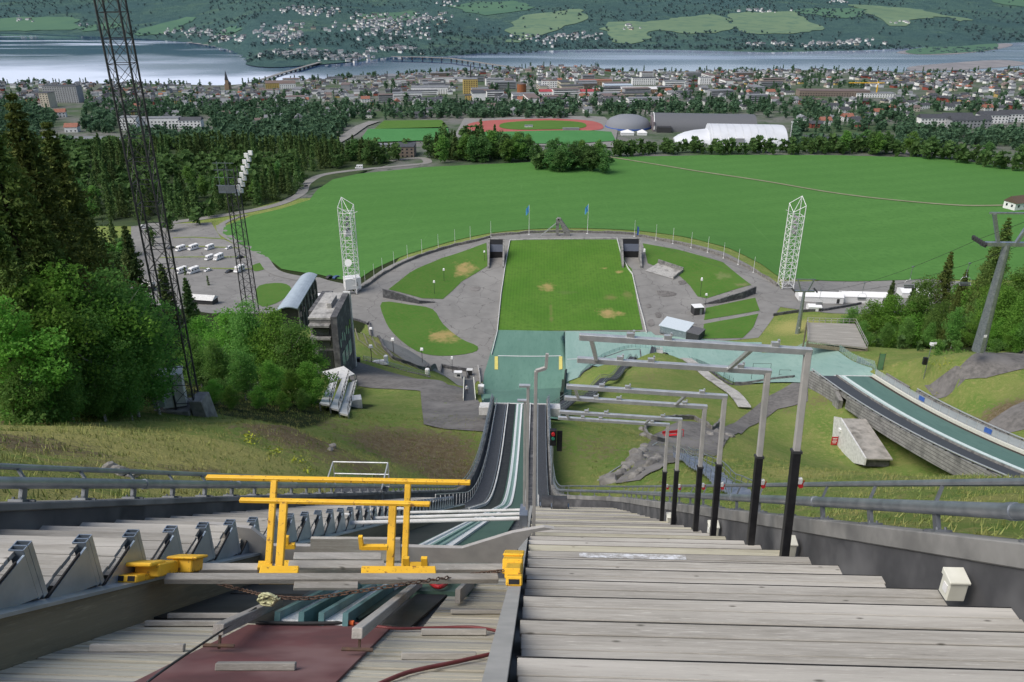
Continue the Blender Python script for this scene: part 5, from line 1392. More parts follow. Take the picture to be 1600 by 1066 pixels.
# left wall in two blocks with a gap for the cabin
nsweep('left_wall', list(np.linspace(13, 80, 22)), -4.4, -4.0, lambda u: -2.6 - .012 * u, -.1, MAT['concrete_board'], t)
nsweep('left_wall', list(np.linspace(-4, 9, 6)), -4.6, -4.1, lambda u: -10.5, -.1, MAT['concrete_board'], t)
nsweep('buttress', list(np.linspace(9, 11.5, 3)), -5.0, -4.2, -9, lambda u: -.4 - (u - 9) * .5, MAT['concrete'], t)
for c, u0, hz in ((-4.25, -4, .28), (9.7, 11, 1.05)):
    us = list(np.linspace(u0, 80, 24))
    smooth_by_angle(MB().tube([nh(c, u, hz) for u in us], .13, 8).build('rail_pipe', MAT['steel_light'], t))
    for u in np.arange(u0 + 1, 80, 3.2):
        MB().bar(nh(c, u, hz - .45), nh(c, u, hz), .2, .2, up=(0,1,0)).build('rail_bracket', MAT['steel_dark'], t)
f = thing('net_fence', 'translucent grey net fence with blue patches along the right of the smaller inrun', 'fence', tuple(nh(7.0, 30)))
us = list(np.arange(0, 78, 2.6))
for u in us: MB().tube([nh(7.02, u, 0), nh(7.02, u, 1.75)], .05, 5).build('fence_post', MAT['steel_light'], f)
for a, c in zip(us[:-1], us[1:]):
    m = MB(); m.add([nh(7.02, a + .06, .5), nh(7.02, c - .06, .5), nh(7.02, c - .06, 1.7), nh(7.02, a + .06, 1.7)], [(0,1,2,3)]); m.build('net_panel', MAT['net_grey'], f)
for px, py in ((1440, 634), (1545, 690)):
    u = min(np.arange(2, 78, .3), key=lambda u: abs(proj(nh(7.0, u, 1.1))[0] - px)); m = MB(); m.hexa([nh(6.9,u+.9,.7), nh(6.95,u+.9,.7), nh(6.95,u-.9,.7), nh(6.9,u-.9,.7), nh(6.9,u+.9,1.55), nh(6.95,u+.9,1.55), nh(6.95,u-.9,1.55), nh(6.9,u-.9,1.55)]); m.build('blue_patch', MAT['blue'], f)
# cabin under the left wall
Xc = nh(-9.3, 18)[0]
sp = [atx(x, y, Xc) for x, y in [(1303,651),(1313,653),(1352,716),(1350,727),(1335,724),(1299,700)]]
t = thing('timing_cabin', 'white wedge shaped cabin with flat tan roof and red notice under the smaller inrun', 'cabin', tuple(sp[5]))
MB().prism(sp, (.25, 0, 0)).build('side_wall', MAT['white_dirty'], t)
m = MB(); a, c = sp[1], sp[2]; m.prism([a + [.25,0,-.35], c + [.25,0,-.35], c + [.25,0,-.1], a + [.25,0,-.1]], (4.3, 0, 0)); m.build('roof', M('tan_roof', (.36,.335,.3), (.25,.24,.215), scale=.8, c3=(.16,.15,.13), s3=.5), t)
m = MB(); a, c = sp[2], sp[3]; m.prism([a + [.25,.6,-.4], a + [.25,1.2,-.4], a + [.25,1.2,-2.0], a + [.25,.6,-2.0]], (4.2, 0, 0)); m.build('end_wall', MAT['concrete_dark'], t)
q = atx(1304, 689, Xc - .7); o = MB().box(q, (1.15, .06, 1.7)).build('notice', MAT['red'], t)
for k in range(4): MB().box(q + [0, -.04, .5 - k * .3], (.8 - .15 * (k % 2), .02, .1)).build('notice_line', MAT['white'], o)
MB().bar(q + [.3,0,.8], q + [.9,.3,.9], .06, .06).build('notice_bracket', MAT['steel'], t)
MB().box(atx(1312, 672, Xc - .15), (.3, .8, .5)).build('lamp', MAT['white'], t)

# netting and fences round the pale mat
def net_fence(pts, h, lab, mat, step=2.5, name='net_fence', postmat='steel_dark'):
    path = dens(curve(pxw(pts), 4), step, False)
    t = thing(name, lab, 'fence', tuple(path[0]))
    for p in path[::1][:95]: MB().tube([p - [0,0,.2], p + [0,0,h]], .045, 4).build('fence_post', MAT[postmat], t)
    m = MB()
    for i, (a, c) in enumerate(zip(path[:-1], path[1:])): m.add([a + [0,0,.1], c + [0,0,.1], c + [0,0,h], a + [0,0,h]], [(0,1,2,3)])
    m.build('net', mat, t); return path
net_fence([(907,588),(925,571),(945,557),(975,546.5),(1000,544.5),(1040,551),(1080,564),(1110,579),(1145,600)], 1.7, 'arched net fence along the lower edge of the pale mat', MAT['net'])
def world_fence(P, h, lab, mat, postmat):
    P = dens([np.array([x, y, h1(x, y)]) for x, y in P], 2.4, False); P = [np.array([p[0], p[1], h1(p[0], p[1]) + .3]) for p in P]
    t = thing('net_fence', lab, 'fence', tuple(P[0]))
    for p in P: MB().tube([p - [0,0,.3], p + [0,0,h]], .045, 4).build('fence_post', MAT[postmat], t)
    m = MB()
    for a, c in zip(P[:-1], P[1:]): m.add([a + [0,0,.1], c + [0,0,.1], c + [0,0,h], a + [0,0,h]], [(0,1,2,3)])
    m.build('net', mat, t)
world_fence([(70.4,150.5),(71.4,165),(72.2,176),(71.2,190),(70.7,206)], 1.7, 'turquoise net fence at the right edge of the pale mat', MAT['net'], 'steel_light')
wall_along('kerb', dens(pxw([(905,590),(925,573),(945,559),(975,548.5),(1000,547),(1040,553.5),(1080,566),(1110,581),(1145,602)]), 2, False), .45, .5, MAT['concrete_dark'], 'dark kerb under the arched net fence', 'kerb')
wall_along('hill_edge_wall', dens(curve(pxw([(885,585),(882,600),(879,618),(877,632)]), 3), 2, False), 2.2, .5, MAT['black_paint'], 'curved black edge wall at the right of the dark landing mat')
b = T(1374, 580); t = thing('green_net', 'small upright green net screen behind the smaller inrun', 'net screen', tuple(b))
for dx in (-.6, .6): MB().tube([b + [dx,0,0], b + [dx,0,4.2]], .05, 5).build('post', MAT['steel_dark'], t)
m = MB(); m.add([b + [-.6,0,.3], b + [.6,0,.3], b + [.6,0,4], b + [-.6,0,4]], [(0,1,2,3)]); m.build('net', netmat('green_netting', (.05,.2,.12), .7), t)

b = T(1209, 592); t = thing('start_rail', 'pair of dark tubular rail frames at the lower edge of the pale mat', 'railing', tuple(b))
for dx, w_, h in ((-3.2, 4.2, 4.0), (2.4, 2.6, 2.4)):
    m = MB(); m.tube([b + [dx-w_/2,0,-.2], b + [dx-w_/2,0,h], b + [dx+w_/2,0,h], b + [dx+w_/2,0,-.2]], .06, 5); m.tube([b + [dx-w_/2,0,h*.5], b + [dx+w_/2,0,h*.5]], .045, 5); m.build('hoop', MAT['steel_dark'], t)
wall_along('kerb', dens(pxw([(1148,602),(1195,597),(1240,592)]), 2, False), .9, .5, MAT['concrete_dark'], 'dark concrete edge below the tubular rail frames', 'kerb')
# stairs, walkways
def ground_stair(pts, w, lab, mat, rail=True, lift=.25, name='hill_stairs', steps=True):
    path = dens(pxw(pts), .9, False); L, R = ribbon_xy(path, w)
    t = thing(name, lab, 'stairway', tuple(path[0])); m = MB()
    zz = [h1(*((l+r)/2)) + lift for l, r in zip(L, R)]
    for i in range(len(L) - 1):
        z = (zz[i] + zz[i+1]) / 2
        m.hexa([(L[i][0],L[i][1],z-.1),(R[i][0],R[i][1],z-.1),(R[i+1][0],R[i+1][1],z-.1),(L[i+1][0],L[i+1][1],z-.1),(L[i][0],L[i][1],z),(R[i][0],R[i][1],z),(R[i+1][0],R[i+1][1],z),(L[i+1][0],L[i+1][1],z)])
    m.build('flight', mat, t)
    if rail:
        for side in (L, R):
            m = MB(); m.tube([(p[0], p[1], z + 1.0) for p, z in zip(side, zz)], .045, 5); m.tube([(p[0], p[1], z + .5) for p, z in zip(side, zz)], .03, 4)
            for p, z in list(zip(side, zz))[::2]: m.bar((p[0], p[1], z), (p[0], p[1], z + 1.0), .05, .05, up=(0,1,0))
            m.build('handrail', MAT['steel'], t)
    return t
ground_stair([(866,655),(900,632),(940,605),(980,577),(1021,546)], 1.7, 'long grey stairway with handrails climbing diagonally between the two hills', MAT['grate'], lift=1.3)
ground_stair([(1030,545),(1075,566),(1120,600),(1163,640)], 2.6, 'pale plank walkway down the right side of the grassy mound', MAT['concrete_light'], rail=False, name='plank_walkway', lift=.7)
ground_stair([(1062,718),(1085,733),(1120,755),(1158,782)], 1.5, 'metal walkway with pale rails behind the black posts', MAT['steel'], lift=.6, name='metal_walkway')
ground_stair([(568,563),(600,571),(640,582),(672,590)], .5, 'grey handrail fence along the lower service path', MAT['gravel'], lift=.1, name='path_railing')
# terraced rows on the left stand and right stand
k = 0
for off in range(6):
    pts = [(546 + off * 9, 508 + off * 6.0), (560 + off * 14, 532 + off * 6), (590 + off * 14, 556 + off * 5)]
    if off < 6: 
        o = strip('terrace_step', dens(pxw(pts), 3, False), .45, M('terrace_timber', (.26,.24,.16), (.2,.19,.12)) if 'terrace_timber' not in bpy.data.materials else bpy.data.materials['terrace_timber'], .22, 1)
wall_along('terrace_wall', dens(curve(pxw([(541,498),(560,502),(574,508),(580,520),(600,545),(640,570),(664,578),(668,572)]), 3), 2, False), .9, .5, MAT['concrete_dark'], 'curved dark kerb wall between the terraced grass and the arena path')
wall_along('terrace_wall', dens(pxw([(672,580),(690,574),(708,578),(729,581),(731,592)]), 2, False), 1.5, .5, MAT['concrete_dark'], 'short dark wall above the kiosk', )
# kiosk, ramp and person
b = T(716, 590); t = thing('kiosk', 'small white kiosk beside the ramp below the terraced grass', 'kiosk', tuple(b))
MB().box(b + [0,0,1.2], (2.6, 1.6, 2.2)).build('body', MAT['white_dirty'], t); MB().box(b + [0,0,2.38], (2.9, 1.9, .15)).build('roof', MAT['white'], t); MB().box(b + [.2,-.82,1.3], (1.2,.06,.9)).build('hatch', MAT['glass'], t)
b = T(734, 586); t = thing('kiosk', 'small dark hut with white roof right of the white kiosk', 'kiosk', tuple(b))
MB().box(b + [0,0,1.1], (1.8, 1.6, 2.2)).build('body', MAT['steel_dark'], t); MB().box(b + [0,0,2.3], (2.2, 1.9, .15)).build('roof', MAT['white_dirty'], t)
_y0 = T(733, 627)[1]
ra = [aty(x, y, _y0 + dy) + [0,0,.1] for x, y, dy in ((724,627,0),(743,628,0),(740,594,13),(725,594,13))]
t = thing('access_ramp', 'dark ramp with pale edge boards left of the landing mat', 'ramp', tuple(ra[0]))
MB().prism(ra, (0,0,-.3)).build('ramp_deck', MAT['grate'], t)
for i, j in ((0,3),(1,2)): MB().bar(ra[i] + [0,0,.3], ra[j] + [0,0,.3], .12, .5).build('edge_board', MAT['cream'], t)
wall_along('hill_edge_wall', dens(pxw([(747,576),(750,595),(754,618)]), 2, False), 1.6, .35, MAT['concrete_light'], 'pale edge wall at the left of the dark landing mat')
b = T(752, 617); o = MB().box(b + [0,0,1], (1.1,.8,1.9)).build('white_cabinet', MAT['white'], origin=b); bevel(o, .05); tag(o, 'white cabinet at the lower end of the pale edge wall', 'cabinet')

def person(name, loc, rz, label, shirt, group=None, walk=.25, scale=1.):
    t = thing(name, label, 'person', tuple(loc), rz, group)
    me = bpy.data.meshes.new('body'); 
    V = [(0,0,.95),(0,0,1.15),(0,.0,1.4),(0,.01,1.52),(0,.03,1.66),(0,.02,1.76),
         (-.1,0,.9),(-.11,walk*.4,.5),(-.11,walk*.55,.08),(-.11,walk*.55+.16,.04),(.1,0,.9),(.11,-walk*.1,.5),(.11,-walk*.8,.1),(.11,-walk*.8+.16,.04),
         (-.19,0,1.42),(-.25,-.06,1.14),(-.24,.06,.9),(-.24,.1,.8),(.19,0,1.42),(.25,.06,1.14),(.24,.2,.95),(.24,.26,.88)]
    E = [(0,1),(1,2),(2,3),(3,4),(4,5),(0,6),(6,7),(7,8),(8,9),(0,10),(10,11),(11,12),(12,13),(2,14),(14,15),(15,16),(16,17),(2,18),(18,19),(19,20),(20,21)]
    rad = [.14,.13,.15,.055,.095,.07,.09,.065,.045,.035,.09,.065,.045,.035,.06,.045,.035,.03,.06,.045,.035,.03]
    me.from_pydata(V, E, []); o = bpy.data.objects.new('body', me); COL.objects.link(o)
    sk = o.modifiers.new('skin', 'SKIN'); 
    if not me.skin_vertices: 
        bpy.context.view_layer.objects.active = o
    for i, r in enumerate(rad): me.skin_vertices[0].data[i].radius = (r, r * .8); me.skin_vertices[0].data[i].use_root = (i == 0)
    o.modifiers.new('sub', 'SUBSURF').levels = 1; o.modifiers['sub'].render_levels = 1
    dg = bpy.context.evaluated_depsgraph_get(); ev = bpy.data.meshes.new_from_object(o.evaluated_get(dg)); bpy.data.objects.remove(o)
    ev.name = 'body'
    for m_ in (MAT['trousers'], shirt, MAT['skin']): ev.materials.append(m_)
    for p in ev.polygons:
        z = p.center.z; x = abs(p.center.x)
        p.material_index = 2 if (z > 1.5 or (x > .2 and z < .98)) else (1 if (z > .93) else 0)
        p.use_smooth = True
    b_ = bpy.data.objects.new('body', ev); COL.objects.link(b_); b_.parent = t; KIDS.setdefault(t.name, []).append(b_)
    h = MB(); h.tube([(0,.01,1.69),(0,.0,1.75),(0,.0,1.79)], [.092,.085,.04], 10); h.lbuild('hair', MAT['trousers'], t, smooth=True)
    t.scale = (scale,) * 3
    return t
kp = .32; pb = (ra[0] * .7 + ra[1] * .3) * (1 - kp) + (ra[3] * .7 + ra[2] * .3) * kp
person('person', pb, R_(200), 'person in a white top and dark trousers walking on the dark ramp', MAT['shirt'])
grp = 'people standing in the parking lot'
pp = person('person', T(316, 398.5), R_(20), 'person in dark clothes standing between the motorhomes of the parking lot', MAT['trousers'], grp, .1)
dup(pp, tuple(T(356.5, 404.5)), R_(120), 'person in dark clothes, left of a pair standing by the dark pickup'); dup(pp, tuple(T(361, 404.5)), R_(250), 'person in dark clothes, right of a pair standing by the dark pickup')

# take-off side boxes and signal
for x0, x1, lab in ((-7.4, -5.9, 'white fabricated box at the left end of the take-off edge'), (1.7, 3.1, 'white fabricated box at the right end of the take-off edge')):
    a = ir(0, S3 - 1.2, -1.5); m = MB(); m.hexa([ir(x0,S3-1.9,-2.4), ir(x1,S3-1.9,-2.4), ir(x1,S3+.2,-2.4), ir(x0,S3+.2,-2.4), ir(x0,S3-1.9,-1.3), ir(x1,S3-1.9,-1.3), ir(x1,S3+.2,-1.3), ir(x0,S3+.2,-1.3)])
    o = m.build('takeoff_box', MAT['white_dirty'], origin=ir((x0+x1)/2, S3-1, -2.4)); bevel(o, .04); tag(o, lab, 'box')
sg = aty(862, 772, 58.); t = thing('signal_light', 'start signal with red and green lamps on a pole right of the curved inrun', 'signal light', tuple(sg))
hs = htop(sg, 680, hi=20)[2]; m = MB(); MB().tube([sg + [0,0,-2], np.array([sg[0], sg[1], hs])], .09, 6).build('pole', MAT['steel'], t)
c = np.array([sg[0], sg[1], hs - .2]); o = MB().box(c, (.55, .4, 1.5)).build('housing', MAT['black_paint'], t); bevel(o, .03)
MB().tube([c + [0,-.2,.45], c + [0,-.36,.45]], .15, 10).build('red_lamp', MAT['red'], t); MB().tube([c + [0,-.2,.0], c + [0,-.28,.0]], .15, 10).build('green_lamp', M('green_lamp', (.03,.2,.14)), t)
MB().box(c + [.55,.05,-.4], (.45,.06,2.0)).build('backing_board', MAT['black_paint'], t)
b = T(1443, 592); t = thing('signal_pole', 'slim pole with a black signal box and white camera head on the right grass slope', 'signal pole', tuple(b))
tp = htop(b, 538, hi=20); MB().tube([b, tp], .07, 6).build('pole', MAT['steel'], t); L_ = tp[2] - b[2]
bevel(MB().box(b + [-.55,0,L_*.52], (.75,.55,1.5)).build('signal_box', MAT['black_paint'], t), .03); m = MB(); m.box(tp, (.5,.8,.45)); m.box(tp + [.6,0,.15], (.5,.25,.25)); m.bar(tp + [-.3,0,.3], tp + [.9,0,.4], .08, .08); m.build('camera_head', MAT['white'], t)

# playground area
b = T(1048, 684); t = thing('bench', 'red bench on the round gravel area between the hills', 'bench', tuple(b), R_(10))
for z, y, h in ((.45, 0, .08), (.85, .25, .45)): MB().box((0, y, z), (2.6, .5 if h < .1 else .08, h)).lbuild('seat' if h < .1 else 'backrest', MAT['red'], t)
for x in (-1.1, 1.1): MB().box((x, .05, .22), (.12, .45, .44)).lbuild('leg', MAT['black'], t)
b = T(1062, 683); t = thing('play_frame', 'red tubular frame standing beside the red bench', 'frame', tuple(b))
m = MB(); m.tube([b + [-.5,0,0], b + [-.5,0,1.3], b + [.5,0,1.3], b + [.5,0,0]], .07, 6); m.build('hoop', MAT['red'], t); 
wall_along('low_wall', dens(curve(pxw([(1040,692),(1018,688),(1008,678),(1010,668),(1025,660),(1055,655),(1085,656),(1100,664),(1112,672),(1118,668),(1125,660)]), 3), 1, False), .8, .35, MAT['stone'], 'curved low stone wall round the gravel area', jag=.12)
ro = MB(); 
def rock(p, r, lab, grp):
    bm = bmesh.new(); bmesh.ops.create_icosphere(bm, subdivisions=2, radius=1)
    sx, sy, sz = r * rnd.uniform(.8,1.5), r * rnd.uniform(.7,1.1), r * rnd.uniform(.5,.8); q = [rnd.uniform(0,6) for _ in range(3)]
    for v in bm.verts:
        f = 1 + .22 * math.sin(v.co.x*3+q[0]) * math.cos(v.co.y*3.4+q[1]) + .1 * math.sin(v.co.z*6+q[2])
        v.co = Vector((round(v.co.x*f*1.6)/1.6*.45 + v.co.x*f*.55, v.co.y*f, v.co.z*f)); v.co.x *= sx; v.co.y *= sy; v.co.z *= sz
    me = bpy.data.meshes.new('boulder'); bm.to_mesh(me); bm.free(); me.materials.append(MAT['stone'])
    o = bpy.data.objects.new('boulder', me); COL.objects.link(o); o.location = tuple(p + [0,0,.1]); o.rotation_euler = (0,0,rnd.uniform(0,6)); tag(o, lab, 'boulder', grp)
for i, (x, y) in enumerate([(1003,672),(1006,682),(1008,698),(1003,706),(996,712),(992,720),(984,727),(978,734),(970,741),(962,748),(953,753),(1012,716),(1022,722),(1030,716),(1016,728),(1001,738),(992,746),(1110,680),(1128,690),(1140,682),(1120,676)]):
    rock(T(x, y), rnd.uniform(.5,.95), 'grey boulder in the rough stone edge of the gravel path between the hills', 'boulders edging the gravel path')
for i, (x, y) in enumerate([(180,737),(190,742),(172,735),(205,745),(520,698),(516,704)]):
    rock(T(x, y), rnd.uniform(.2,.4), 'small pale rock lying on the left grass mound', 'rocks on the left grass mound')
m = MB().tube([T(1026,697) + [0,0,.5], T(934,757) + [0,0,.5]], .07, 5); o = m.build('guide_rail', MAT['steel_light'], origin=T(934,757)); tag(o, 'thin pale rail running from the stone edge up to the gravel area', 'rail')

# bleachers
G = [T(530, 640)]
t = thing('bleachers', 'white stepped viewing platforms with railings and a canvas roof beside the left trees', 'bleachers', tuple(G[0]))
for i, q in enumerate([[(501,642),(517,644.5),(531,604),(520,606)], [(517,646),(531,650),(547,601),(537,603)], [(531,652),(545,655),(559,607),(546,612)]]):
    P = [T(*p) + [0,0,1.1 - .25*i] for p in q]
    P[2][2] += 1.3; P[3][2] += 1.3
    o = MB().prism(P, (0,0,-.25)).build('platform', MAT['white_dirty'], t)
    r = MB()
    for a, c in ((P[1], P[2]),):
        for f in np.linspace(0, 1, 8): w_ = a + (c - a) * f; r.bar(w_, w_ + [0,0,1.05], .07, .07, up=(0,1,0))
        r.bar(a + [0,0,1.05], c + [0,0,1.05], .07, .07); r.bar(a + [0,0,.55], c + [0,0,.55], .05, .05)
    r.build('railing', MAT['steel_dark'], o)
    for p in P: MB().bar(p, p - [0,0,3], .15, .15, up=(0,1,0)).build('leg', MAT['steel'], t)
P = [T(x, y + 12) for x, y in [(503,581),(537,572),(554,584.5),(519,596)]]; zc = max(p[2] for p in P) + 1.5
P = [atz(x, y, zc + .4 * k) for k, (x, y) in enumerate([(503,581),(537,572),(554,584.5),(519,596)])]
o = MB().prism(P, (0,0,-.15)).build('canvas_roof', MAT['white_dirty'], t)
for p in P: MB().bar(p, p - [0,0,3.5], .12, .12, up=(0,1,0)).build('roof_post', MAT['steel_light'], o)
b = T(555, 636); o = MB().box(b + [0,0,.8], (2.0, 1.6, 1.5), .3).build('white_box', MAT['white_dirty'], origin=b); bevel(o, .05); tag(o, 'small white box standing right of the bleachers', 'box')
b = T(593, 568); m = MB(); m.hexa([b+[-2.4,-1,0],b+[2.4,-1,0],b+[2.2,1,0],b+[-2.0,1,0],b+[-1.6,-.6,.8],b+[1.2,-.6,1.0],b+[1.0,.5,1.0],b+[-1.2,.5,.7]]); m.box(b + [1.6,.2,1.3], (.9,.9,1.6)); o = m.build('covered_machine', MAT['white'], origin=b); bevel(o, .15); tag(o, 'white tarpaulin covered machine by the handrail of the service path', 'covered machine')
b = T(560, 566); o = MB().box(b + [0,0,.6], (.9,.9,1.2)).build('bin', MAT['black_paint'], origin=b); bevel(o, .05); tag(o, 'small dark bin at the corner of the service path', 'bin')
b = T(668, 586); o = MB().box(b + [0,0,1], (1.1,1.1,1.7)).build('bollard_light', MAT['white'], origin=b); bevel(o, .2); tag(o, 'white block standing on the grass below the terrace', 'bollard')

# judges' tower and neighbours
b = aty(512, 592, 149); gz = h1(-43, 150) - 3
t = thing('judges_tower', "grey concrete judges' tower with a dark glazed side, left of the landing slope", 'tower', (-43.5, 150, gz))
def blk(x0, x1, y0, y1, z0, z1, name, mat, par, bv=.05): 
    o = MB().box(((x0+x1)/2, (y0+y1)/2, (z0+z1)/2), (x1-x0, y1-y0, z1-z0)).build(name, mat, par)
    if bv: bevel(o, bv)
    return o
blk(-47, -42.2, 150, 164, gz, 73.4, 'wall', MAT['concrete'], t)
blk(-47.2, -42.3, 149.8, 164.2, 73.4, 73.9, 'roof_terrace', MAT['concrete_light'], t)
m = MB(); m.hexa([(-42.2,148.2,gz),(-40.9,148.2,gz),(-40.9,160,gz),(-42.2,160,gz),(-42.2,148.6,74.6),(-40.9,148.6,74.6),(-40.9,160,75.4),(-42.2,160,75.4)]); fin = m.build('fin_wall', MAT['concrete_dark'], t)
for k in range(6): MB().box((-40.88, 149.8 + k * 1.75, 68.2 + .75 * (k % 2)), (.12, 1.0, 1.9)).build('window', MAT['glass'], fin)
for k in range(3): MB().box((-40.88, 151 + k * 3, 64), (.1, 2.2, 3.4)).build('lower_window', MAT['glass'], fin)
m = MB(); m.hexa([(-42.2,160,gz),(-40.6,160,gz),(-40.6,160.6,gz),(-42.2,160.6,gz),(-42.2,160,75.6),(-40.6,160,75.6),(-40.6,160.6,75.6),(-42.2,160.6,75.6)]); m.build('pale_cladding', MAT['white_dirty'], t)
for z0, z1 in ((70.2,71.6),(67.6,69.2)): blk(-46.4, -43, 149.4, 150.2, z0, z1, 'balcony_opening', MAT['glass'], t, 0)
for z in (69.6, 72.4): blk(-47, -42.6, 148.6, 150.1, z - .25, z + .25, 'balcony', MAT['concrete'], t)
g = blk(-45.8, -42.6, 149.7, 150.3, gz + 3.2, 66.4, 'glazing', MAT['glass'], t, 0)
for k in range(3): MB().box((-45.2 + k * 1.2, 149.66, (gz + 3.2 + 66.4) / 2), (.12, .08, 66.4 - gz - 3.2)).build('mullion', MAT['steel_dark'], g)
blk(-44.5, -43.5, 155, 160, 73.9, 75.0, 'rooftop_box', MAT['concrete_light'], t)
blk(-49.5, -47, 158, 170, gz, 72, 'side_wing', MAT['concrete_dark'], t)
rz_ = 52.5
q = [atz(x, y, rz_) for x, y in [(430,486.5),(464.5,482),(496,432.7),(471,434.7)]]
t = thing('arena_building', 'long dark building with a pale blue curved metal roof behind the tower', 'building', tuple(q[0] - [0,0,12]))
m = MB(); n_ = 8; lo_, hi_ = [], []
for k in range(n_ + 1):
    f = k / n_; bow = .9 * math.sin(math.pi * f)
    lo_.append(q[0] + (q[1] - q[0]) * f + [0,0,bow]); hi_.append(q[3] + (q[2] - q[3]) * f + [0,0,bow + .8])
loop = lo_ + [p - [0,0,.3] for p in lo_[::-1]]; loop2 = hi_ + [p - [0,0,.3] for p in hi_[::-1]]
m.sweep([loop, loop2]); m.build('roof', M('blue_roof', (.36,.42,.47), (.3,.355,.4), scale=.6, rough=.5), t)
ins = lambda p, c, k: c + (p - c) * k
cc = sum(q) / 4; w_ = [ins(p, cc, .9) for p in q]
MB().prism([p - [0,0,.3 - .0] for p in w_], (0,0,-14)).build('wall', MAT['steel_dark'], t)
for k in range(7):
    p = q[1] + (q[2] - q[1]) * (k + .3) / 7; MB().bar(p - [0,0,.3], p - [0,0,13], .35, .35, up=(0,1,0)).build('column', MAT['concrete'], t)
for k in range(5):
    p = w_[1] + (w_[2] - w_[1]) * (k + .6) / 5.5; MB().box(p - [-.1,0,3.2], (.2,2.2,1.6)).build('window', MAT['glass'], t)
def simple_box(name, px, py, size, rz, mat, lab, cat, dz=0, mat2=None):
    b = T(px, py) + [0,0,dz]; t = thing(name, lab, cat, tuple(b), rz)
    bevel(MB().box((0,0,size[2]/2), size).lbuild('body', mat, t), .04); MB().box((0,0,size[2]+.06), (size[0]+.15, size[1]+.15, .12)).lbuild('roof', mat2 or MAT['white'], t)
    MB().box((size[0]*.2, -size[1]/2-.03, size[2]*.45), (1.0,.06,size[2]*.8)).lbuild('door', MAT['steel'], t); return t
simple_box('container', 501, 472, (9,3.2,3.6), R_(8), MAT['white'], 'white container behind the judges\' tower', 'container')
wall_along('parapet', dens(pxw([(497,462),(522,463),(531,470)]), 2, False), 1.6, .6, MAT['concrete_dark'], 'dark parapet wall in front of the white container')
simple_box('arena_hut', 1089, 490, (4.4,4.4,3.6), R_(10), MAT['steel_dark'], 'small dark hut with a white roof below the right bank', 'hut')
b = T(1062, 522); t = thing('arena_hut', 'larger hut with pale metal roof and dark annex beside the pale mat', 'hut', tuple(b), R_(-32))
MB().box((-1.5,0,1.7), (12,7,3.4)).lbuild('wall', MAT['steel'], t); m = MB(); m.hexa([(-8,-4,3.3),(4.4,-4,3.3),(4.4,4,4.6),(-8,4,4.6),(-8,-4,3.5),(4.4,-4,3.5),(4.4,4,4.8),(-8,4,4.8)]); m.lbuild('roof', M('pale_blue_roof', (.5,.56,.6), (.44,.5,.54)), t)
MB().box((7.2,-1,1.8), (5.4,7,3.6)).lbuild('annex', MAT['steel_dark'], t); MB().box((7.2,-1,3.72), (5.7,7.3,.2)).lbuild('annex_roof', M('slate_roof', (.12,.12,.125), (.09,.09,.095)), t)
b = T(1074, 506); 
# marquees right of the arena
for x0, x1, y, hgt, lab in ((1252,1312,474,4.2,'long white marquee beside the right light tower'),(1317,1388,474,4.2,'longest white marquee with a tall front right of the arena'),(1263,1283,487,2.8,'small low white tent in front of the marquees'),(1408,1452,466,3.4,'white marquee partly hidden by trees at the far right of the row')):
    a, c = T(x0, y), T(x1, y); w_ = np.linalg.norm(c - a); b = (a + c) / 2; dp = 7 if hgt > 3 else 4
    t = thing('marquee', lab, 'marquee', tuple(b), R_(-3), group='white marquees right of the arena')
    MB().box((0,dp/2,hgt*.36), (w_,dp,hgt*.72)).lbuild('walls', MAT['white'], t)
    m = MB(); m.prism([(-w_/2-.1,-.2,hgt*.72),(-w_/2-.1,dp+.2,hgt*.72),(-w_/2-.1,dp*.5,hgt*1.05)], (w_+.2,0,0)); m.lbuild('roof', MAT['white'], t)
    MB().box((w_*.38,-.05,hgt*.3), (1.2,.1,hgt*.5)).lbuild('door', MAT['steel_dark'], t)
wall_along('forecourt_wall', dens(pxw([(1208,494),(1240,489),(1290,486),(1345,476)]), 3, False), 1.2, .6, MAT['concrete_dark'], 'dark low wall below the white marquees')
# wooden viewing platform
zc = T(1305, 545)[2] + 3.0
q = [atz(x, y, zc) for x, y in [(1262,532),(1355,544),(1336,506),(1261,504)]]
t = thing('viewing_platform', 'weathered wooden viewing platform with railings beside the smaller lift tower', 'platform', tuple(q[0]))
MB().prism(q, (0,0,-.4)).build('deck', MAT['plank'], t)
for i, j in ((3,2),(2,1),(0,3)):
    r = MB(); a, c = q[i], q[j]
    for f in np.linspace(0, 1, 9): w_ = a + (c - a) * f; r.bar(w_, w_ + [0,0,1.3], .1, .1, up=(0,1,0))
    for z in (.65, 1.3): r.bar(a + [0,0,z], c + [0,0,z], .09, .09)
    r.build('railing', MAT['concrete_light'], t)
for p in q: MB().bar(p, p - [0,0,9], .35, .35, up=(0,1,0)).build('leg', MAT['timber_brown'], t)
for i, j in ((0,1),(1,2)): MB().bar(q[i] - [0,0,1.2], q[j] - [0,0,1.2], .2, .9).build('skirt', MAT['timber_brown'], t)
# farmhouse at the right edge
b = T(1590, 326); t = thing('farmhouse', 'white gabled farmhouse with a brown roof at the right end of the dirt path', 'house', tuple(b), R_(20))
MB().box((0,0,2.6), (16,9,5.2)).lbuild('wall', MAT['white'], t); m = MB(); m.prism([(-8.4,-5.2,5),(-8.4,5.2,5),(-8.4,0,9)], (16.8,0,0)); m.lbuild('roof', M('brown_roof', (.12,.085,.06), (.09,.065,.05)), t)
for x in (-5,0,5): MB().box((x,-4.55,3), (1.4,.1,1.6)).lbuild('window', MAT['glass'], t)
for y in (-2,2): MB().box((-8.05,y,3), (.1,1.3,1.6)).lbuild('window', MAT['glass'], t)

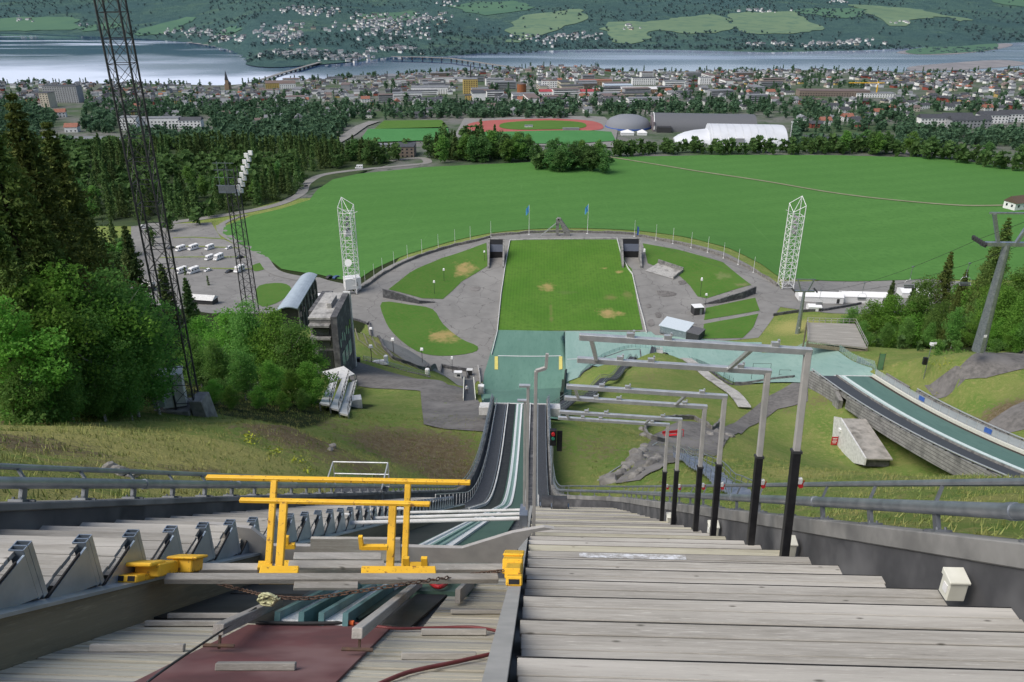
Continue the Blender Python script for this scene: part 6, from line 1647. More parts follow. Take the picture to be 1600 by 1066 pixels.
# ------------------------------------------------------------------ vehicles
def wheel(t, x, y, r=.35):
    o = MB().tube([(x,y-.11,r),(x,y+.11,r)], r, 12).lbuild('wheel', MAT['black'], t)
    MB().tube([(x,y-.115,r),(x,y+.115,r)], r*.55, 8).lbuild('rim', MAT['steel_light'], o)
def car(loc, rz, label, col, cat='car', suv=0., group=None):
    t = thing('parked_car', label, cat, tuple(loc), rz, group)
    mt = M('car_paint', col, tuple(c*.9 for c in col), rough=.3, spec=.5)
    prof = [(-2.2,.3),(2.15,.3),(2.2,.62),(2.0,.82),(1.1,.92),(.45,1.42+suv),(-1.2,1.45+suv),(-2.0,1.0+suv*.5),(-2.22,.9)]
    bevel(MB().prism([(x,-.86,z) for x,z in prof], (0,1.72,0)).lbuild('body', mt, t), .09, 2)
    g = [(1.02,.95),(.46,1.36+suv),(-1.15,1.38+suv),(-1.85,1.0)]
    MB().prism([(x,-.875,z) for x,z in g], (0,1.75,0)).lbuild('side_windows', MAT['glass'], t)
    m = MB(); m.hexa([(1.12,-.7,.93),(1.12,.7,.93),(1.16,.7,.95),(1.16,-.7,.95),(.5,-.62,1.4+suv),(.5,.62,1.4+suv),(.56,.62,1.42+suv),(.56,-.62,1.42+suv)]); m.lbuild('windscreen', MAT['glass'], t)
    for x in (-1.35,1.35):
        for y in (-.8,.8): wheel(t, x, y)
    return t
def motorhome(loc, rz, label, group):
    t = thing('motorhome', label, 'motorhome', tuple(loc), rz, group)
    prof = [(-3.1,.45),(2.9,.45),(3.0,1.1),(2.3,1.45),(1.75,2.15),(1.95,2.7),(1.5,3.05),(-3.1,3.05)]
    bevel(MB().prism([(x,-1.12,z) for x,z in prof], (0,2.24,0)).lbuild('body', MAT['white'], t), .1, 2)
    m = MB(); m.hexa([(2.36,-.95,1.46),(2.36,.95,1.46),(2.42,.95,1.5),(2.42,-.95,1.5),(1.8,-.9,2.1),(1.8,.9,2.1),(1.9,.9,2.13),(1.9,-.9,2.13)]); m.lbuild('windscreen', MAT['glass'], t)
    for y in (-1.14,1.14):
        for x, w_ in ((1.2,.8),(-.6,1.1),(-2.1,.8)): MB().box((x,y,2.0), (w_,.05,.6)).lbuild('window', MAT['glass'], t)
    MB().box((-3.12,0,2.0), (.05,1.3,.7)).lbuild('rear_window', MAT['glass'], t)
    MB().box((-.8,0,3.1), (.8,.7,.14)).lbuild('roof_hatch', MAT['white_dirty'], t)
    for x in (-1.9,1.9):
        for y in (-.95,.95): wheel(t, x, y)
    return t
grp = 'motorhomes in the parking lot'
mh = motorhome(T(282,392), R_(243), 'white motorhome, leftmost of the back row in the parking lot', grp)
for px, py, rz, lab, sc in [(302,390.5,243,'white motorhome, second from left of the back row in the parking lot',1.05),(327.5,390,246,'white motorhome, rightmost of the back row in the parking lot',.95),
    (327,406,246,'smaller white motorhome of the pair in the middle of the parking lot',.9),(341.5,406,252,'taller white motorhome of the pair in the middle of the parking lot',1.08),
    (283.5,427,243,'white motorhome, leftmost of the front row in the parking lot',1.05),(302.5,427,243,'white motorhome, second of the front row in the parking lot',1.08),(374,425,256,'largest white motorhome at the right end of the front row',1.12),
    (225,357,200,'white motorhome parked alone under the far trees left of the lot',.8)]:
    dup(mh, tuple(T(px,py)), R_(rz), lab, scale=sc)
wht, drk = (.72,.72,.72), (.02,.021,.024)
car(T(357.5,389), R_(240), 'white car at the right of the back row in the parking lot', wht, suv=.2)
car(T(267,389), R_(240), 'dark car at the left of the back row in the parking lot', drk)
car(T(374.7,404), R_(225), 'dark pickup parked right of the two standing people', drk, suv=.35)
car(T(325,424), R_(240), 'white car in the front row between motorhome and dark car', wht)
car(T(358,426), R_(240), 'dark car in the front row beside the largest motorhome', drk)
car(T(515.7,435), R_(60), 'black car parked left of the white light tower cabin', drk, suv=.2)
car(T(526,435), R_(60), 'blue car parked beside the white light tower cabin', (.05,.09,.2))
car(T(478,292), R_(70), 'dark car driving on the bend of the road beside the field', drk)
v = dup(mh, tuple(T(561,264)), R_(185), 'white minibus driving on the road at the far edge of the field', scale=1.1); v['category'] = 'minibus'; v.name = 'minibus'; v['group'] = 'minibus on the field road'
del v['group']
car(T(943,240), R_(20), 'white car where the dirt path meets the far hedge', wht, suv=.3)
for px, py, w_, lab, rz in [(318,474,12,'white roofed shed at the lower edge of the parking lot',-8),(232,453,5,'small white shed half hidden by the spruces left of the mast',0)]:
    b = T(px, py); t = thing('shed', lab, 'shed', tuple(b), R_(rz))
    MB().box((0,0,1.4), (w_,5,2.8)).lbuild('wall', MAT['steel_dark'], t); m = MB(); m.prism([(-w_/2-.4,-3,2.7),(-w_/2-.4,3,2.7),(-w_/2-.4,0,4.3)], (w_+.8,0,0)); m.lbuild('roof', MAT['white_dirty'], t)
# ------------------------------------------------------------------ trees
def quads_to_mesh(name, Q, mat, extra=None):
    """Q: (n,4,3) leaf quads"""
    n = len(Q); vs = Q.reshape(-1, 3); fs = np.arange(n * 4).reshape(n, 4)
    me = bpy.data.meshes.new(name); me.vertices.add(len(vs)); me.vertices.foreach_set('co', vs.astype(np.float32).ravel())
    me.loops.add(n * 4); me.loops.foreach_set('vertex_index', fs.ravel().astype(np.int32))
    me.polygons.add(n); me.polygons.foreach_set('loop_start', np.arange(0, n * 4, 4, dtype=np.int32)); me.polygons.foreach_set('loop_total', np.full(n, 4, dtype=np.int32))
    me.update(); me.validate(); 
    for m in (mat if isinstance(mat, list) else [mat]): me.materials.append(m)
    return me
def leafq(c, size, rs, up=.0, asp=.6):
    n = len(c); a = rs.normal(size=(n, 3)); a[:, 2] *= .6; a /= np.linalg.norm(a, axis=1, keepdims=True)
    b = rs.normal(size=(n, 3)); b -= (b * a).sum(1, keepdims=True) * a; b /= np.linalg.norm(b, axis=1, keepdims=True)
    s = (size * rs.uniform(.6, 1.4, n))[:, None]
    return np.stack([c - a*s - b*s*asp, c + a*s*.2 - b*s*asp*1.1, c + a*s + b*s*asp*.4, c - a*s*.3 + b*s*asp], 1)
def decid_crown(h, rs, clumps, per, leaf, wide=.30, base=.22, airy=1.0):
    cs = []; f1, f2, f3 = rs.uniform(0, 6.28, 3)
    for _ in range(clumps):
        while True:
            p = rs.uniform(-1, 1, 3)
            if .25 < np.linalg.norm(p) < 1: break
        z = (p[2] + 1) / 2; prof = (math.sin(math.pi * min(1, (z * .86 + .12))) ** .7); th = math.atan2(p[1], p[0]); prof *= .8 + .3 * math.sin(2*th + f1 + 3*z) + .18 * math.sin(3*th + f2 - 7*z)
        cs.append((p[0] * wide * h * prof, p[1] * wide * h * prof, h * (base + (1 - base) * z * .98)))
    cs = np.array(cs); out = []
    for c in cs:
        r = h * rs.uniform(.055, .11) * airy
        d = rs.normal(size=(per, 3)); d /= np.linalg.norm(d, axis=1, keepdims=True); d *= (rs.uniform(.35, 1, per) ** .6)[:, None]
        out.append(c + d * np.array([r * 1.25, r * 1.25, r * .8]))
    return leafq(np.concatenate(out), leaf, rs)
def spruce_crown(h, rs, whorls, br, per, wide=.17, base=.08, leaf=.3):
    out = []
    for i in range(whorls):
        f = (i + .5) / whorls; z0 = h * (base + (1 - base) * f); L = h * wide * (1 - f) ** .85 * rs.uniform(.8, 1.1) + .12
        for k in range(br):
            if rs.rand() < .1: continue
            t = 2 * math.pi * (k / br) + rs.uniform(-.4, .4) + i * 1.3; l = L * rs.uniform(.65, 1.15)
            u = rs.uniform(.1, 1, per) ** .75; j = rs.normal(0, .09 * l + .03, (per, 3))
            x = np.cos(t) * u * l; y = np.sin(t) * u * l; z = z0 - u * l * .38 - .1 * l * np.sin(u * 3) + (u ** 3) * l * .15
            out.append(np.stack([x, y, z], 1) + j)
    c = np.concatenate(out); q = leafq(c, leaf, rs, asp=.38)
    q[:, :, 2] -= np.abs(rs.normal(0, leaf * .5, (len(c), 1))) * np.array([0, .4, 1, .6])[None]
    return q
def trunk_mb(h, r, limbs, rs, top=.92):
    m = MB(); bend = rs.uniform(-.02, .02, 2) * h
    m.tube([(0,0,-.6), (bend[0]*.2,bend[1]*.2,h*.3), (bend[0],bend[1],h*.65), (bend[0]*.6,bend[1]*.6,h*top)], [r, r*.8, r*.5, r*.12], 7)
    for _ in range(limbs):
        z = h * rs.uniform(.28, .75); t = rs.uniform(0, 6.28); l = h * rs.uniform(.12, .22)
        m.tube([(bend[0]*z/h,bend[1]*z/h,z), (math.cos(t)*l*.55, math.sin(t)*l*.55, z + l*.4), (math.cos(t)*l, math.sin(t)*l, z + l*.9)], [r*.35, r*.22, r*.06], 5)
    return m
PROTO = {}
def proto(key, name, h, crown, leafmat, barkmat, r, limbs):
    rs = np.random.RandomState(hash(key) % 1000 if False else sum(map(ord, key)))
    me = quads_to_mesh('crown', crown(rs), MAT[leafmat])
    tm = trunk_mb(h, r, limbs, rs)
    PROTO[key] = (name, h, me, tm, barkmat)
for v in 'ab':
    proto('spruce' + v, 'spruce_tree', 22, lambda rs: spruce_crown(22, rs, 40, 10, 30, leaf=.2), 'leaf_spruce', 'bark', .26, 0)
    proto('olive' + v, 'spruce_tree', 22, lambda rs: spruce_crown(22, rs, 40, 11, 46, wide=.2, leaf=.15), 'leaf_brown', 'bark', .26, 0)
    proto('birch' + v, 'birch_tree', 15, lambda rs: decid_crown(15, rs, 120, 90, .14, wide=.26, base=.12), 'leaf_birch', 'birchbark', .16, 9)
    proto('light' + v, 'leafy_tree', 13, lambda rs: decid_crown(13, rs, 110, 90, .13, wide=.32, base=.08), 'leaf_light', 'bark', .16, 9)
    proto('mid' + v, 'leafy_tree', 14, lambda rs: decid_crown(14, rs, 60, 36, .38, wide=.36, base=.04), 'leaf_mid', 'bark', .2, 5)
    proto('midl' + v, 'leafy_tree', 14, lambda rs: decid_crown(14, rs, 60, 36, .36, wide=.32, base=.05), 'leaf_birch', 'bark', .2, 5)
    proto('mspruce' + v, 'spruce_tree', 20, lambda rs: spruce_crown(20, rs, 20, 8, 9, wide=.24, leaf=.6), 'leaf_spruce', 'bark', .25, 0)
    proto('shrub' + v, 'shrub', 4, lambda rs: decid_crown(4, rs, 34, 40, .12, wide=.5, base=.0, airy=1.6), 'leaf_birch', 'bark', .05, 3)
ROOTS = {}
FFP = [[(949,35),(1005,35),(1089,24),(1127,25),(1147,48),(1079,53),(1028,48),(1005,66),(977,70),(952,58)],[(1143,22),(1200,20),(1238,18),(1245,25),(1285,45),(1230,53),(1150,50)],[(1328,8),(1392,11),(1440,16),(1473,24),(1520,30),(1501,34),(1481,27),(1430,33),(1428,38),(1390,40),(1375,33),(1342,14)],[(0,30),(100,27),(125,38),(110,47),(0,48)],[(210,50),(290,28),(300,34),(250,55)]]
TREES = []           # kind, x, y, height, label, group
def add_tree(kind, x, y, h, label, group): TREES.append((kind, x, y, h, label, group))
def tree_px(kind, px, ptop, Y, label, group):
    p = aty(px, ptop, Y); g = h1(p[0], Y); h = max(3, p[2] - g); add_tree(kind + rnd.choice('ab'), p[0], Y, h, label, group)
GL, GR = 'trees on the slope left of the inrun', 'trees on the slope right of the smaller inrun'
for px, pt, Y in [(15,140,62),(-45,125,58),(70,185,68),(104,262,76),(48,300,58),(-15,330,52),(124,330,78),(-90,200,56)]:
    tree_px('olive', px, pt, Y, 'tall olive brown spruce at the left edge, close to the camera', GL)
for px, pt, Y, lab in [(193,350,112,'dark pointed spruce left of the dark mast, its spreading branches clear against the parking lot'),(158,378,106,'dark spruce between the olive spruces and the parking lot'),(250,410,125,'dark spruce showing between the mast legs'),(272,470,140,'small dark spruce behind the mast'),(288,432,128,'slim dark spruce by the right leg of the mast')]:
    tree_px('spruce', px, pt, Y, lab, GL)
for px, pt, Y in [(165,418,60),(205,436,63),(122,480,55),(62,525,50),(20,560,47),(182,545,57),(226,505,74),(140,560,54),(90,560,51)]:
    tree_px('birch', px, pt, Y, 'pale green birch under the olive spruces left of the mast', GL)
for px, pt, Y in [(262,520,98),(310,490,112),(350,478,106),(384,470,102),(420,476,100),(452,500,98),(478,528,99),(332,528,88),(372,545,86),(418,560,86),(450,575,90),(300,560,94),(478,560,92),(400,600,80),(440,615,82),(356,600,76),(470,605,86),(330,590,78),(325,600,90),(300,520,92)]:
    tree_px(rnd.choice(['light','birch']), px, pt, Y, 'bright green leafy tree between the mast and the bleachers', GL)
for px, pt, Y in [(25,420,52),(85,400,57),(-15,450,48),(110,450,60)]:
    tree_px('light', px, pt, Y, 'soft green leafy tree before the olive spruces at the left edge', GL)
for px, pt, Y in [(25,600,47),(95,615,50),(150,610,56),(345,615,84),(70,610,49),(175,612,60),(5,590,46),(125,590,57)]:
    tree_px('shrub', px, pt, Y, 'leafy shrub at the foot of the left trees', GL)
for px, pt, Y in [(1335,478,205),(1368,466,210),(1402,455,205),(1442,460,200),(1478,470,190),(1352,500,195),(1422,494,185),(1388,503,192),(1458,503,180),(1502,480,178),(1322,500,215),(1412,520,178),(1375,525,188),(1345,528,200),(1440,530,172),(1480,525,168)]:
    tree_px(rnd.choice(['birch','light','birch']), px, pt, Y, 'green birch in the wood left of the big lift tower', GR)
for px, pt, Y in [(1578,440,160),(1598,420,168),(1615,450,150),(1568,492,155),(1602,500,146),(1640,430,150),(1585,515,148)]:
    tree_px('light', px, pt, Y, 'bright leafy tree at the right edge beside the big lift tower', GR)
for px, pt, Y in [(1455,430,200),(1530,440,195),(1550,455,175),(1625,400,165),(1590,470,160),(1535,490,170),(1620,480,145)]:
    tree_px(rnd.choice(['light','birch']), px, pt, Y, 'leafy tree in the dense wood round the big lift tower', GR)
for px, pt, Y in [(1488,392,205),(1512,420,200),(1578,338,180),(1560,372,186),(1540,430,190),(1500,455,186)]:
    tree_px('olive', px, pt, Y, 'tall dark spruce standing behind the big lift tower', GR)
for px, pt, Y in [(1397,437,235),(1431,441,240)]:
    tree_px('spruce', px, pt, Y, 'small dark spruce in front of the white marquees', GR)
for px, pt, Y in [(1470,528,150),(1500,530,146),(1560,528,140)]:
    tree_px('shrub', px, pt, Y, 'leafy shrub on the crest of the right slope', GR)
# clump in the field, hedge line, plantations
def row(pts, n, hpx, kinds, label, group, jit=6, base_jit=2):
    for i in range(n):
        f = (i + rnd.random()) / n * (len(pts) - 1); j = min(int(f), len(pts) - 2); f -= j
        px = pts[j][0] + (pts[j+1][0] - pts[j][0]) * f + rnd.uniform(-jit, jit); py = pts[j][1] + (pts[j+1][1] - pts[j][1]) * f - rnd.uniform(0, base_jit)
        p = T(px, py); hp = rnd.uniform(*hpx) * mpp(p) / .97
        add_tree(rnd.choice(kinds) + rnd.choice('ab'), p[0], p[1], hp, label, group)
row([(832,266),(860,270),(900,272),(948,271)], 15, (26,46), ['mid'], 'dense leafy tree of the clump standing in the green field', 'clump of trees in the field', 5, 9)
row([(832,258),(900,255),(945,262)], 8, (30,48), ['mid','midl'], 'dense leafy tree of the clump standing in the green field', 'clump of trees in the field', 6, 8)
row([(957,246),(1040,243),(1130,243),(1220,243),(1300,243)], 46, (18,32), ['mid','mid','midl'], 'leafy tree in the hedge in front of the white air dome', 'hedge along the far edge of the field', 4, 6)
row([(1300,243),(1330,243),(1400,246),(1470,252),(1540,262),(1640,275)], 48, (18,38), ['mid','midl','mid'], 'leafy tree in the hedge at the right far edge of the field', 'hedge along the far edge of the field', 5, 8)
row([(670,254),(720,256),(780,255),(830,253)], 30, (28,46), ['mid','mid','midl'], 'leafy tree in the grove between the field and the sports pitches', 'grove beyond the field', 5, 12)
row([(680,250),(740,252),(780,250)], 10, (34,50), ['mspruce'], 'dark spruce in the grove between the field and the sports pitches', 'grove beyond the field', 5, 8)
row([(545,252),(580,258),(615,256)], 12, (26,42), ['mspruce','mid'], 'dark tree left of the brick building by the road', 'grove beyond the field', 5, 6)
row([(690,222),(730,226),(760,222)], 12, (16,30), ['midl','mspruce'], 'tree between the green pitch and the running track', 'grove beyond the field', 6, 8)
for px, by, hp, k in [(308,352,36,'midl'),(330,340,34,'midl'),(265,362,36,'midl'),(238,372,22,'midl'),(240,385,26,'mspruce'),(322,335,24,'mid'),(290,430,14,'mspruce'),(326,446,16,'mspruce')]:
    p = T(px, by); add_tree(k + 'a', p[0], p[1], hp * mpp(p), 'single tree on the verge beside the parking lot', 'trees round the parking lot')
# woods left of the road and in the left valley
FORB = [(214,338,560,474),(425,430,560,650),(540,330,700,470),(345,330,480,425)]
def blocked(x, y, h, slack=0):
    bx, by, zc = proj((x, y, h1(x, y))); tx, ty, _ = proj((x, y, h1(x, y) + h)); w_ = h * .22 * F / zc
    for a, b_, c, d in FORB:
        if bx + w_ > a and bx - w_ < c and by > b_ and ty < d: return True
    return False
forest = [(0,336),(205,352),(300,342),(388,327),(440,314),(468,299),(474,284),(498,271),(558,260),(640,247),(640,236),(560,236),(500,236),(420,232),(300,226),(200,226),(60,226),(-60,226),(-60,336)]
W = np.array([T(*p)[:2] for p in forest])
cnt = 0
for _ in range(6000):
    x = nr.uniform(W[:,0].min(), W[:,0].max()); y = nr.uniform(W[:,1].min(), W[:,1].max())
    if not inpoly(np.array([x]), np.array([y]), W)[0]: continue
    bx, by, zc = proj((x, y, h1(x, y)))
    if bx < -60 or bx > 660: continue
    if any((x-t[1])**2 + (y-t[2])**2 < 4.5**2 for t in TREES[-640:]): continue
    n_ = math.sin(x * .021 + 1) * math.sin(y * .017)
    spr = n_ > -.15 and bx > 150
    k = 'mspruce' if spr and rnd.random() < .85 else rnd.choice(['midl','mid','midl'])
    hh = rnd.uniform(16, 25) if k == 'mspruce' else rnd.uniform(12, 19)
    if by - hh * F / zc < 205 and bx < 560: hh *= .75
    add_tree(k + rnd.choice('ab'), x, y, hh, 'dark spruce in the forest beyond the parking lot' if k == 'mspruce' else 'green leafy tree in the forest beyond the parking lot', 'forest beyond the parking lot'); cnt += 1
    if cnt > 620: break
cnt = 0
for _ in range(4000):
    x = nr.uniform(-300, -52); y = nr.uniform(92, 440); h = rnd.uniform(10, 20)
    bx, by, zc = proj((x, y, h1(x, y)))
    if bx < -80 or bx > 500 or (bx > 330 and y > 200) or blocked(x, y, h): continue
    if any((x-t[1])**2 + (y-t[2])**2 < 5**2 for t in TREES): continue
    k = rnd.choice(['mid','midl','mspruce','mspruce']) if y > 170 else rnd.choice(['birch','light','spruce','olive'])
    add_tree(k + rnd.choice('ab'), x, y, h if 'spruce' in k or k == 'olive' else h * .75, ('spruce' if k in ('mspruce','spruce','olive') else 'leafy tree') + ' in the wooded valley between the mast and the parking lot', 'wooded valley left of the arena'); cnt += 1
    if cnt > 210: break
FORB = [(1235,440,1465,492),(1180,300,1480,440),(1250,495,1362,560),(1225,440,1275,530)]
cnt = 0
for _ in range(4000):
    x = nr.uniform(95, 260); y = nr.uniform(190, 330); h = rnd.uniform(9, 17)
    bx, by, zc = proj((x, y, h1(x, y)))
    if bx > 1680 or bx < 1300 or blocked(x, y, h): continue
    if any((x-t[1])**2 + (y-t[2])**2 < 4.5**2 for t in TREES): continue
    k = rnd.choice(['birch','light','mid','midl','mspruce'])
    add_tree(k + rnd.choice('ab'), x, y, h, ('spruce' if 'spruce' in k else 'leafy tree') + ' in the wood below the right slope', 'wood below the right slope'); cnt += 1
    if cnt > 130: break

# ------------------------------------------------------------------ town
BLOCK = [[(520,236),(545,188),(700,186),(960,183),(1010,172),(1240,172),(1240,250),(520,250)],[(925,172),(1010,172),(1010,215),(925,215)]]
LMR = [(180,186,335,212),(62,140,134,178),(85,172,130,216),(60,208,200,232),(1425,176,1625,208),(1250,208,1400,228),(1240,140,1400,160),(715,126,758,166),(655,132,700,154),(800,136,825,158),(840,130,910,158),(900,120,960,140),(985,120,1020,140),(1085,118,1115,140),(940,130,1025,154),(410,128,470,144),(340,118,372,146),(610,224,665,252),(555,224,612,250)]
def lm_free(px, py): return not any(a < px < c and b_ < py < d for a, b_, c, d in LMR)
def town_ok(px, py):
    return not any(inpoly(np.array([px]), np.array([py]), b)[0] for b in BLOCK)
WALLC = {'white': (.8,.8,.78), 'cream': (.55,.5,.4), 'red': (.26,.07,.05), 'yellow': (.5,.37,.13), 'grey': (.32,.33,.34), 'brown': (.25,.2,.165), 'ochre': (.38,.26,.17)}
ROOFC = {'dark': (.07,.075,.085), 'grey': (.2,.21,.225), 'brown': (.17,.13,.12), 'orange': (.3,.13,.09)}
for k, c in WALLC.items(): MAT['w_' + k] = M('house_wall_' + k, c, tuple(x*.85 for x in c), scale=.3)
for k, c in ROOFC.items(): MAT['r_' + k] = M('house_roof_' + k, c, tuple(x*.75 for x in c), scale=.5)
def house_mb(w_, d, h, rh, win=True):
    m = MB(); m.box((0,0,h/2 - 1), (w_, d, h + 2)); m.prism([(-w_/2-.5,-d/2-.6,h-.2),(-w_/2-.5,d/2+.6,h-.2),(-w_/2-.5,0,h+rh)], (w_+1,0,0), 1)
    m.prism([(-w_/2-.02,-d/2,h),(-w_/2-.02,d/2,h),(-w_/2-.02,0,h+rh-.5)], (.0,0,0), 0) if False else None
    m.box((w_*.2,d*.15,h+rh*.8), (.9,.9,1.6), mi=0)
    if win:
        n = max(2, int(w_/3.2))
        for fl in range(max(1, int(h/2.7))):
            for i in range(n):
                for s_ in (-1,1): m.box((-w_/2 + (i+.5)*w_/n, s_*(d/2+.02), 1.6+fl*2.7), (1.2,.08,1.25), mi=2)
            for s_ in (-1,1):
                for y in (-d*.22,d*.22): m.box((s_*(w_/2+.02), y, 1.6+fl*2.7), (.08,1.2,1.25), mi=2)
    return m
HP = []
combos = [('white','dark'),('white','grey'),('white','dark'),('white','grey'),('cream','dark'),('white','orange'),('red','dark'),('yellow','dark'),('grey','grey'),('brown','dark'),('cream','brown'),('white','grey'),('grey','dark'),('white','dark'),('white','grey'),('white','dark'),('white','brown')]
for i, (a, b_) in enumerate(combos):
    rs = random.Random(i); HP.append((a, b_, house_mb(rs.uniform(9,15), rs.uniform(7,9.5), rs.uniform(4.5,6.5), rs.uniform(2.2,3.6))))
HOUSES = []
ang = R_(24); ca, sa = math.cos(ang), math.sin(ang)
for i in range(-70, 80):
    for j in range(0, 110):
        u = i * 31 + rnd.uniform(-7, 7); v = 800 + j * 24 + rnd.uniform(-5, 5)
        x = u * ca + (v - 1500) * -sa * .0 + u * 0; x = u; y = v + u * .18
        if y < 950: continue
        azz = math.atan2(x, y); r = math.hypot(x, y); nrr = float(np.interp(azz, NEAR_A, NEAR_R))
        if r > nrr - 45: continue
        px, py, zc = proj((x, y, h1(x, y)))
        if px < -60 or px > 1660 or py > 232 or not town_ok(px, py) or not lm_free(px, py): continue
        den = .5 + .5 * math.sin(x * .009 + 2) * math.sin(y * .011 + 1)
        if px < 520 and py > 170: den *= .45
        if py > 205 and px < 1230: den *= .3
        if 1180 < px < 1360 and py < 142: den *= .05
        if rnd.random() > .28 + .45 * den: continue
        HOUSES.append([F / zc, x, y, rnd.choice(range(len(HP))), ang * .0 + R_(10) + rnd.choice([0, math.pi/2]) + rnd.uniform(-.12,.12), px, py])
HOUSES.sort(key=lambda q: -q[0])
hroots = {}
def zone(px): return 'left' if px < 430 else ('middle' if px < 1000 else 'right')
for q in HOUSES[:290]:
    k = q[3]; a, b_, mb = HP[k]
    lab = '%s house with %s gabled roof among the trees in the %s part of the town' % (a, b_, zone(q[5]))
    loc = (q[1], q[2], h1(q[1], q[2]) - .2)
    if k not in hroots:
        o = mb.build('town_house', [MAT['w_'+a], MAT['r_'+b_], MAT['glass']], origin=(0,0,0)); o.location = loc; o.rotation_euler = (0,0,q[4]); tag(o, lab, 'house', 'houses in the town'); hroots[k] = o
    else:
        o = hroots[k].copy(); COL.objects.link(o); o.location = loc; o.rotation_euler = (0,0,q[4]); o['label'] = lab
# the remaining houses of the town and those across the lake: too many to tell apart
def join_mb(name, items, mats):
    V, Fc, MI = [], [], []; o_ = 0
    for (v, f, mi, loc, rz, sc) in items:
        v = np.asarray(v); c, s_ = math.cos(rz), math.sin(rz)
        w_ = np.stack([(v[:,0]*c - v[:,1]*s_)*sc + loc[0], (v[:,0]*s_ + v[:,1]*c)*sc + loc[1], v[:,2]*sc + loc[2]], 1)
        V.append(w_); Fc += [tuple(i + o_ for i in q) for q in f]; MI += mi; o_ += len(v)
    me = bpy.data.meshes.new(name); me.from_pydata(np.concatenate(V).tolist(), [], Fc)
    for m in mats: me.materials.append(m)
    me.polygons.foreach_set('material_index', MI)
    o = bpy.data.objects.new(name, me); COL.objects.link(o); o['kind'] = 'stuff'; return o
allm = [MAT['w_'+k] for k in WALLC] + [MAT['r_'+k] for k in ROOFC] + [MAT['glass']]
wi = {k: i for i, k in enumerate(WALLC)}; ri = {k: i + len(WALLC) for i, k in enumerate(ROOFC)}
lowp = []
for i, (a, b_) in enumerate(combos):
    rs = random.Random(i + 50); m = house_mb(rs.uniform(9,17), rs.uniform(7,10), rs.uniform(4.5,7), rs.uniform(2.2,3.6), False)
    lowp.append((m.v, m.f, [wi[a] if k == 0 else ri[b_] for k in m.m]))
items = []
for q in HOUSES[290:]:
    v, f, mi = lowp[q[3]]; items.append((v, f, mi, (q[1], q[2], h1(q[1], q[2]) - .2), q[4], rnd.uniform(.75, 1.0)))
tag(join_mb('town_houses', items, allm), 'dense mass of small houses of the town near the lake shore', 'houses')
items = []
for px, py, rx, ry, n in [(490,18,45,8,60),(440,55,40,14,70),(600,45,55,14,110),(660,30,40,8,60),(590,30,30,8,30),(470,85,60,5,60),(540,92,30,4,35),(700,6,12,3,8),(1190,18,28,3,16),(1310,3,14,2,8),(900,58,30,4,20),(880,60,60,8,15),(985,44,15,3,8),
    (1260,70,50,3,30),(1330,68,40,4,25),(1180,70,16,4,12),(30,32,40,4,8),(135,40,8,2,4),(300,52,40,5,30),(360,60,30,5,30),(610,78,40,5,30),(840,62,30,5,10),(1400,35,20,3,6)]:
    for _ in range(n):
        p = T(px + rnd.gauss(0, .6) * rx, py + rnd.gauss(0, .6) * ry)
        if p[2] < LAKE + .3 and not (380 < px < 570 and py > 80): continue
        k = rnd.choice([0,1,1,2,3,4,8,11,13,14]); v, f, mi = lowp[k]
        if rnd.random() < .5: mi = [wi['white'] if q < len(WALLC) else ri['grey'] for q in mi]
        items.append((v, f, mi, (p[0], p[1], max(p[2], LAKE + 1.5) - .2), rnd.uniform(0, 3), rnd.uniform(.8, 1.3)))
tag(join_mb('hillside_houses', items, allm), 'scattered pale houses on the hillside across the lake', 'houses')
# larger blocks of the town centre
blocks = []
for i in range(95):
    px = rnd.gauss(830, 190); py = rnd.uniform(118, 164)
    p = T(px, py)
    if p[2] < LAKE + 2 or not town_ok(px, py): continue
    if any((p[0]-b_[0])**2 + (p[1]-b_[1])**2 < 38**2 for b_ in blocks): continue
    blocks.append((p[0], p[1])); a = rnd.choice(['white','white','grey','cream','grey','white','brown'])
    w_, d, h = rnd.uniform(22, 52), rnd.uniform(12, 20), rnd.uniform(7, 13)
    t = thing('town_block', '%s office block with flat roof in the town centre by the lake' % a, 'building', tuple(p), R_(10) + rnd.choice([0, 0, math.pi/2]), 'large blocks of the town centre')
    MB().box((0,0,h/2-1), (w_,d,h+2)).lbuild('wall', MAT['w_'+a], t); MB().box((0,0,h+.15), (w_+.6,d+.6,.5)).lbuild('roof', MAT['r_'+rnd.choice(['grey','grey','dark','brown'])], t)
    m = MB()
    for fl in range(int(h/3)): 
        for s_ in (-1,1): m.box((0,s_*(d/2+.03),1.8+fl*3), (w_*.92,.08,1.3))
    m.lbuild('window', MAT['glass'], t)
def bigbox(name, px, py, size, rz, wall, roof, lab, cat='building', pitch=0, win=True, grp=None):
    p = T(px, py); t = thing(name, lab, cat, tuple(p), R_(rz), grp); w_, d, h = size
    MB().box((0,0,h/2-1), (w_,d,h+2)).lbuild('wall', wall, t)
    if pitch: MB().prism([(-w_/2-.6,-d/2-.6,h-.1),(-w_/2-.6,d/2+.6,h-.1),(-w_/2-.6,0,h+pitch)], (w_+1.2,0,0)).lbuild('roof', roof, t)
    else: MB().box((0,0,h+.2), (w_+.5,d+.5,.5)).lbuild('roof', roof, t)
    if win:
        n = max(3, int(w_/4))
        for fl in range(max(1, int(h/3.1))):
            m = MB()
            for i in range(n):
                m.box((-w_/2+(i+.5)*w_/n, -d/2-.03, 1.8+fl*3.1), (1.7,.1,1.4)); m.box((-w_/2+(i+.5)*w_/n, d/2+.03, 1.8+fl*3.1), (1.7,.1,1.4))
            m.lbuild('window', MAT['glass'], t)
    return t
W_ = lambda k: MAT['w_'+k]; RF = lambda k: MAT['r_'+k]
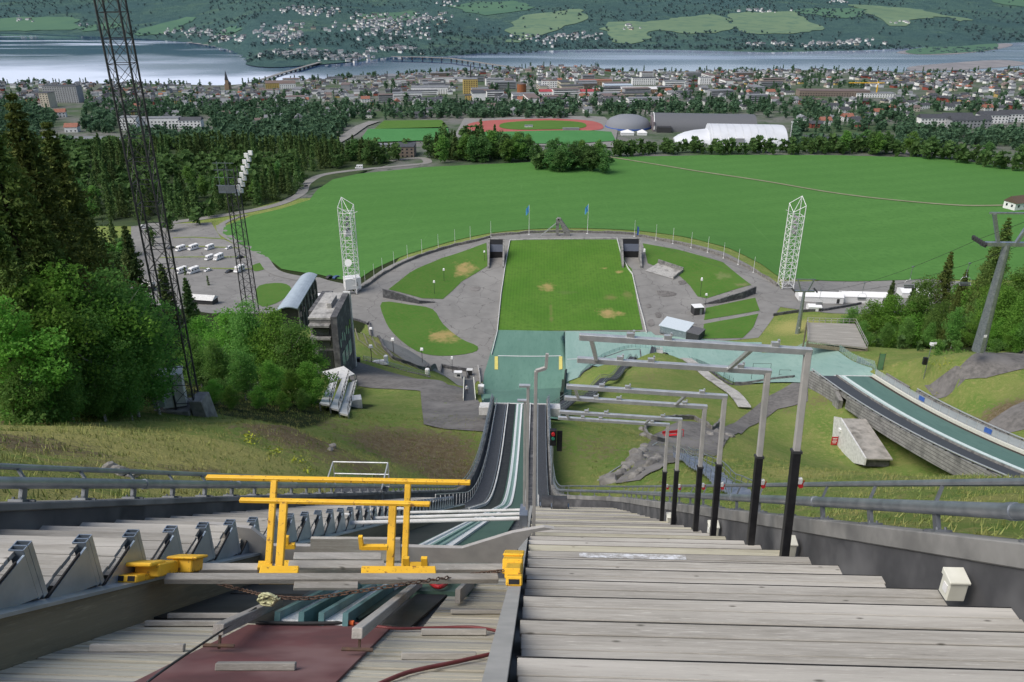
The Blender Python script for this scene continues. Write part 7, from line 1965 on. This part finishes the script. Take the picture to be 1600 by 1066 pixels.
bigbox('hotel', 245, 200, (58,14,12), 6, W_('white'), RF('grey'), 'long white hotel with grey roof among the trees behind the mast')
bigbox('hotel', 205, 203, (20,14,15), 6, W_('white'), RF('grey'), 'taller white wing at the left end of the white hotel')
bigbox('hotel', 300, 200, (26,12,10), 6, W_('white'), RF('dark'), 'white house with dark roof right of the white hotel', pitch=3)
bigbox('tower_block', 102, 160, (58,16,26), -4, W_('grey'), RF('dark'), 'dark slab block with ribbed facade at the left of the town')
bigbox('tower_block', 78, 168, (14,18,22), -4, W_('cream'), RF('dark'), 'pale end tower left of the dark slab block')
bigbox('red_house', 96, 183, (13,10,7), 20, W_('white'), RF('orange'), 'house with a bright red roof at the left of the town', pitch=4)
bigbox('red_house', 114, 206, (14,10,6), 10, W_('white'), RF('orange'), 'house with orange red roof among trees left of the mast', pitch=4)
bigbox('long_shed', 130, 222, (120,16,4), 2, W_('grey'), RF('grey'), 'long low grey roofed school in front of the left town', win=False)
bigbox('apartment_block', 1460, 197, (40,12,10), 3, W_('white'), RF('dark'), 'white apartment block with dark roof, left of the row at the right', pitch=4)
for px, py, w_, lab in [(1492,195,34,'white apartment block with dark roof, second from left of the row'),(1512,200,46,'grey green apartment block with dark roof in front of the row'),(1548,192,34,'white apartment block with dark roof, third of the row'),(1590,190,50,'white apartment block with dark roof at the right end of the row')]:
    bigbox('apartment_block', px, py, (w_,12,10), 3, W_('white') if 'white' in lab else W_('grey'), RF('dark'), lab, pitch=4)
bigbox('low_hall', 1320, 221, (90,18,4), 2, W_('brown'), RF('dark'), 'long low dark roofed hall behind the right hedge', win=False)
bigbox('low_hall', 1300, 150, (110,24,9), -2, W_('brown'), RF('brown'), 'long brown industrial hall left of the crane')
bigbox('low_hall', 1365, 152, (60,18,7), -2, W_('white'), RF('grey'), 'low white hall under the yellow crane')
bigbox('market_hall', 710, 128, (70,30,8), 3, W_('white'), RF('grey'), 'white and grey market hall near the bridge', win=False)
bigbox('market_hall', 672, 147, (62,26,12), 3, W_('white'), RF('grey'), 'white department store in the town centre')
bigbox('yellow_tower', 735, 146, (24,22,24), 8, W_('yellow'), RF('grey'), 'bright yellow square tower block in the town centre')
p = T(735, 146); t = thing('chimney', 'thin dark chimney rising above the yellow tower block', 'chimney', tuple(p + [0,14,0])); MB().tube([p + [0,14,0], p + [0,14,46]], [1.3,.9], 8).build('stack', MAT['steel_dark'], t); MB().tube([p + [0,14,44], p + [0,14,46.5]], 1.3, 8).build('cap', MAT['steel'], t)
bigbox('yellow_block', 742, 156, (30,12,7), 5, W_('yellow'), RF('dark'), 'low yellow building below the yellow tower block')
p = T(815, 150); t = thing('silo', 'round orange brown silo tower in the town centre', 'silo', tuple(p)); MB().tube([p - [0,0,1], p + [0,0,18]], 7.5, 16).build('wall', M('orange_brick', (.3,.12,.05), (.24,.09,.04)), t); MB().tube([p + [0,0,18], p + [0,0,19]], 6.5, 16).build('roof', RF('brown'), t)
for px in (852, 864): bigbox('twin_tower', px, 142, (12,14,17), 4, W_('white'), RF('brown'), 'narrow white and red tower block, %s of a pair' % ('left' if px < 860 else 'right'))
bigbox('red_roof_hall', 886, 148, (90,20,6), 4, W_('white'), M('crimson_roof', (.34,.06,.07), (.28,.05,.06)), 'low white hall with long crimson roof in the town centre', pitch=2.5)
bigbox('terracotta_block', 930, 132, (60,20,8), 4, W_('ochre'), RF('orange'), 'terracotta coloured block near the lake road')
bigbox('white_block', 1005, 133, (46,16,14), 4, W_('white'), RF('dark'), 'white four storey block near the lake shore')
bigbox('white_block', 1100, 132, (22,16,14), 4, W_('white'), RF('grey'), 'white cube block by the shore trees')
bigbox('blue_hall', 965, 140, (50,24,8), 4, W_('grey'), M('pale_blue_sheet', (.38,.44,.5), (.33,.39,.45)), 'grey hall with pale blue roof in the town centre', win=False)
bigbox('school', 997, 146, (60,18,8), 4, W_('ochre'), M('white_sheet_roof', (.6,.6,.6), (.52,.52,.52)), 'brick school with white ridged roof in the town centre', pitch=3)
bigbox('manor', 430, 138, (40,16,12), 15, W_('yellow'), RF('brown'), 'yellow manor like building near the shore', pitch=5)
bigbox('manor', 450, 139, (34,16,12), 15, W_('white'), RF('brown'), 'white gabled wing beside the yellow manor', pitch=6)
bigbox('brick_villa', 635, 243, (17,24,10), 3, W_('brown'), RF('dark'), 'brick building with a dark flat roof at the bend of the field road')
bigbox('gable_house', 568, 240, (10,16,8), 12, W_('white'), RF('grey'), 'white gabled house half hidden left of the brick building', pitch=4)
bigbox('pavilion', 592, 232, (30,8,4), 3, W_('grey'), RF('grey'), 'low pavilion with pale roof beyond the brick building')
# church
p = T(357, 140); t = thing('church', 'stone church with a tall dark pointed spire at the lake shore', 'church', tuple(p), R_(15))
MB().box((0,0,6), (12,28,14)).lbuild('nave', W_('ochre'), t); MB().prism([(-6.5,-14.5,13),(6.5,-14.5,13),(0,-14.5,19)], (0,29,0)).lbuild('roof', RF('dark'), t)
o = MB().box((0,-16,11), (7,7,24)).lbuild('bell_tower', W_('ochre'), t); m = MB(); m.add([(-3.8,-19.8,23),(3.8,-19.8,23),(3.8,-12.2,23),(-3.8,-12.2,23),(0,-16,45)], [(0,1,4),(1,2,4),(2,3,4),(3,0,4),(3,2,1,0)]); m.lbuild('spire', RF('dark'), o)
# crane
p = T(1368, 152); t = thing('tower_crane', 'orange tower crane standing over the building site in the right part of the town', 'crane', tuple(p))
MB().bar(p, p + [0,0,24], 1.6, 1.6, up=(0,1,0)).build('mast', MAT['yellow'], t); MB().bar(p + [-46,0,22], p + [10,0,22], 1.3, 1.3).build('jib', MAT['yellow'], t); MB().box(p + [8,0,20.5], (4,2,2.4)).build('counterweight', MAT['concrete'], t); MB().box(p + [0,-1.6,20.5], (2,2,2.4)).build('cabin', MAT['white'], t)
# sports halls
def barrel(name, px, py, w_, d, h, rz, wall, roof, lab, ends=False):
    p = T(px, py); t = thing(name, lab, 'sports hall', tuple(p), R_(rz)); n = 14; secs = []
    K = [(-w_/2, 1), (w_/2, 1)] if not ends else [(-w_/2 + e * w_ * .32, s_) for e, s_ in ((0,.1),(.12,.3),(.3,.48),(.55,.6),(.85,.68),(.9,.7),(.92,1))] + [(w_/2 - e * w_ * .1, s_) for e, s_ in ((1,1),(.6,.98),(.5,.6),(.25,.4),(0,.1))]
    for x, s_ in K:
        secs.append([(x, -d/2 * math.cos(math.pi*i/n) * (1 if not ends else .35 + .65*s_), h * (math.sin(math.pi*i/n) ** .8) * s_ + .0 - (.5 if i in (0,n) else 0)) for i in range(n+1)])
    m = MB(); m.sweep(secs); smooth_by_angle(m.lbuild('roof', roof, t), 50)
    return t, w_, d, h
t, w_, d, h = barrel('air_dome', 1142, 221, 116, 60, 17, -4, None, M('dome_fabric', (.6,.62,.65), (.52,.54,.57), scale=.05, rough=.6), 'large white air dome with rounded ends in front of the grey hall', True)
for k in range(9):
    x = -22 + k * 7.5; MB().tube([(x, -30*math.cos(a_) - .05, 17.05*math.sin(a_)**.8) for a_ in np.linspace(.05, 1.8, 10)], .16, 4).lbuild('seam_rib', MAT['steel_light'], t)
MB().box((4,-29.5,6.5), (9,.5,4)).lbuild('grey_patch', W_('grey'), t)
t, w_, d, h = barrel('ice_hall', 1098, 202, 112, 52, 17, -4, None, M('grey_ribbed_roof', (.13,.135,.145), (.1,.105,.115)), 'long grey barrel roofed ice hall behind the white air dome')
MB().box((-57.2,0,5), (2,50,12)).lbuild('gable_wall', M('mauve_wall', (.2,.17,.18), (.16,.14,.15)), t); MB().box((-46,-29,3.5), (16,10,7)).lbuild('entrance', MAT['steel_dark'], t); MB().tube([(-56.5,-26*math.cos(a_),17.4*math.sin(a_)**.8) for a_ in np.linspace(.1,3.04,12)], .5, 5).lbuild('white_rim', MAT['white'], t)
p = T(981, 200); t = thing('sports_hall', 'grey domed sports hall with a blue base behind trees, right of the running track', 'sports hall', tuple(p)); m = MB(); secs = []
for s_, z in ((1,0),(.98,5),(.82,9.5),(.5,12.5),(.12,13.6)): secs.append([(26*s_*math.cos(a_), 26*s_*math.sin(a_), z*1.1) for a_ in np.linspace(0, 6.2832, 25)[:-1]])
smooth_by_angle(m.sweep(secs).lbuild('roof', M('grey_dome', (.2,.215,.24), (.17,.18,.2)), t), 50); MB().tube([(0,0,-1),(0,0,2.6)], 26.2, 24).lbuild('base_wall', MAT['blue'], t)
# running track, pitches
def ellring(px, py, rx, ry, r0, r1, mat, name, off):
    c = T(px, py); a = T(px + rx, py); b_ = T(px, py - ry); b2 = T(px, py + ry); ax = a[0] - c[0]; cyy = (b_[1] + b2[1]) / 2; ay = (b_[1] - b2[1]) / 2
    def ring(k, n=64): 
        out = []
        for i in range(n):
            t = 2*math.pi*i/n; x = math.copysign(abs(math.cos(t))**.75, math.cos(t)); y = math.copysign(abs(math.sin(t))**.75, math.sin(t)); out.append((c[0] + x*(ax - k), cyy + y*(ay - k)))
        return out
    if r1 is None: return sheet(name, ring(r0), mat, off, 20)
    A, B = ring(r0), ring(r1); m = MB(); n = len(A)
    m.add([(p[0], p[1], h1(*p) + off) for p in A + B], [(i, (i+1) % n, n + (i+1) % n, n + i) for i in range(n)]); o = m.build(name, mat); tag(o, kind='structure'); return o
MAT['track'] = M('red_running_track', (.36,.1,.085), (.31,.085,.07), scale=.05)
MAT['turf'] = grass_mat('artificial_turf', (.06,.19,.06), (.07,.21,.07), (.055,.175,.055), .03, .3)
psheet('sports_ground', [(700,232),(725,186),(945,184),(965,205),(960,232)], MAT['road'], 1.0, 15)
ellring(835, 198, 107, 10.5, 0, None, MAT['track'], 'running_track', 1.3)
ellring(848, 197.5, 68, 7, 0, None, MAT['bank'], 'track_infield', 1.6)
psheet('pitch', [(560,224),(575,203),(700,202),(702,220),(640,222)], MAT['turf'], 1.2, 15)
psheet('pitch', [(585,203),(600,190),(690,189),(700,200)], MAT['bank'], 1.2, 15)
psheet('pitch', [(720,224),(726,209),(955,208),(962,222),(890,228)], MAT['turf'], 1.5, 15)
strip('road', dens(pxw([(520,226),(545,212),(565,198),(585,191)]), 8, False), 14, MAT['road'], 1.2)
for px, py, w_, lab in [(826,200.5,9,'small white stand box beside the running track'),(892,205,18,'grey stand roof beside the running track')]:
    bigbox('stand', px, py, (w_,5,3), 2, W_('white') if w_ < 10 else W_('grey'), RF('grey'), lab, win=False)
for px, py, w_, lab in [(980,211,14,'white party tent left of the air dome, larger'),(1003,211,10,'white pointed tent left of the air dome, smaller')]:
    p = T(px, py); t = thing('party_tent', lab, 'tent', tuple(p)); MB().box((0,0,1.5), (w_,8,3)).lbuild('walls', MAT['white'], t); m = MB(); m.add([(-w_/2-.3,-4.3,3),(w_/2+.3,-4.3,3),(w_/2+.3,4.3,3),(-w_/2-.3,4.3,3),(0,0,6)], [(0,1,4),(1,2,4),(2,3,4),(3,0,4)]); m.lbuild('roof', MAT['white'], t)
p = T(1234, 220); t = thing('lamp_mast', 'tall white lamp mast at the right end of the air dome', 'lamp mast', tuple(p)); MB().tube([p, p + [0,0,19]], .35, 6).build('pole', MAT['white'], t); MB().box(p + [0,0,19], (2.4,.6,1)).build('lamp_head', MAT['white'], t)
# town streets seen as pale lines
for pts in [[(935,160),(950,140),(956,120)],[(1125,155),(1118,140),(1112,128)],[(415,190),(440,196)],[(668,185),(676,172)],[(1180,150),(1172,138)],[(1040,196),(1015,178),(1005,170)]]:
    strip('town_street', dens(pxw(pts), 20, False), 9, MAT['road'], .8)
# bridges over the lake
def bridge(pts, h, w_, lab, piers):
    P = [atz(px, py, LAKE + h) for px, py in pts]; P = dens(P, 30, False); t = thing('lake_bridge', lab, 'bridge', tuple(P[0]))
    L, R = ribbon_xy(P, w_); m = MB(); m.sweep([[(l[0],l[1],LAKE+h-1.5),(r[0],r[1],LAKE+h-1.5),(r[0],r[1],LAKE+h),(l[0],l[1],LAKE+h)] for l, r in zip(L, R)]); m.build('deck', MAT['concrete'], t)
    k = max(1, len(P) // piers)
    for p in P[1:-1:k]: MB().box((p[0], p[1], LAKE + h/2 - 2), (4, 7, h + 2)).build('pier', MAT['concrete_dark'], t)
bridge([(355,139),(400,127),(440,114),(475,104),(500,97)], 6, 13, 'long low road bridge on piers from the left shore to the wooded spit', 12)
bridge([(612,88),(660,89),(705,91),(740,96),(780,102),(815,107),(850,111)], 9, 14, 'curved road bridge on piers across the middle of the lake', 18)
strip('lake_road', dens([atz(px, py, -112) for px, py in [(840,109),(880,113),(910,117)]], 30, False), 12, MAT['road'], 2)
# trees of the town
cnt = 0
for _ in range(14000):
    px = rnd.uniform(-40, 1640); py = rnd.choice([rnd.uniform(112, 235), rnd.uniform(165, 235)])
    if (not town_ok(px, py) and not (py < 186)) or not lm_free(px, py): continue
    d = ray(px, py); p = T(px, py)
    if p[2] < LAKE + 1.2 or p[1] < 800: continue
    n_ = math.sin(p[0]*.008) * math.sin(p[1]*.01 + 1)
    w_ = .25 + .35 * (n_ > .1)
    if px < 560 and py > 160: w_ = .9
    if 1175 < px < 1360 and 108 < py < 145: w_ = 1.
    if 640 < px < 900 and 165 < py < 188: w_ = .9
    if 900 < px < 1200 and 155 < py < 176: w_ = .9
    if py > 205 and px > 1230: w_ = .55
    if rnd.random() > w_: continue
    k = rnd.choice(['fard','fard','fard','fars'])
    add_tree(k, p[0], p[1], rnd.uniform(9, 17), 'tree in the town', 'town trees'); cnt += 1
    if cnt > 3000: break
for i in range(260):
    px = rnd.choice([rnd.uniform(-20, 650), rnd.uniform(650, 1640)]); a_ = math.atan2(*(ray(px, 300)[:2])); r = float(np.interp(a_, NEAR_A, NEAR_R)) - rnd.uniform(8, 70)
    add_tree(rnd.choice(['fard','fars']), r * math.sin(a_), r * math.cos(a_), rnd.uniform(10, 18), 'tree on the lake shore', 'town trees')
for px0, px1, py, n in [(384,560,92,120),(1420,1560,77,90),(1010,1420,76,160),(640,840,84,80),(860,1000,74,60)]:
    for _ in range(n):
        px = rnd.uniform(px0, px1); p = T(px, py + rnd.uniform(-4, 3)); 
        if px0 in (384, 1420): p = atz(px, py + rnd.uniform(-3, 5), LAKE + 1)
        add_tree('farh', p[0], p[1], rnd.uniform(10, 17), 'tree across the lake', 'far trees')
for _ in range(5200):
    px = rnd.uniform(-60, 1660); py = rnd.uniform(-12, 92); p = T(px, py)
    if p[1] < 2900 or p[2] < LAKE + 2 or p[1] > 7000: continue
    if math.sin(p[0]*.0042 + 1.3*math.sin(p[1]*.003)) * math.sin(p[1]*.0036 + p[0]*.001) < -.12 and rnd.random() < .9: continue
    if any(inpoly(np.array([px]), np.array([py]), q)[0] for q in FFP): continue
    add_tree('farh', p[0], p[1], rnd.uniform(9, 17), 'tree on the far hillside', 'far trees')
# build
rsA = np.random.RandomState(3)
FARP = {'fard': decid_crown(14, rsA, 15, 6, 1.5, wide=.36, base=.02, airy=1.4), 'fars': spruce_crown(16, rsA, 9, 5, 2, wide=.2, leaf=1.5), 'farh': decid_crown(14, rsA, 10, 4, 2.6, wide=.4, base=.0, airy=1.5)}
FH = {'fard': 14, 'fars': 16, 'farh': 14}
kind_of = lambda k: 'spruce' if k.startswith(('spruce','olive','mspruce')) else ('leafy' if not k.startswith(('far','shrub')) else 'x')
TZ = H(np.array([t[1] for t in TREES]), np.array([t[2] for t in TREES]))
order = sorted(range(len(TREES)), key=lambda i: -TREES[i][3] / max(20, proj((TREES[i][1], TREES[i][2], TZ[i]))[2]))
used = {'spruce': 0, 'leafy': 0, 'x': 0}; rest = {}
def tree_thing(k, loc, h, label, group, parts):
    name, h0, me, tm, bark = PROTO[k]
    key = (k, parts)
    sc = h / h0; rz = rnd.uniform(0, 6.28)
    if key not in ROOTS:
        if parts:
            t = thing(name, label, name.replace('_', ' ') if name != 'leafy_tree' else 'tree', loc, rz, group)
            tm.lbuild('trunk', MAT[bark], t); c = bpy.data.objects.new('crown', me); COL.objects.link(c); c.parent = t; KIDS.setdefault(t.name, []).append(c)
        else:
            t = bpy.data.objects.new(name, me); COL.objects.link(t); t.location = loc; tag(t, label, 'tree', group)
        t.scale = (sc,)*3; ROOTS[key] = t; return
    r = ROOTS[key]
    if parts: n = dup(r, loc, rz, label, group, (sc*rnd.uniform(.92,1.08), sc*rnd.uniform(.92,1.08), sc))
    else:
        n = r.copy(); COL.objects.link(n); n.location = loc; n.rotation_euler = (0,0,rz); n.scale = (sc*rnd.uniform(.9,1.1), sc*rnd.uniform(.9,1.1), sc); n['label'] = label; n['group'] = group
for i in order:
    k, x, y, h, lab, grp = TREES[i]
    kk = kind_of(k)
    if k.startswith('far') or (kk != 'x' and used[kk] >= 298):
        rest.setdefault(k, []).append(i); continue
    used[kk] += 1
    z = float(TZ[i]) - .15; pxh = h * F / proj((x, y, z))[2]
    tree_thing(k, (x, y, z), h, lab, grp, pxh > 60)
def stuff_trees(name, label, groups, matn):
    out = []
    for k in groups:
        if k not in rest: continue
        if k in FARP: Q, h0 = FARP[k], FH[k]
        else:
            kk = 'fars' if 'spruce' in k or 'olive' in k else 'fard'; Q, h0 = FARP[kk], FH[kk]
        for i in rest[k]:
            _, x, y, h, _, _ = TREES[i]; s_ = h / h0; a_ = rnd.uniform(0, 6.28); c, s2 = math.cos(a_), math.sin(a_)
            q = Q.copy(); xx = (q[..., 0]*c - q[..., 1]*s2)*s_ + x; yy = (q[..., 0]*s2 + q[..., 1]*c)*s_ + y
            out.append(np.stack([xx, yy, q[..., 2]*s_ + TZ[i]], -1))
    if not out: return
    me = quads_to_mesh(name, np.concatenate(out), MAT[matn]); o = bpy.data.objects.new(name, me); COL.objects.link(o); tag(o, label, 'trees', kind='stuff')
MAT['leaf_shore'] = leaf('hazed_shore_leaves', (.125,.195,.2), (.11,.178,.188), (.145,.215,.195), trans=.5)  # pale bluish leaf colour carries the distance haze
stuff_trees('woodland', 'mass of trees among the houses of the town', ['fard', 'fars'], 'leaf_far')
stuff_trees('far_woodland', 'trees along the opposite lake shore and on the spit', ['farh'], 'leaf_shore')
stuff_trees('forest_trees', 'remaining leafy trees of the forest', [k for k in list(rest) if kind_of(k) == 'leafy'], 'leaf_mid')
stuff_trees('forest_trees', 'remaining spruces of the forest', [k for k in list(rest) if kind_of(k) == 'spruce'], 'leaf_spruce')

# grass tufts and low herbs on the near slopes
tl = []
for _ in range(16000):
    if rnd.random() < .6: x, y = rnd.uniform(-60, -7.2), rnd.uniform(4, 95)
    else: x, y = rnd.uniform(5.5, 45), rnd.uniform(6, 105)
    tl.append((x, y))
tl = np.array(tl); C = np.concatenate([tl + nr.normal(0, .12, tl.shape) for _ in range(5)]); tz = H(C[:,0], C[:,1])
a_ = nr.uniform(0, 6.28, len(C)); hh = nr.uniform(.12, .34, len(C)); wv = np.stack([np.cos(a_), np.sin(a_), 0*a_], 1) * .022; lean = nr.normal(0, .09, (len(C), 3)); lean[:, 2] = hh
B0 = np.stack([C[:,0], C[:,1], tz - .03], 1); Q = np.stack([B0 - wv, B0 + wv, B0 + wv*.2 + lean, B0 - wv*.2 + lean], 1)
me = quads_to_mesh('grass_tufts', Q, M('tuft_grass', (.19,.25,.065), (.34,.31,.12), scale=.5, rough=.9, c3=(.12,.19,.04), s3=.2)); o = bpy.data.objects.new('grass_tufts', me); COL.objects.link(o); tag(o, 'rough grass tufts on the slopes beside the inrun', 'grass', kind='stuff')
fl = []
for px, py, n, s_ in [(440,712,9,12),(470,725,7,8),(490,738,6,7),(1470,570,40,14),(1450,620,20,10),(395,690,20,8)]:
    for _ in range(n):
        p = T(px + rnd.gauss(0, s_), py + rnd.gauss(0, s_ * .4)); fl += [p + nr.normal(0, .15, 3) + [0,0,.3] for _ in range(4)]
me = quads_to_mesh('yellow_flowers', leafq(np.array(fl), .1, nr), M('yellow_green_flowers', (.34,.36,.03), (.22,.28,.03), scale=2)); o = bpy.data.objects.new('yellow_flowers', me); COL.objects.link(o); tag(o, 'yellow flowering herbs on the grass slopes', 'flowers', kind='stuff')
# ------------------------------------------------------------------ light
w = bpy.data.worlds.new('World'); scene.world = w; w.use_nodes = True
nt = w.node_tree; bg = nt.nodes['Background']
sky = nt.nodes.new('ShaderNodeTexSky'); sky.sky_type = 'NISHITA'; sky.sun_disc = False
SUN_EL, SUN_AZ = R_(53), R_(240)       # azimuth clockwise from +Y
sky.sun_elevation = SUN_EL; sky.sun_rotation = SUN_AZ
sky.air_density = 1.0; sky.dust_density = 3.0; sky.ozone_density = 1.0
bg.inputs['Strength'].default_value = .15
nt.links.new(sky.outputs[0], bg.inputs['Color'])
sd = bpy.data.lights.new('sun', 'SUN'); sd.energy = 2.9; sd.angle = R_(45); sd.color = (1, .96, .9)
so = bpy.data.objects.new('sun', sd); COL.objects.link(so)
dv = Vector((math.sin(SUN_AZ) * math.cos(SUN_EL), math.cos(SUN_AZ) * math.cos(SUN_EL), math.sin(SUN_EL)))
so.rotation_euler = dv.to_track_quat('Z', 'Y').to_euler()
so.location = (0, 0, 300)
scene.view_settings.view_transform = 'Standard'; scene.view_settings.look = 'None'
scene.view_settings.exposure = 0; scene.view_settings.gamma = 1
scene.render.film_transparent = False
scene.cycles.max_bounces = 6; scene.cycles.transparent_max_bounces = 6
